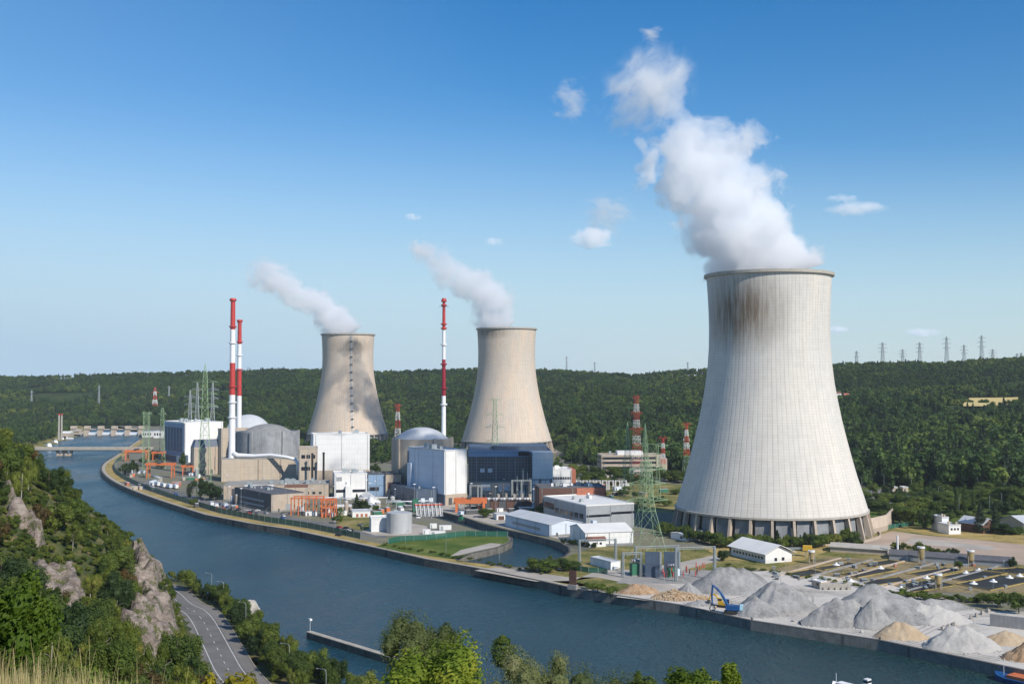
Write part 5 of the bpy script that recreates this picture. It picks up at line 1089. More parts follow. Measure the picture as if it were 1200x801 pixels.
# material handler (blue crane)
A = G(857, 719); t = thing('material_handler', 'blue material handler with a bent boom reaching left over the gravel quay', 'excavator', (*A, .05), R(165))
for s in (-1.7, 1.7): MB().box(-2.9, 2.9, s-.45, s+.45, 0, 1.1).build('track', MT['black'], t)
MB().box(-1.5, 1.5, -1.2, 1.2, .6, 1.7).build('undercarriage', MT['dgrey'], t); MB().box(-3.4, 2.2, -1.5, 1.5, 1.703, 3.6).build('body', MT['bcrane'], t); MB().box(-4.6, -3.403, -1.5, 1.5, 1.8, 3.9).build('counterweight', MT['lbcrane'], t)
cb_ = MB().box(.9, 2.8, -1.6, -.2, 3.603, 5.6).build('cab', MT['bcrane'], t); MB().box(.85, 2.85, -1.65, -.15, 4.2, 5.3).build('cab_window', MT['glass'], cb_)
MB().tube([(1.2, .5, 3.2), (3.2, .5, 7.0), (5.2, .5, 9.6), (7.2, .5, 11.2)], [.55, .5, .45, .35], 8).build('boom', MT['bcrane'], t); MB().tube([(7.2, .5, 11.3), (7.6, .5, 7), (7.4, .5, 3.6)], [.42, .38, .28], 8).build('stick', MT['bcrane'], t); MB().bar((2.4, .9, 4), (4.9, .9, 8.6), .2).bar((2.4, .1, 4), (4.9, .1, 8.6), .2).build('boom_ram', MT['lbcrane'], t)
gr = MB()
for s in (-1, 1): gr.bar((7.4, .5, 3.5), (7.4+s*1.2, .5, 2.1), .35).bar((7.4+s*1.2, .5, 2.1), (7.4+s*.5, .5, .6), .4)
gr.build('grab', MT['dgrey'], t)
A = G(847, 711); t = thing('excavator', 'yellow excavator working behind the blue material handler', 'excavator', (*A, .05), R(150))
for s in (-1.2, 1.2): MB().box(-2.1, 2.1, s-.35, s+.35, 0, .9).build('track', MT['black'], t)
MB().box(-2.4, 1.6, -1.3, 1.3, 1, 2.5).build('body', MT['yellow'], t); c_ = MB().box(.2, 1.7, .2, 1.3, 2.503, 3.7).build('cab', MT['yellow'], t); MB().box(.15, 1.75, .15, 1.35, 2.8, 3.5).build('cab_window', MT['glass'], c_)
MB().tube([(1.2, -.3, 2), (3, -.3, 4.6), (5.2, -.3, 4.8)], [.4, .38, .3], 6).build('boom', MT['yellow'], t); MB().tube([(5.2, -.3, 4.8), (6, -.3, 2.2)], [.28, .2], 6).build('stick', MT['yellow'], t); MB().box(5.5, 6.7, -.9, .3, 1.2, 2.3).build('bucket', MT['dgrey'], t)
# ================================================================ GRAVEL HEAPS
HEAPS = []
def heap(label, pxc, front_y, hw, top_y, mat_, seed=0, dr=.8, peaks=((0, 0, 1),), rough=1.0, name='gravel_heap', cat='heap', yaw=0, rep=None):
    qy = interp(pxc, [(700, 694), (798, 709), (880, 727), (945, 737), (1030, 750), (1174, 780), (1300, 805)]); front_y = min(front_y, qy-4); A = G(pxc, front_y); r = hw/F*A[1]; ry = r*dr; Y = A[1]+ry; X = XP(pxc, Y, 2); H = ZT(top_y, Y)
    o = Vector((seed*3.3, seed*1.7, 0)); n_ = 64; mb = MB(); sl_ = H/(r*.9)
    pk = sorted(peaks)
    def hh(u, v):
        l = math.hypot(u, v); best = -9
        for (pu, pv, ph) in pk: best = max(best, ph*(1-math.hypot(u-pu, v-pv)/max(.3, 1-math.hypot(pu, pv)*.75)))
        for (a, b_, c), (a2, b2, c2) in zip(pk, pk[1:]):
            dx, dy = a2-a, b2-b_; t = min(1, max(0, ((u-a)*dx+(v-b_)*dy)/(dx*dx+dy*dy+1e-9))); q = (a+t*dx, b_+t*dy); hq = lerp(c, c2, t)-.10*math.sin(math.pi*t)
            best = max(best, hq*(1-math.hypot(u-q[0], v-q[1])/max(.3, 1-math.hypot(*q)*.75)))
        ang = math.atan2(v, u); rid = 1-abs(mn.noise(Vector((ang*2.2, seed*2.1, l*.5))))*2
        g = .07*mn.fractal(Vector((u*2.2, v*2.2, seed+4)), 1, 2, 5)*rough+.05*rid*min(1, l*2)
        z = best+g*min(1, max(0, best)*4); z = z if z < .93 else .93+(z-.93)*.35
        return max(0, z)
    for j in range(n_+1):
        for i in range(n_+1):
            u, v = -1.05+2.1*i/n_, -1.05+2.1*j/n_; h = hh(u, v); mb.v.append((u*r, v*ry, h*H-.05+(.25*mn.noise(Vector((u*r*.6, v*ry*.6, seed))) if h > .05 else 0) if h > 0 else -.6))
    for j in range(n_):
        for i in range(n_):
            k = j*(n_+1)+i; q = (k, k+1, k+n_+2, k+n_+1)
            if any(mb.v[a][2] > -.5 for a in q): mb.f.append(q)
    HEAPS.append(((X, Y), r, ry, [v for v in mb.v if v[2] > 0], mat_))
    o_ = mb.build(name, mat_, None, True, loc=(X, Y, .05), rz=yaw); tag(o_, label, cat, 'heaps in the gravel yard'); return o_
heap('reddish brown soil heap, leftmost in the gravel yard', 748, 704, 25, 683, MT['soil'], 1, .7, ((-.15, 0, 1), (.3, 0, .85)), 2.2)
heap('rubble heap of tan stones between the soil heap and the grey gravel', 797, 711, 34, 690, MT['soil'], 2, .6, ((-.2, .1, 1), (.35, 0, .6)), 2.6)
heap('small pale gravel cone behind the tan rubble heap', 807, 698, 17, 681.5, MT['gravel'], 3, .8)
heap('small pale gravel heap on the quay edge left of the blue material handler', 823, 717, 21, 702, MT['gravel'], 4, .6, ((-.1, 0, 1), (.4, 0, .7)))
heap('large flat topped grey gravel heap below the white roofed depot', 858, 699, 52, 663.5, MT['gravel'], 5, .75, ((-.25, .1, 1.02), (.0, .1, 1.02), (.25, .05, .98)))
heap('sharp grey gravel cone right of the blue material handler', 912, 719, 46, 679, MT['gravel'], 6, .85, ((-.1, 0, 1), (.12, 0, .93)))
heap('pale gravel cone in front of the sharp grey one', 886, 724, 29, 697.5, MT['gravel'], 7, .8)
heap('tallest dark grey gravel heap right of the small concrete hut', 1030, 735, 78, 683.5, MT['gravel'], 8, .6, ((-.05, .15, 1.03), (.2, 0, .8), (-.35, 0, .66), (.5, .05, .6)), 1.6)
heap('pale streaked gravel heap leaning on the left of the tallest one', 985, 737, 46, 699, MT['gravel'], 9, .6, ((-.1, .1, 1), (.35, 0, .9), (-.5, 0, .66)), 1.8)
heap('narrow grey gravel cone on the front of the tallest heap', 1022, 738, 28, 700, MT['gravel'], 10, .7)
heap('long low pale gravel heap right of the tallest one', 1093, 733, 44, 706, MT['gravell'], 11, .5, ((-.3, .1, 1), (.1, 0, .9), (.45, 0, .6)), 1.4)
heap('tan sand heap near the quay below the long pale one', 1056, 755, 32, 727.5, MT['sand'], 12, .7, ((-.15, .05, 1.02), (.1, 0, 1)))
heap('wide beige gravel heap right of the tan sand heap', 1126, 770, 44, 731.5, MT['gravell'], 13, .65, ((-.2, .1, 1), (.15, .05, .98), (.5, 0, .7)), 1.6)
heap('dark heap cut by the right edge beside the blue barge', 1208, 777, 36, 749, MT['soil'], 14, .6, ((0, 0, 1), (.3, .1, .8)), 1.6)
heap('low grey heap behind the narrow track at the yard back', 1100, 716, 40, 700, MT['gravel'], 15, .35, ((-.2, .1, 1), (.3, 0, .8)))
heap('flat sandy heap behind the wide beige one', 1180, 757, 34, 738, MT['sand'], 16, .6, ((0, 0, 1), (-.4, 0, .7)))
A, B = G(1160, 733), G(1232, 741); w = thick_wall([A, B], 0, ZT(719, A[1]), 0, .6).build('retaining_wall', MT['concg']); tag(w, 'dark concrete retaining wall behind the sandy heap at the right edge', 'wall')
for i in range(9):
    px = lerp(1105, 1158, i/8); A = G(px, lerp(738, 717, i/8)); t = MB().box(-.9, .9, -.5, .5, 0, 1.3).box(-.3, .3, -.3, .3, 1.3, 1.5).build('concrete_block', MT['conc'], None, loc=(*A, .05), rz=R(40+i*7)); tag(t, 'concrete block in the row dividing the gravel bays', 'concrete block', 'concrete blocks dividing the gravel bays')
for i, px in enumerate((965, 972, 979, 986, 993)):
    A = G(px, 690.5); t = MB().box(-1.6, 1.6, -.1, .1, 0, 2.6).box(-.1, .1, -.8, .8, 0, 1.2).build('wall_panel', MT['conc'], None, loc=(*A, .05), rz=R(-8)); tag(t, 'pale concrete panel in the row right of the small hut', 'wall panel', 'concrete panels beside the small hut')
# small mooring bollards on the quay
for i in range(0, i7-1, 2):
    p = offset(RBr, -.7)[i]
    if 350 < p[1] < 560 and p[0] < 260: o = MB().lathe([(.3, .25), (.3, .7), (.5, .9), (.5, 1.1), (.1, 1.2)], 10, capt=True).build('mooring_bollard', MT['dgrey'], None, 'auto', loc=(*p, 0)); tag(o, 'dark mooring bollard on the pale quay wall of the gravel yard', 'bollard', 'mooring bollards on the quay wall')
# dark slab sculpture-like hoarding by the basin mouth
A = G(671, 690); t = thing('river_sign', 'dark tilted signboard seen from behind on the quay beside the basin mouth', 'sign', (*A, 0), R(-30)); H = ZT(668, A[1]); MB().box(-1.7, 1.9, -.2, .2, H*.25, H).build('board', MT['brown'], t); MB().box(-2, 2.2, -1.2, 1.2, 0, H*.25-.003).build('plinth', MT['concg'], t)
# ================================================================ SETTLING PONDS
pt = [G(p[0], p[1]) for p in ((905, 668), (1000, 652), (1190, 664), (1250, 690), (1130, 702), (1010, 690))]
ponds = [[(985, 672), (1030, 665), (1052, 668), (1005, 677)], [(1062, 672), (1105, 665), (1130, 668), (1090, 676)], [(1100, 676), (1140, 668), (1180, 672), (1138, 682)], [(1010, 680), (1052, 676), (1062, 681), (1018, 687)], [(1055, 684), (1090, 679), (1120, 686), (1070, 694)], [(1120, 684), (1170, 674), (1215, 680), (1160, 692)], [(1150, 668), (1190, 665), (1230, 671), (1192, 673)],
         [(955, 665), (992, 659), (1004, 661), (966, 668)], [(1010, 660), (1040, 656), (1058, 659), (1026, 664)], [(920, 672), (948, 667), (966, 671), (935, 677)]]
for i, q in enumerate(ponds):
    P = [G(*p) for p in q]; polymesh(P, .12).build('pond_water', MT['pond'], None, kind='structure')
    thick_wall(P+[P[0]], 0, .45, -.3, .3).build('pond_kerb', MT['dry'], None, kind='structure')
for i in range(12):
    a, b_ = G(lerp(905, 1075, i/11), lerp(676, 695, i/11)), G(lerp(985, 1190, i/11), lerp(654, 664, i/11))
    if i % 2 == 0: struct(thick_wall([a, b_], 0, .6, -.5, .5), 'channel_wall', MT['concg'] if i % 4 else MT['beige2'])
def aer(px, py, k):
    A = G(px, py); t = thing('aerator', 'white domed aerator floating in the dark settling ponds', 'aerator', (*A, .1), 0, 'white domed aerators in the settling ponds'); MB().lathe([(1.7, .2), (1.5, .4), (.8, .6), (.5, 1.3), (.1, 1.4)], 16).build('dome', MT['white'], t, 'auto'); MB().lathe([(1.8, 0), (1.8, .2), (1.7, .2)], 16).build('float', MT['wpaint'], t, 'auto')
for px, py in ((997, 681), (1086, 677.5), (1056, 690), (1132, 671.5), (1147, 668.5), (1164, 681.5), (1183, 677), (1195, 675), (1141, 684), (1032, 666), (980, 662)): aer(px, py, 0)
def silo(label, px, base, top, hw):
    A = G(px, base); H = ZT(top, A[1]); r = hw/F*A[1]; t = thing('hopper_silo', label, 'silo', (*A, 0), 0, 'ochre silos beside the settling ponds'); MB().lathe([(.4, H*.16), (r, H*.36), (r, H-.8), (r*.3, H)], 24, capt=True, capb=True).build('vessel', MT['ochre'], t, 'auto')
    MB().lathe([(r+.02, H-1.1), (r+.35, H-1), (r+.35, H-.2), (r*.6, H-.1)], 24).build('lid', MT['white'], t, 'auto')
    for k in range(4): a = k*math.pi/2+.5; MB().bar((math.cos(a)*r, math.sin(a)*r, 0), (math.cos(a)*r, math.sin(a)*r, H*.6), .22).build('leg', MT['conc'], t)
    MB().bar((r+.4, 0, 0), (r+.4, 0, H), .12).bar((r+.4, .5, 0), (r+.4, .5, H), .12).build('ladder', MT['galv'], t)
silo('ochre silo on legs in front of the long dark roof, left of two there', 1079.5, 659, 639.5, 3.6); silo('ochre silo on legs in front of the long dark roof, right of two there', 1137.5, 662, 643.5, 3.6)
silo('largest looking ochre silo on legs standing among the nearer ponds', 1099.5, 690, 671, 3.8); silo('ochre silo left of the ponds under a yellow tipped conveyor', 951, 660, 644, 3.2)
A = G(952, 651); t = thing('white_pole', 'plain white pole in front of the tan roofed shed', 'pole', (*G(1052, 652), 0)); MB().lathe([(.55, 0), (.5, ZT(627, t.location.y))], 12, capt=True).build('shaft', MT['wpaint'], t, 'auto')
A, B = G(912, 650), G(948, 652); t = thing('conveyor', 'pale conveyor bridge ending in a yellow drive box beside the depot', 'conveyor', (*A, 0), math.atan2(B[1]-A[1], B[0]-A[0])); L = math.dist(A, B); z1 = ZT(642, B[1])
MB().bar((0, 0, 3.5), (L, 0, z1), 1.0).build('belt_gallery', MT['galv'], t); MB().box(L-3, L+1.5, -1.4, 1.4, z1-1.2, z1+1.4).build('drive_box', MT['yellow'], t)
for f in (.15, .5, .9): MB().bar((L*f, -1, 0), (L*f, 0, lerp(3.5, z1, f)), .25).bar((L*f, 1, 0), (L*f, 0, lerp(3.5, z1, f)), .25).build('trestle', MT['galv'], t)
rg = random.Random(21)
for i in range(110):
    px, py = rg.uniform(905, 1190), rg.uniform(655, 692)
    if py > 664+(px-905)*.1 and py < 688 or rg.random() < .4:
        A = G(px, py); k = rg.random()
        if k < .8: t = thing('valve_box', 'small squat valve box beside the settling ponds', 'valve box', (*A, 0), rg.random()*3, 'valve boxes beside the settling ponds'); s_ = rg.uniform(.5, 1.6); MB().box(-s_, s_, -.6, .6, 0, 1.2).build('body', MT['concg'] if k < .35 else (MT['brick'] if k < .42 else MT['dgrey']), t); MB().box(-s_-.1, s_+.1, -.7, .7, 1.203, 1.4).build('lid', MT['galv'], t)
        else: t = thing('lamp_post', 'thin grey lamp post standing among the settling ponds', 'lamp post', (*A, 0), rg.random()*3, 'thin lamp posts among the settling ponds'); MB().bar((0, 0, 0), (0, 0, 4.5), .1).build('pole', MT['galv'], t); MB().box(-.2, .7, -.12, .12, 4.5, 4.65).build('lamp_head', MT['galv'], t)
# ================================================================ STREET LAMPS, SIGNS
def lamp(label, x, y, h, yaw, arm=2.4, group=None, m='galv', z=0.05):
    t = thing('street_lamp', label, 'street lamp', (x, y, z), yaw, group)
    MB().tube([(0, 0, 0), (0, 0, h*.5), (0, 0, h-.9), (.25, 0, h-.35), (.8, 0, h-.06), (arm, 0, h)], [.12, .1, .08, .07, .06, .05], 8).build('pole', MT[m], t, True)
    MB().box(arm-.3, arm+.5, -.14, .14, h-.06, h+.1).build('lamp_head', MT['galv'], t); return t
lp = [((188, 688), 'at the far end of the road beside the cliff'), ((262, 708), 'nearest the blue sign beyond the road bend'), ((288, 735), 'halfway along the roadside tree belt'), ((339, 789), 'standing out of the roadside trees above the river'), ((382, 822), 'nearest the bottom edge beside the road'), ((248, 697), 'between the blue sign and the river')]
for (px, py), w_ in lp: A = G(px, py); lamp('grey curved street lamp '+w_, *A, 9.5 if px > 200 else 12, R(170), 2.6, 'street lamps along the cliff road')
A = G(246, 702); t = thing('road_sign', 'blue road sign board beside the tree belt at the bend', 'sign', (*A, 0), R(60)); MB().box(-1.7, 1.7, -.05, .05, 1.2, 3.2).build('board', M('sign_blue', (.02, .12, .5), .4), t)
for s in (-1.2, 1.2): MB().bar((s, .1, 0), (s, .1, 3.1), .1).build('post', MT['galv'], t)
rbl = offset(RBr, -14.5)
for i, p in enumerate(resample(rbl, 40)):
    q = proj(*p, 0)
    if 130 < q[0] < 640 and p[1] < 1200 and i % 1 == 0 and abs(q[0]-560) > 18: lamp('thin grey lamp post along the riverside fence', *p, 9, R(-20), 1.6, 'lamp posts along the riverside fence')
for i, (px, py) in enumerate(((1100, 590), (1124, 605), (1160, 603), (1174, 600), (1010, 577), (1036, 573), (1068, 577), (1146, 578), (905, 640), (840, 634), (1128, 572), (1090, 566))):
    A = G(px, py); lamp('tall lamp post near the nearest tower and the woods', *A, 13, R(30*i), 1.5, 'tall lamp posts near the woods')
# boulder by the tree belt and finger boat in the basin
def rock(name, label, cat, x, y, z, s, seed, m='rock', kind=None, group=None, sub=3, emb=.3):
    bm = bmesh.new(); bmesh.ops.create_icosphere(bm, subdivisions=sub, radius=1)
    for v in bm.verts:
        c = v.co; k = 1+.38*mn.noise(c*1.1+Vector((seed*5.1, seed, 0)))+.10*mn.fractal(c*3+Vector((seed, 2, 0)), 1, 2, 4); dv = mn.voronoi(c*1.9+Vector((seed, 0, 0)))[0]; k += .22*min(.5, dv[1]-dv[0])-.1; v.co = Vector((c.x*k*s[0], c.y*k*s[1], c.z*k*s[2]))
    me = bpy.data.meshes.new(name); bm.to_mesh(me); bm.free(); me.materials.append(MT[m]); o = link(me, name, None, (x, y, z)); o.rotation_euler.z = seed*1.3
    return tag(o, label, cat, group, kind)
A = G(298, 714); rock('boulder', 'big pale boulder sticking out of the river side of the roadside tree belt', 'boulder', G(293, 712, 3)[0], G(293, 712, 3)[1], 2.5, (3.6, 3, 3.6), 3, 'conc')
A = G(497, 613, WZ); boat('small work boat moored by the dark basin wall', *A, 14, R(-25), MT['dgrey'], MT['white'], None, WZ, 'work_boat', MT['orange'])
A = G(548, 613, WZ); boat('dark dredging boat in the basin below the orange gantry crane', *A, 16, R(-30), MT['dgrey'], MT['dgreen'], None, WZ, 'work_boat', MT['dgrey'])
bq = G(1000, 812, WZ); boat('white cabin boat with a mast passing at the bottom edge of the picture', bq[0], bq[1], 15, math.atan2(ud.y, ud.x), MT['wpaint'], MT['white'], None, WZ, 'motorboat', MT['wpaint'])
# ================================================================ VEGETATION
def crown_mesh(name, m, seed, H, Rr, z0, nleaf, leaf, kind='round', core=True, lobes=12):
    rg = random.Random(seed); mb = MB(); L = []
    zc = (H+z0)/2; hh_ = (H-z0)/2
    if kind == 'cone' or kind == 'poplar':
        for i in range(nleaf):
            t = rg.random()**(.75 if kind == 'cone' else 1.0); z = z0+(H-z0)*(1-t) if kind == 'cone' else z0+(H-z0)*t
            f = (z-z0)/(H-z0); rr = Rr*((1-f)**.9 if kind == 'cone' else math.sin(math.pi*min(1, .08+f*.92))**.6)*(1+.22*math.sin(f*38+seed)+.15*rg.uniform(-1, 1)); a = rg.uniform(0, 6.283)
            rr *= (.55+.45*rg.random()**.4)*(1+.18*math.sin(a*3+f*9+seed)); L.append((Vector((rr*math.cos(a), rr*math.sin(a), z)), Vector((math.cos(a), math.sin(a), .5))))
    else:
        cs = []
        for i in range(lobes):
            for _ in range(30):
                p = Vector((rg.uniform(-1, 1), rg.uniform(-1, 1), rg.uniform(-1, 1)))
                if .25 < p.length < .8: break
            if kind == 'shrub': p.z = abs(p.z)*.7
            s = rg.uniform(.30, .50)*(1.0-.25*abs(p.z)); cs.append((Vector((p.x*Rr, p.y*Rr, zc+p.z*hh_)), s))
        for i in range(nleaf):
            c, s = rg.choice(cs); d = Vector((rg.gauss(0, 1), rg.gauss(0, 1), rg.gauss(.25, 1))).normalized(); k = rg.uniform(.72, 1.08)*(1+.2*mn.noise(d*2.3+c))
            p = c+Vector((d.x*Rr*s, d.y*Rr*s, d.z*hh_*s*1.1))*k
            if kind == 'willow': p.z -= rg.random()**2*hh_*.35*(1-max(0, d.z))
            if p.z > z0*.5: L.append((p, d))
        if core:
            for c, s in cs:
                k0 = len(mb.v); n1, n2 = 7, 4
                for j in range(n2+1):
                    for i in range(n1):
                        th, ph = 2*math.pi*i/n1, math.pi*j/n2; q = .70; mb.v.append((c.x+Rr*s*q*math.sin(ph)*math.cos(th), c.y+Rr*s*q*math.sin(ph)*math.sin(th), c.z+hh_*s*q*math.cos(ph)))
                for j in range(n2):
                    for i in range(n1): mb.f.append((k0+j*n1+i, k0+(j+1)*n1+i, k0+(j+1)*n1+(i+1) % n1, k0+j*n1+(i+1) % n1))
    for p, d in L:
        nrm = (d+Vector((rg.gauss(0, .55), rg.gauss(0, .55), rg.gauss(.2, .55)))).normalized(); a = nrm.cross(Vector((rg.random(), rg.random(), rg.random()))).normalized(); b_ = nrm.cross(a); s = leaf*rg.uniform(.6, 1.3)
        if kind == 'willow': a = (a*.35+Vector((0, 0, -1))).normalized(); b_ = nrm.cross(a).normalized()
        k = len(mb.v); w = .55 if kind != 'willow' else .3
        mb.v += [tuple(p-a*s*.5), tuple(p+b_*s*w*.5+nrm*s*.08), tuple(p+a*s*.5), tuple(p-b_*s*w*.5+nrm*s*.08)]; mb.f.append((k, k+1, k+2, k+3))
    return mb.mesh(name, m)
def trunk_mesh(name, m, seed, H, top, r, lean=.05, limbs=5, spread=.25):
    rg = random.Random(seed); mb = MB(); lx, ly = rg.uniform(-lean, lean)*H, rg.uniform(-lean, lean)*H
    P = [(lx*t*t, ly*t*t, top*t-.4*(t == 0)) for t in (0, .25, .5, .75, 1)]; mb.tube(P, [r*1.3, r, r*.8, r*.55, r*.25], 7)
    for i in range(limbs):
        t = rg.uniform(.35, .85); a = rg.uniform(0, 6.28); q = Vector((lx*t*t, ly*t*t, top*t)); e = q+Vector((math.cos(a)*H*spread, math.sin(a)*H*spread, H*rg.uniform(.08, .2))); mb.tube([q, (q+e)/2+Vector((0, 0, .02*H)), e], [r*.45, r*.3, r*.1], 5)
    return mb.mesh(name, m, True)
KT = {}
def kind(key, m, bark, n, H, Rr, z0, nleaf, leaf, shape='round', lobes=12, tr=.2, core=True, limbs=5, spread=.25, top=.85):
    KT[key] = [(crown_mesh('crown', MT[m], 100*len(KT)+i, H, Rr*(1+.12*(i-1)), z0, nleaf, leaf, shape, core, lobes), trunk_mesh('trunk', MT[bark], i, H, H*top, tr, limbs=limbs, spread=spread), H) for i in range(n)]
kind('oak', 'leafA', 'bark', 4, 10, 4.3, 1.0, 2600, .62, lobes=15)
kind('birch', 'leafB', 'bark2', 3, 10, 2.8, 2.6, 2000, .48, 'willow', lobes=11, tr=.14)
kind('dark', 'leafD', 'bark', 3, 10, 4.0, .8, 2200, .62, lobes=13)
kind('russet', 'leafR', 'bark', 2, 10, 3.6, 1.6, 1900, .55, lobes=11)
kind('conifer', 'leafC', 'bark', 2, 10, 2.3, .8, 2600, .5, 'cone')
kind('poplar', 'leafA', 'bark', 2, 10, 1.5, .8, 1500, .5, 'poplar', limbs=2, spread=.1)
kind('shrub', 'leafA', 'bark', 3, 4, 3.0, -.4, 1300, .45, 'shrub', lobes=9, tr=.12, limbs=3, top=.6)
kind('yshrub', 'leafB', 'bark', 2, 4, 2.8, -.4, 1300, .42, 'shrub', lobes=9, tr=.12, limbs=3, top=.6)
def tree(key, x, y, z, h, label, cat='tree', group=None, var=None, wide=1.0, name=None, rg=random):
    vs = KT[key]; c, tr, H = vs[rg.randrange(len(vs)) if var is None else var % len(vs)]; s = h/H
    t = thing(name or ('shrub' if 'shrub' in key else {'conifer': 'conifer_tree', 'poplar': 'poplar_tree', 'birch': 'birch_tree'}.get(key, 'broadleaf_tree')), label, cat, (x, y, z), rg.uniform(0, 6.28), group)
    t.scale = (s*wide, s*wide, s); link(tr, 'trunk', t); link(c, 'crown', t); return t
def ptree(key, px, base, top, label, wpx=None, cat='tree', group=None, rg=random):
    A = G(px, base); H = max(1.5, ZT(top, A[1])); w = 1.0
    if wpx: c = KT[key][0]; Rr = max(v.co.x for v in c[0].vertices)*H/c[2]; w = (wpx/F*A[1]/2)/Rr
    return tree(key, *A, 0, H, label, cat, group, wide=w, rg=rg)
def scatter(name, pts, protos, label, cat=None, kind_='stuff', floor=None):
    me = bpy.data.meshes.new(name); me.from_pydata([p[0] for p in pts], [], []); 
    a = me.attributes.new('sc', 'FLOAT', 'POINT'); a.data.foreach_set('value', [p[1] for p in pts])
    a = me.attributes.new('rt', 'FLOAT', 'POINT'); a.data.foreach_set('value', [p[2] for p in pts])
    a = me.attributes.new('ix', 'INT', 'POINT'); a.data.foreach_set('value', [p[3] for p in pts])
    o = link(me, name); ng = bpy.data.node_groups.new(name, 'GeometryNodeTree'); ng.interface.new_socket('Geometry', in_out='INPUT', socket_type='NodeSocketGeometry'); ng.interface.new_socket('Geometry', in_out='OUTPUT', socket_type='NodeSocketGeometry')
    N = ng.nodes; Lk = ng.links; gi, go = N.new('NodeGroupInput'), N.new('NodeGroupOutput'); iop = N.new('GeometryNodeInstanceOnPoints'); jn = N.new('GeometryNodeJoinGeometry')
    for p in protos:
        oi = N.new('GeometryNodeObjectInfo'); oi.inputs['Object'].default_value = p; oi.inputs['As Instance'].default_value = True; oi.transform_space = 'ORIGINAL'; Lk.new(oi.outputs['Geometry'], jn.inputs[0])
    def at(nm, ty): q = N.new('GeometryNodeInputNamedAttribute'); q.data_type = ty; q.inputs['Name'].default_value = nm; return q.outputs[0]
    cx = N.new('ShaderNodeCombineXYZ'); Lk.new(at('rt', 'FLOAT'), cx.inputs[2]); er = N.new('FunctionNodeEulerToRotation'); Lk.new(cx.outputs[0], er.inputs[0])
    cs = N.new('ShaderNodeCombineXYZ'); sc = at('sc', 'FLOAT')
    for i in range(3): Lk.new(sc, cs.inputs[i])
    Lk.new(gi.outputs[0], iop.inputs['Points']); Lk.new(jn.outputs[0], iop.inputs['Instance']); iop.inputs['Pick Instance'].default_value = True; Lk.new(at('ix', 'INT'), iop.inputs['Instance Index'])
    Lk.new(er.outputs[0], iop.inputs['Rotation']); Lk.new(cs.outputs[0], iop.inputs['Scale']); Lk.new(iop.outputs[0], go.inputs[0])
    md = o.modifiers.new('scatter', 'NODES'); md.node_group = ng; return tag(o, label, cat, kind=kind_)
# ---- far woods on the hills: instanced crowns taken from real trees at the wood's edge
FK = []
for i in range(5):
    FK.append((crown_mesh('crown', MT['leafF'], 900+i, 12, 5.6, 1.0, 330, 1.9, 'round', True, 9), trunk_mesh('trunk', MT['bark'], i, 12, 8, .3, limbs=2)))
FK.append((crown_mesh('crown', MT['leafC'], 950, 14, 3.0, 1.0, 300, 1.7, 'cone'), trunk_mesh('trunk', MT['bark'], 7, 14, 12, .25, limbs=0)))
rg = random.Random(3); pro = []
edge = [(1015, 571), (1036, 570), (1078, 573), (1100, 571), (655, 553), (825, 560)]
for i, (px, py) in enumerate(edge):
    A = G(px, py); t = thing('broadleaf_tree' if i < 5 else 'conifer_tree', 'dark rounded tree on the front edge of the woods' if i < 5 else 'dark conifer on the front edge of the woods beside the nearest tower', 'tree', (*A, 0), rg.random()*6, 'trees on the front edge of the woods' if i < 5 else None); link(FK[i][1], 'trunk', t); pro.append(link(FK[i][0], 'crown', t))
towers = [t1, t2, t3]
clear = [[(1128, 474), (1135, 463), (1196, 463), (1196, 474)], [(636, 514), (640, 507), (682, 507), (685, 513)], [(1000, 516), (1003, 511), (1062, 513), (1060, 517)]]
def inquad(p, q):
    c = False; j = len(q)-1
    for i in range(len(q)):
        if (q[i][1] > p[1]) != (q[j][1] > p[1]) and p[0] < (q[j][0]-q[i][0])*(p[1]-q[i][1])/(q[j][1]-q[i][1])+q[i][0]: c = not c
        j = i
    return c
pts = []
y = 940.0
while y < 3450:
    sp = 9.0+(y-950)*.0012; b0, b1 = -.53, .53; x = b0*y
    while x < b1*y:
        X = x+rg.uniform(-.5, .5)*sp; Yy = y+rg.uniform(-.5, .5)*sp; b_ = X/Yy; s0, c0 = interp(b_, ST), interp(b_, CR); x += sp
        t = (Yy-s0)/(c0-s0)
        if t < -.012 or t > 1.06: continue
        if any((X-a)**2+(Yy-c)**2 < 95**2 for a, c in towers[:1]+[towers[1], towers[2]]): continue
        z = hillz(b_, Yy) if t > 0 else 0
        q = proj(X, Yy, z+5)
        if any(inquad(q, Q) for Q in clear): continue
        dens = mn.noise(Vector((X*.006, Yy*.006, 9)))
        if dens < -.45: continue
        n3 = mn.noise(Vector((X*.0035, Yy*.005, 2))); sc = rg.uniform(.65, 1.25)*(1+.4*n3)*(1.0+.9*smooth(.0, .25, b_)*(1-smooth(.1, .6, t)))
        con = mn.noise(Vector((X*.003, Yy*.004, 20))) > (.12 if t > .55 else .3)
        z += 3.5*max(0, mn.noise(Vector((X*.02, Yy*.014, 6))))*1.8; pts.append(((X, Yy, z-.8), sc, rg.uniform(0, 6.28), 5 if (con and rg.random() < .8) else rg.randrange(5)))
    y += sp
y = 1230.0
while y < 1900:
    x = -.27*y
    while x < .05*y:
        X = x+rg.uniform(-6, 6); Yy = y+rg.uniform(-6, 6); x += 11; b_ = X/Yy
        if Yy > interp(b_, ST)-5 or sd_poly(X, Yy, RB) > -70 or any((X-a)**2+(Yy-c)**2 < 78**2 for a, c in towers): continue
        if mn.noise(Vector((X*.012, Yy*.012, 14))) < -.12: continue
        pts.append(((X, Yy, -.6), rg.uniform(.5, 1.0), rg.random()*6, rg.randrange(5)))
    y += 11
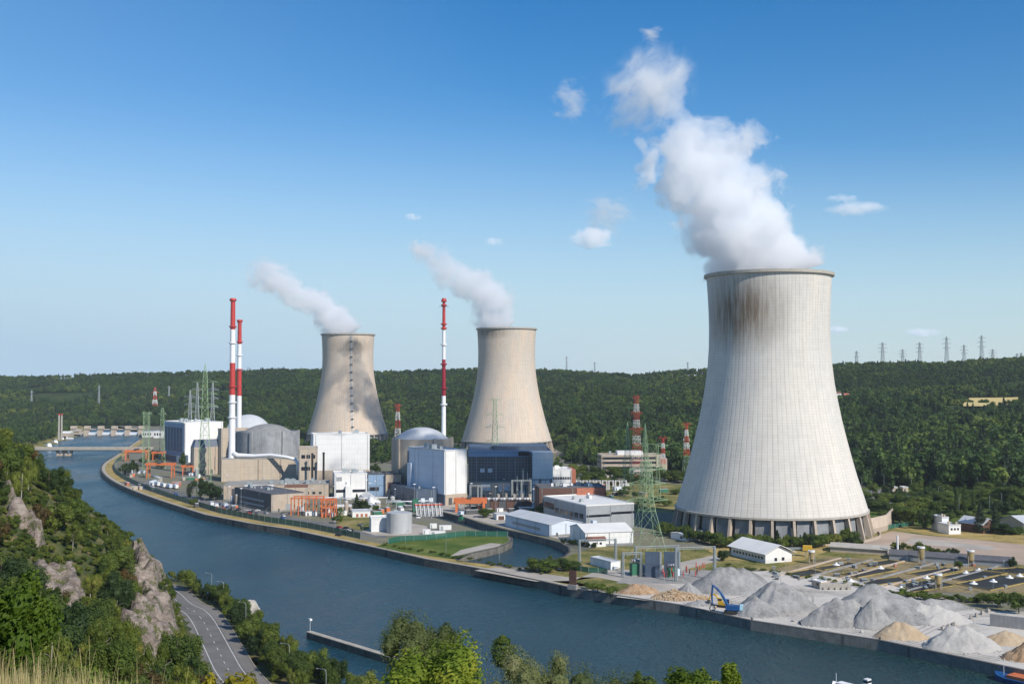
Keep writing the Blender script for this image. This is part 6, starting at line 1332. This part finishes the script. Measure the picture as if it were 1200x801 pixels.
# flat wooded ground behind the plant and on the far left bank
y = 700.0
while y < 2150:
    sp = 10; x = -.6*y
    while x < -.36*y:
        X = x+rg.uniform(-5, 5); Yy = y+rg.uniform(-5, 5); x += sp; d = leftd(X, Yy)
        if Yy > 790 and d > 16 and mn.noise(Vector((X*.01, Yy*.01, 4))) > -.30: pts.append(((X, Yy, farleft(X, Yy)-.5), rg.uniform(.55, 1.0), rg.random()*6, rg.randrange(5)))
    y += sp
print('forest', len(pts))
scatter('distant_woods', pts, pro, 'dense green woods covering the hills behind the plant')
for Q, nm in zip(clear[:1], ('field',)):
    P = []
    for px, py in Q:
        for Yy in range(1000, 2400, 10):
            b_ = (px-600)/F; 
            if hillz(b_, Yy) > ZT(py+6, Yy): break
        P.append((b_*Yy, Yy, hillz(b_, Yy)+4))
    mb = MB(); N_ = 12
    for j in range(N_+1):
        for i in range(N_+1):
            u, v = i/N_, j/N_; x = lerp(lerp(P[0][0], P[3][0], u), lerp(P[1][0], P[2][0], u), v); yy = lerp(lerp(P[0][1], P[3][1], u), lerp(P[1][1], P[2][1], u), v); mb.v.append((x, yy, hillz(x/yy, yy)+3.5))
    for j in range(N_):
        for i in range(N_): k = j*(N_+1)+i; mb.f.append((k, k+1, k+N_+2, k+N_+1))
    struct(mb, nm, MT['field'])
# ---- trees and shrubs in the plant (photo px: x, base, top, width, kind)
PT = [(146, 556, 543, 14, 'dark', 'dark green tree inside the riverside fence bend, leftmost'), (156, 557, 539, 13, 'dark', 'dark green tree inside the riverside fence bend, right of its twin'), (235, 584, 560, 20, 'dark', 'broad dark tree below the pale block'), (250, 586, 566, 18, 'dark', 'dark tree right of the broad one below the pale block'), (222, 583, 566, 10, 'poplar', 'narrow tree left of the broad dark tree'),
      (228, 594, 583, 14, 'shrub', 'light green shrub by the riverside fence below the dark trees'), (214, 548, 530, 8, 'dark', 'small tree beside the leftmost big hall'), (418, 600, 578, 12, 'conifer', 'dark pointed tree below the white workshop'), (425, 600, 586, 18, 'dark', 'rounded dark tree right of the pointed one'), (399, 608, 594, 12, 'poplar', 'light green narrow tree right of the orange frames'),
      (394, 613, 603, 14, 'shrub', 'shrub at the corner of the orange frames'), (441, 600, 591, 12, 'shrub', 'shrub behind the low white hut'), (637, 606, 590, 17, 'oak', 'round bright green tree behind the long pale blue shed'), (570, 606, 594, 16, 'oak', 'green tree right of the wide orange gantry crane'), (575, 604, 596, 12, 'shrub', 'shrub right of the wide orange gantry crane'),
      (440, 562, 543, 14, 'dark', 'tree between the big white box and the silvery domed building'), (634, 670, 651, 22, 'oak', 'dense bush like tree left of the white car'), (652, 667, 653, 18, 'oak', 'green bush like tree behind the white car'), (668, 668, 655, 18, 'oak', 'green bush like tree right of the white car'), (645, 664, 650, 12, 'poplar', 'narrow bush in the clump by the basin mouth'),
      (700, 694, 681, 22, 'shrub', 'bush on the quay left of the soil heap'), (718, 697, 686, 20, 'shrub', 'bush on the quay next to the soil heap'), (689, 690, 681, 14, 'shrub', 'small bush right of the dark signboard'), (846, 657, 643, 15, 'dark', 'dark bush at the left corner of the depot'), (858, 646, 634, 8, 'conifer', 'small conifer behind the depot'),
      (891, 640, 626, 10, 'conifer', 'dark conifer behind the depot, left of the tallest'), (911, 642, 620, 13, 'conifer', 'tallest dark conifer before the nearest tower pillars'), (925, 640, 626, 12, 'dark', 'round dark tree right of the tallest conifer'), (947, 646, 622, 14, 'dark', 'dark tree in front of the tower pillars, right part'), (938, 642, 626, 10, 'conifer', 'conifer left of the dark tree by the tower pillars'),
      (1149, 624, 585, 17, 'conifer', 'tall dark conifer beside the brown barn, left of two'), (1167, 624, 589, 14, 'conifer', 'tall dark conifer beside the brown barn, right of two'), (1121, 603, 570, 8, 'poplar', 'slim poplar left of the wide one near the woods'), (1131, 603, 567, 11, 'poplar', 'wide poplar near the woods'), (1141, 603, 575, 8, 'poplar', 'slim poplar right of the wide one near the woods'),
      (1054, 614, 588, 26, 'oak', 'big green tree at the end of the beige barrier wall'), (1070, 616, 590, 24, 'oak', 'second big green tree right of the beige barrier wall'), (1083, 620, 596, 20, 'dark', 'dark tree at the corner of the bare earth strip'), (1062, 606, 584, 26, 'oak', 'large tree behind the clump at the barrier wall'), (1043, 612, 598, 14, 'yshrub', 'yellow green climber bush on the end of the barrier wall'),
      (1120, 624, 610, 12, 'yshrub', 'yellow green bush between the brick garage and the barn'), (1176, 626, 613, 20, 'dark', 'dark round tree right of the two conifers'), (1190, 626, 616, 14, 'oak', 'green tree at the right edge by the ribbed roof'), (1100, 600, 584, 24, 'oak', 'spreading tree left of the poplars'), (1080, 598, 580, 26, 'oak', 'spreading tree behind the big clump'),
      (1180, 590, 568, 26, 'oak', 'rounded tree at the right below the white villa'), (1196, 592, 566, 24, 'oak', 'rounded tree at the right edge below the white villa'), (1003, 638, 628, 12, 'dark', 'dark bush at the foot of the barrier wall'), (1008, 641, 632, 16, 'shrub', 'low bush before the barrier wall'), (1079, 650, 634, 16, 'yshrub', 'pale bush behind the long dark roof'),
      (1124, 668, 655, 12, 'shrub', 'bush against the long dark roof near the right silo'), (1187, 665, 652, 8, 'dark', 'dark bush at the right end of the long dark roof'), (1170, 712, 691, 36, 'shrub', 'large bush at the right side above the gravel bays'), (1194, 718, 692, 34, 'shrub', 'large bush at the right edge above the gravel bays'), (1152, 706, 694, 18, 'yshrub', 'bush left of the large ones above the gravel bays')]
rg = random.Random(17)
for x, bs_, tp, w, k, lb in PT: ptree(k, x, bs_, tp, lb, w, 'shrub' if 'shrub' in k or 'bush' in lb else 'tree', rg=rg)
def row(n, x0, x1, f, k, h, w, label, group, jit=2):
    for i in range(n):
        x = lerp(x0, x1, (i+rg.random()*.8)/n); b_ = f(x)+rg.uniform(-jit, jit); kk = rg.choice(k); ptree(kk, x, b_, b_-rg.uniform(*h), label, rg.uniform(*w), 'shrub', group, rg)
row(60, 772, 1000, lambda x: interp(x, [(768, 622), (800, 632), (850, 640), (900, 643), (960, 640), (1000, 634)]), ['shrub', 'oak', 'shrub', 'yshrub'], (10, 18), (12, 20), 'shrub in the green belt before the nearest tower pillars', 'shrubs before the nearest tower')
row(16, 1044, 1120, lambda x: interp(x, [(1044, 643), (1120, 651)]), ['shrub', 'yshrub', 'dark'], (5, 9), (7, 12), 'shrub in the row between the bare earth and the long dark roof', 'shrubs behind the filter house')
row(20, 1045, 1150, lambda x: interp(x, [(1045, 697), (1150, 706)]), ['shrub', 'shrub', 'oak'], (5, 9), (8, 14), 'shrub in the hedge behind the gravel yard', 'hedge shrubs behind the gravel yard')
row(9, 660, 702, lambda x: interp(x, [(660, 637), (702, 642)]), ['dark'], (6, 8), (5, 7), 'small dark tree in the row before the long white shed', 'small dark trees by the long white shed', .5)
row(20, 850, 1045, lambda x: interp(x, [(850, 664), (960, 679), (1045, 694)]), ['shrub', 'yshrub'], (2, 4), (6, 12), 'low bush along the back edge of the gravel yard', 'low bushes behind the gravel yard', 1.5)
row(26, 450, 640, lambda x: interp(x, [(450, 639), (530, 652), (640, 673)]), ['yshrub', 'shrub'], (1.5, 3.5), (5, 10), 'low bush on the quayside grass of the intake basin', 'low bushes on the quayside grass', 1)
row(56, 1000, 1200, lambda x: rg.uniform(578, 604), ['oak', 'dark', 'shrub', 'oak'], (11, 19), (12, 20), 'leafy tree in the park below the woods on the right', 'trees in the park below the woods', 0)
row(34, 648, 830, lambda x: rg.uniform(556, 566) if x < 700 or x > 775 else rg.uniform(558, 572), ['oak', 'dark', 'oak'], (10, 16), (11, 17), 'leafy tree around the beige office building', 'trees around the office building', 0)
row(16, 700, 830, lambda x: rg.uniform(574, 600), ['oak', 'shrub', 'dark'], (5, 10), (9, 15), 'tree in the yard between the office building and the green pylons', 'trees in the yard below the office building', 0)
row(14, 166, 200, lambda x: rg.uniform(524, 548), ['dark', 'oak'], (4, 8), (6, 10), 'small tree near the river bend', 'small trees near the river bend', 0)
row(16, 1085, 1200, lambda x: rg.uniform(606, 616), ['oak', 'dark', 'shrub'], (6, 11), (9, 16), 'garden tree around the barn and houses on the right', 'garden trees around the barn', 0)
# ---- cliff hillside
def hit(px, py, tmax=700):
    r = ray(px, py); t = 20.0
    while t < tmax:
        x, yy, z = r.x*t, r.y*t, CZ+r.z*t
        if z < hz(x, yy): return x, yy, z
        t += 1.5
    return None
CM = [([(158, 636), (172, 648), (187, 672), (197, 704), (212, 738), (224, 776), (206, 788), (186, 772), (166, 778), (150, 758), (148, 728), (160, 702), (154, 670)], 1.0),
      ([(2, 584), (16, 586), (34, 606), (48, 634), (50, 652), (40, 646), (28, 622), (10, 604)], .8), ([(34, 662), (48, 664), (66, 656), (84, 668), (98, 690), (100, 716), (88, 728), (74, 706), (60, 698), (40, 690)], .9)]
def pdist(p, Q):
    best = 1e9
    for i in range(len(Q)):
        a, b_ = Q[i], Q[(i+1) % len(Q)]; dx, dy = b_[0]-a[0], b_[1]-a[1]; t = min(1, max(0, ((p[0]-a[0])*dx+(p[1]-a[1])*dy)/(dx*dx+dy*dy))); best = min(best, math.hypot(p[0]-a[0]-t*dx, p[1]-a[1]-t*dy))
    return best
def rmask(q):
    m = -9
    for Q, w in CM:
        x0, x1 = min(a[0] for a in Q)-8, max(a[0] for a in Q)+8
        if x0 < q[0] < x1: m = max(m, pdist(q, Q)*(1 if inquad(q, Q) else -1))
    return m
def cliff(name, x0, x1, y0, y1, st):
    nx, ny = int((x1-x0)/st), int((y1-y0)/st); mb = MB(); ok = {}
    for j in range(ny+1):
        for i in range(nx+1):
            x, y = x0+i*st, y0+j*st; h = hz(x, y); e, d = footd(x, y); q = proj(x, y, h); mk = rmask(q) if e > -1 else -9
            mk += 14*mn.noise(Vector((x*.10, y*.10, 1)))-2.5
            if mk < -6: continue
            k = smooth(-5, 5, mk); rd = abs(mn.noise(Vector((x*.07, y*.07, h*.05)))); r2 = mn.fractal(Vector((x*.18, y*.18, h*.12)), 1, 2, 5); dv = mn.voronoi(Vector((x*.16, y*.16, h*.13)))[0]
            up = k*(2.0+5*(1-2.2*rd)+2.6*r2+4.5*min(.6, dv[1]-dv[0]))-(1-k)*2.2
            ok[(i, j)] = len(mb.v); mb.v.append((x-up*.0+k*1.2*mn.noise(Vector((x*.3, y*.3, 5))), y, h+up*min(1, max(0, e+1)/5)))
    for (i, j), k in ok.items():
        if (i+1, j) in ok and (i, j+1) in ok and (i+1, j+1) in ok: mb.f.append((k, ok[(i+1, j)], ok[(i+1, j+1)], ok[(i, j+1)]))
    return mb.build(name, MT['rock'], None, True, kind='structure')
cliff('rock_cliff', -320, -60, 180, 560, 1.3)
rocks = []
def onrock(q): return rmask(q) > 1.5
rg = random.Random(23); und = []; spots = []
for o_ in range(26000):
    Yy = rg.uniform(25, 640); b_ = rg.uniform(-.52, .12); X = b_*Yy; e, d = footd(X, Yy)
    if e < 1.0 or e > 150: continue
    z = hz(X, Yy); q = proj(X, Yy, z+2)
    if not (-60 < q[0] < 900 and q[1] < 900): continue
    if q[0] > 195 and Yy > 330 and e < 1.2: continue
    onr = Yy > 180 and onrock(proj(X, Yy, z)) and rg.random() < .55
    if onr: continue
    if math.hypot(X, Yy) < 45: continue
    und.append(((X, Yy, z-.2), rg.uniform(.3, .72)*(1 if Yy > 120 else .6), rg.random()*6, rg.randrange(5)))
    if len(und) > 9000: break
print('under', len(und))
cands = 0; hs_ = []
while cands < 6000 and len(spots) < 190:
    cands += 1; Yy = rg.uniform(60, 600)**1.0; b_ = rg.uniform(-.52, -.15); X = b_*Yy; e, d = footd(X, Yy)
    if e < 5 or e > 120: continue
    z = hz(X, Yy); q = proj(X, Yy, z+4)
    if not (-30 < q[0] < 260 and q[1] < 860): continue
    lim = interp(q[0], [(0, 500), (40, 525), (75, 548), (100, 590), (140, 622), (165, 655), (190, 700), (222, 750), (240, 830)])
    h = rg.uniform(8, 13)*(1 if Yy > 150 else .7)
    tp = proj(X, Yy, z+h)
    if tp[1] < lim-4: h *= .6; tp = proj(X, Yy, z+h)
    if tp[1] < lim-6: continue
    if Yy > 180 and (rmask(proj(X, Yy, z)) > -2 or rmask(proj(X, Yy, z+h*.6)) > 2) and rg.random() < .93: continue
    if any((X-a)**2+(Yy-c)**2 < 5.2**2 for a, c in hs_): continue
    hs_.append((X, Yy)); k = rg.choice(['oak', 'oak', 'birch', 'birch', 'birch', 'dark', 'russet' if rg.random() < .4 else 'oak', 'poplar'])
    nm = {'oak': 'green broadleaf tree', 'birch': 'pale green birch tree', 'dark': 'dark green tree', 'russet': 'russet brown tree', 'shrub': 'low round shrub', 'poplar': 'slender upright tree'}[k]
    spots.append(tree(k, X, Yy, z-.3, h*(1 if k != 'shrub' else .6), '%s on the steep rocky hillside left of the road' % nm, 'shrub' if k == 'shrub' else 'tree', '%ss on the rocky hillside' % nm, rg=rg))
print('hill trees', len(spots))
ups = []
for i, (k, px, py) in enumerate((('shrub', 140, 700), ('shrub', 90, 745), ('shrub', 30, 650), ('yshrub', 120, 660), ('yshrub', 60, 760))):
    h = hit(px, py)
    if h:
        t = tree(k, *h, 3, 'low scrub bush growing on the rocky hillside', 'shrub', 'scrub bushes on the rocky hillside', rg=rg)
        for ch in COL.objects:
            if ch.parent == t and ch.name.startswith('crown'): ups.append(ch)
scatter('hillside_undergrowth', [(p, s, r, i % len(ups)) for p, s, r, i in und], ups, 'low scrub and brambles covering the hillside')
BELT = True
# ---- tree belt between the road and the river
n_ = 0; belt = resample(LB, 1.0); tops = [(215, 664), (225, 663), (232, 690), (243, 672), (270, 674), (290, 690), (305, 706), (318, 722), (335, 748), (350, 755), (375, 780), (400, 800)]
for i in range(4000):
    p = rg.choice(belt)
    if not 240 < p[1] < 545: continue
    dd = rg.uniform(2.0, lerp(25, 9, smooth(400, 520, p[1]))); j = belt.index(p); a, b2 = belt[max(0, j-1)], belt[min(len(belt)-1, j+1)]; tv = Vector((b2[0]-a[0], b2[1]-a[1])).normalized(); X, Yy = p[0]-tv.y*dd, p[1]+tv.x*dd
    q = proj(X, Yy, 0); 
    if any((X-a_)**2+(Yy-c_)**2 < 3.6**2 for a_, c_ in hs_): continue
    mx = 10 if Yy < 470 else 6
    if Yy > 495 and rg.random() < .6: continue
    if sd_poly(X, Yy, road_c) > -10: continue
    h = rg.uniform(.65, 1)*mx; hs_.append((X, Yy)); n_ += 1; k = rg.choice(['oak', 'oak', 'dark', 'birch', 'shrub', 'oak'])
    nm = {'oak': 'green broadleaf tree', 'birch': 'pale green birch tree', 'dark': 'dark green tree', 'shrub': 'round shrub'}[k]
    tree(k, X, Yy, hz(X, Yy)-.2, h*(.55 if k == 'shrub' else 1), '%s in the belt between the road and the river' % nm, 'shrub' if k == 'shrub' else 'tree', '%ss between road and river' % nm, rg=rg)
    if n_ > 125: break
print('belt', n_)
bs2 = []
for i in range(2600):
    p = rg.choice(belt)
    if not 200 < p[1] < 530: continue
    dd = rg.uniform(.5, 30); j = belt.index(p); a, b2 = belt[max(0, j-1)], belt[min(len(belt)-1, j+1)]; tv = Vector((b2[0]-a[0], b2[1]-a[1])).normalized(); X, Yy = p[0]-tv.y*dd, p[1]+tv.x*dd
    if sd_poly(X, Yy, road_c) > -10.5 or (Yy > 480 and rg.random() < .5): continue
    bs2.append(((X, Yy, hz(X, Yy)-.3), rg.uniform(.35, .95)*(.6 if Yy > 470 else 1), rg.random()*6, rg.randrange(len(ups))))
scatter('riverside_scrub', bs2, ups, 'dense scrub filling the strip between the road and the river')
ptree('oak', 222, 692, 664, 'lone slender tree at the far end of the roadside belt', 17, rg=rg)
# ---- foreground trees below the viewpoint (fine leaves)
def fgtree(label, px, top, Yy, wpx, m, leafn, leaf, shape, seed, name='broadleaf_tree', cat='tree', barkm='bark', group=None, hmin=4):
    X = XP(px, Yy, 80); z = hz(X, Yy); zt = ZT(top, Yy); H = max(hmin, zt-z); Rr = wpx/F*Yy/2
    t = thing(name, label, cat, (X, Yy, zt-H-.2), seed*.7, group); z0 = max(H-2.5*Rr, H*.1)
    link(crown_mesh('crown', MT[m], 700+seed, H+.2, Rr, z0, leafn, leaf, shape, True, 16), 'crown', t); link(trunk_mesh('trunk', MT[barkm], seed, H, H*.8, .035*H*.35, limbs=7, spread=Rr/H*.7), 'trunk', t); return t
fgtree('tall feathery dark topped tree at the bottom centre behind a brighter one', 486, 716, 78, 100, 'leafW', 13000, .15, 'round', 1, 'willow_tree')
fgtree('bright green leafy tree at the bottom centre in front of a feathery one', 505, 744, 52, 136, 'leafY', 11000, .20, 'round', 2)
fgtree('feathery tree top right of the tall one at the bottom centre', 520, 724, 80, 40, 'leafW', 4500, .15, 'round', 3, 'willow_tree')
fgtree('grey green willow with the highest top left of the willow group', 593, 746, 88, 112, 'leafW', 12000, .17, 'round', 4, 'willow_tree')
fgtree('dark narrow tree top rising out of the willow group', 589, 744, 92, 26, 'leafA', 2500, .2, 'poplar', 5)
fgtree('rounded grey green willow, second from the left of the group', 612, 770, 84, 124, 'leafW', 12000, .17, 'round', 6, 'willow_tree')
fgtree('pale rounded willow right of the two left willows', 658, 755, 90, 100, 'leafW', 10000, .17, 'round', 7, 'willow_tree')
fgtree('pale willow with a domed top at the middle of the bottom edge', 716, 771, 88, 112, 'leafW', 10000, .17, 'round', 8, 'willow_tree')
fgtree('dark small tree between the domed willow and the bright shrubs', 754, 783, 86, 36, 'leafA', 3500, .18, 'round', 9)
fgtree('bright leafy shrub top at the bottom edge, left of the last one', 806, 772, 60, 54, 'leafY', 3800, .18, 'round', 10)
fgtree('bright leafy shrub top at the bottom edge, farthest right', 858, 778, 60, 26, 'leafY', 2200, .18, 'round', 11)
fgtree('low bright shrub filling the gap between the last two', 830, 790, 62, 50, 'leafY', 3000, .18, 'round', 12)
fgtree('bright leaved shrub at the lower left edge close to the viewpoint', 12, 664, 17, 90, 'leafY', 3400, .085, 'round', 13, hmin=3)
fgtree('low bright leaved shrub beside the dry grass at the bottom left', 70, 765, 14, 150, 'leafY', 3400, .07, 'round', 14, hmin=2)
fgtree('green bush in front of the cliff foot at the lower left', 130, 742, 110, 60, 'leafA', 4500, .3, 'round', 15, hmin=6)
fgtree('yellow leaved shrub top at the bottom edge beside the road', 272, 786, 20, 62, 'leafYY', 900, .10, 'round', 16, hmin=2) if MT.setdefault('leafYY', leafmat('yellow_leaves', (.25, .22, .02), (.55, .45, .03), trans=.4)) else 0
fgtree('small yellow leaved shrub top left of the larger yellow one', 240, 790, 20, 20, 'leafYY', 300, .10, 'round', 17, hmin=2)
# ---- dry grass at the viewpoint
rg = random.Random(31); mb = MB()
for i in range(4200):
    Yy = rg.uniform(2.4, 6.0); px = rg.uniform(-160, 250)
    if px > 60 and rg.random() < (px-60)/190: continue
    X = (px-600)/F*Yy; z = hz(X, Yy); topy = interp(px, [(0, 784), (60, 793), (120, 803), (180, 816), (250, 834)])+rg.gauss(0, 11)+(-rg.uniform(10, 45) if rg.random() < .05 else 0)
    zt = CZ+(443-topy)/F*Yy; h = zt-z
    if h < .05: continue
    base = Vector((X+rg.uniform(-.05, .05), Yy, zt-min(h, rg.uniform(.5, .9)))); a = rg.uniform(0, 6.28); ln = rg.uniform(.02, .16); w = rg.uniform(.0012, .0028); H = zt-base.z
    side = Vector((math.cos(a+1.57), math.sin(a+1.57), 0)); k = len(mb.v); n_s = 4
    for s in range(n_s+1):
        f = s/n_s; c = base+Vector((math.cos(a)*ln*f*f, math.sin(a)*ln*f*f, H*f)); ww = w*(1-f*.85)*(1 if f < .7 else (2.2 if i % 3 == 0 and f < 1 else 1)); mb.v += [tuple(c-side*ww), tuple(c+side*ww)]
    for s in range(n_s): q = k+2*s; mb.f.append((q, q+1, q+3, q+2))
m, n, b = newmat('dry_blades'); c = n.ramp(n.noise(n.pos(), 9, 2), [(.3, (.13, .17, .04)), (.5, (.33, .27, .11)), (.7, (.48, .37, .20))]); n.l.new(c, b.inputs['Base Color']); b.inputs['Roughness'].default_value = .7
o = mb.build('dry_grass', m, None, kind='stuff'); tag(o, 'tall dry grass blades at the viewpoint in the lower left corner')

# ---- plant clutter: pipe racks, small tanks, poles
rg = random.Random(77)
for i, (px, py, L, yw, lb) in enumerate(((300, 584, 34, 8, 'beside the long low beige building'), (352, 592, 30, 20, 'between the warehouse and the white workshop'), (396, 592, 36, 12, 'below the white workshop'), (455, 596, 30, 14, 'beside the dark blue building'), (540, 596, 36, 10, 'at the foot of the glazed turbine hall'), (190, 566, 30, 120, 'near the riverside lorries'), (610, 603, 34, 12, 'in front of the switchyard'))):
    A = G(px, py); t = thing('pipe_rack', 'steel pipe rack carrying pale pipes '+lb, 'pipe rack', (*A, 0), R(yw))
    for k in range(int(L/6)+1): MB().bar((k*6, 0, 0), (k*6, 0, 5.4), .3).bar((k*6, 3, 0), (k*6, 3, 5.4), .3).bar((k*6, -.2, 4.6), (k*6, 3.2, 4.6), .3).build('frame', MT['galv'], t)
    for y, m_ in ((.4, 'wpaint'), (1.2, 'galv'), (2.1, 'bluew'), (2.7, 'wpaint')): MB().tube([(-1, y, 5.0), (L+1, y, 5.0)], .26, 6).build('pipe', MT[m_], t, True)
for i in range(22):
    x0, x1, y0, y1, wh = rg.choice(((262, 330, 585, 594, 'by the long low beige building'), (372, 400, 578, 592, 'by the black chimneys'), (404, 470, 586, 600, 'by the dark blue building'), (205, 250, 556, 578, 'by the pale block'), (545, 640, 586, 600, 'in the switchyard')))
    A = G(rg.uniform(x0, x1), rg.uniform(y0, y1)); r = rg.uniform(1.2, 2.6); h = rg.uniform(3, 8); t = thing('process_tank', 'small upright process tank standing '+wh, 'tank', (*A, 0), 0, 'small process tanks '+wh)
    MB().lathe([(r, 0), (r, h)], 20).build('shell', MT[rg.choice(('tank', 'wpaint', 'lgrey', 'beige2'))], t, 'auto'); MB().lathe([(r+.05, h-.1), (r*.6, h+.5), (.05, h+.8)], 20, capt=True).build('roof', MT['lgrey'], t, 'auto')
for i in range(30):
    px = rg.uniform(230, 640); A = G(px, rg.uniform(583, 600)); t = thing('floodlight_mast', 'thin floodlight mast among the plant buildings', 'lamp post', (*A, 0), rg.random()*6, 'floodlight masts among the plant buildings'); h = rg.uniform(12, 20); MB().bar((0, 0, 0), (0, 0, h), .22, .12).build('pole', MT['galv'], t); MB().box(-.9, .9, -.3, .3, h, h+.5).build('lamp_head', MT['wpaint'], t)

# ---- loose stones and wheel tracks in the gravel yard
stp = []; rbp = []; sprot = []; A = G(772, 712); bprot = [rock('loose_boulder', 'tan boulder lying at the right foot of the rubble heap', 'boulder', *G(838, 712), .4, (.8, .7, .6), 47, 'sand', sub=2)]
for i, (px, py) in enumerate(((836, 716), (930, 728), (1010, 741))):
    A = G(px, py); sprot.append(rock('loose_boulder', ('pale boulder lying left of the blue material handler', 'pale boulder on the open yard below the sharp grey cone', 'pale boulder by the quay in front of the tallest heap')[i], 'boulder', A[0], A[1], .4, (.8, .7, .6), 40+i, 'gravell', sub=2))
for (X, Y), r, ry, vs, m_ in HEAPS:
    rub = (X, Y) == HEAPS[1][0]
    for k in range(420 if rub else 70):
        if rub and vs: v = rg.choice(vs); p = (X+v[0]+rg.uniform(-.5, .5), Y+v[1]+rg.uniform(-.5, .5), v[2]+.1)
        else:
            a = rg.uniform(0, 6.28); q = rg.uniform(.86, 1.12); p = (X+math.cos(a)*r*q, Y+math.sin(a)*ry*q, .1)
        if sd_poly(p[0], p[1], RBr[:i7+3]) > -2.5: continue
        (rbp if rub else stp).append((p, rg.uniform(.25, .8 if rub else .6), rg.random()*6, rg.randrange(3) if not rub else 0))
scatter('loose_stones', stp, sprot, 'loose stones scattered on and around the heaps in the gravel yard')
scatter('rubble_stones', rbp, bprot, 'tan stones covering the rubble heap')
MT['rut'] = ground_mat('yard_wheel_track', [(.30, .28, .25), (.40, .375, .34), (.48, .45, .41)], .2, .8, .3)
for pxs in ([(770, 694), (820, 700), (860, 706), (930, 724), (1000, 741), (1080, 756), (1170, 774)], [(845, 709), (900, 694), (950, 691), (1000, 700)], [(1075, 745), (1110, 728), (1150, 720), (1180, 722)], [(925, 722), (950, 708), (948, 694), (930, 686)]):
    c_ = chaikin([G(*p) for p in pxs], 3)
    for d in (-1.3, 1.1, 3.6): struct(strip(c_, d-.45, d+.45, .085+.006*(d > 0)+.004*(d > 2)), 'wheel_track', MT['rut'])
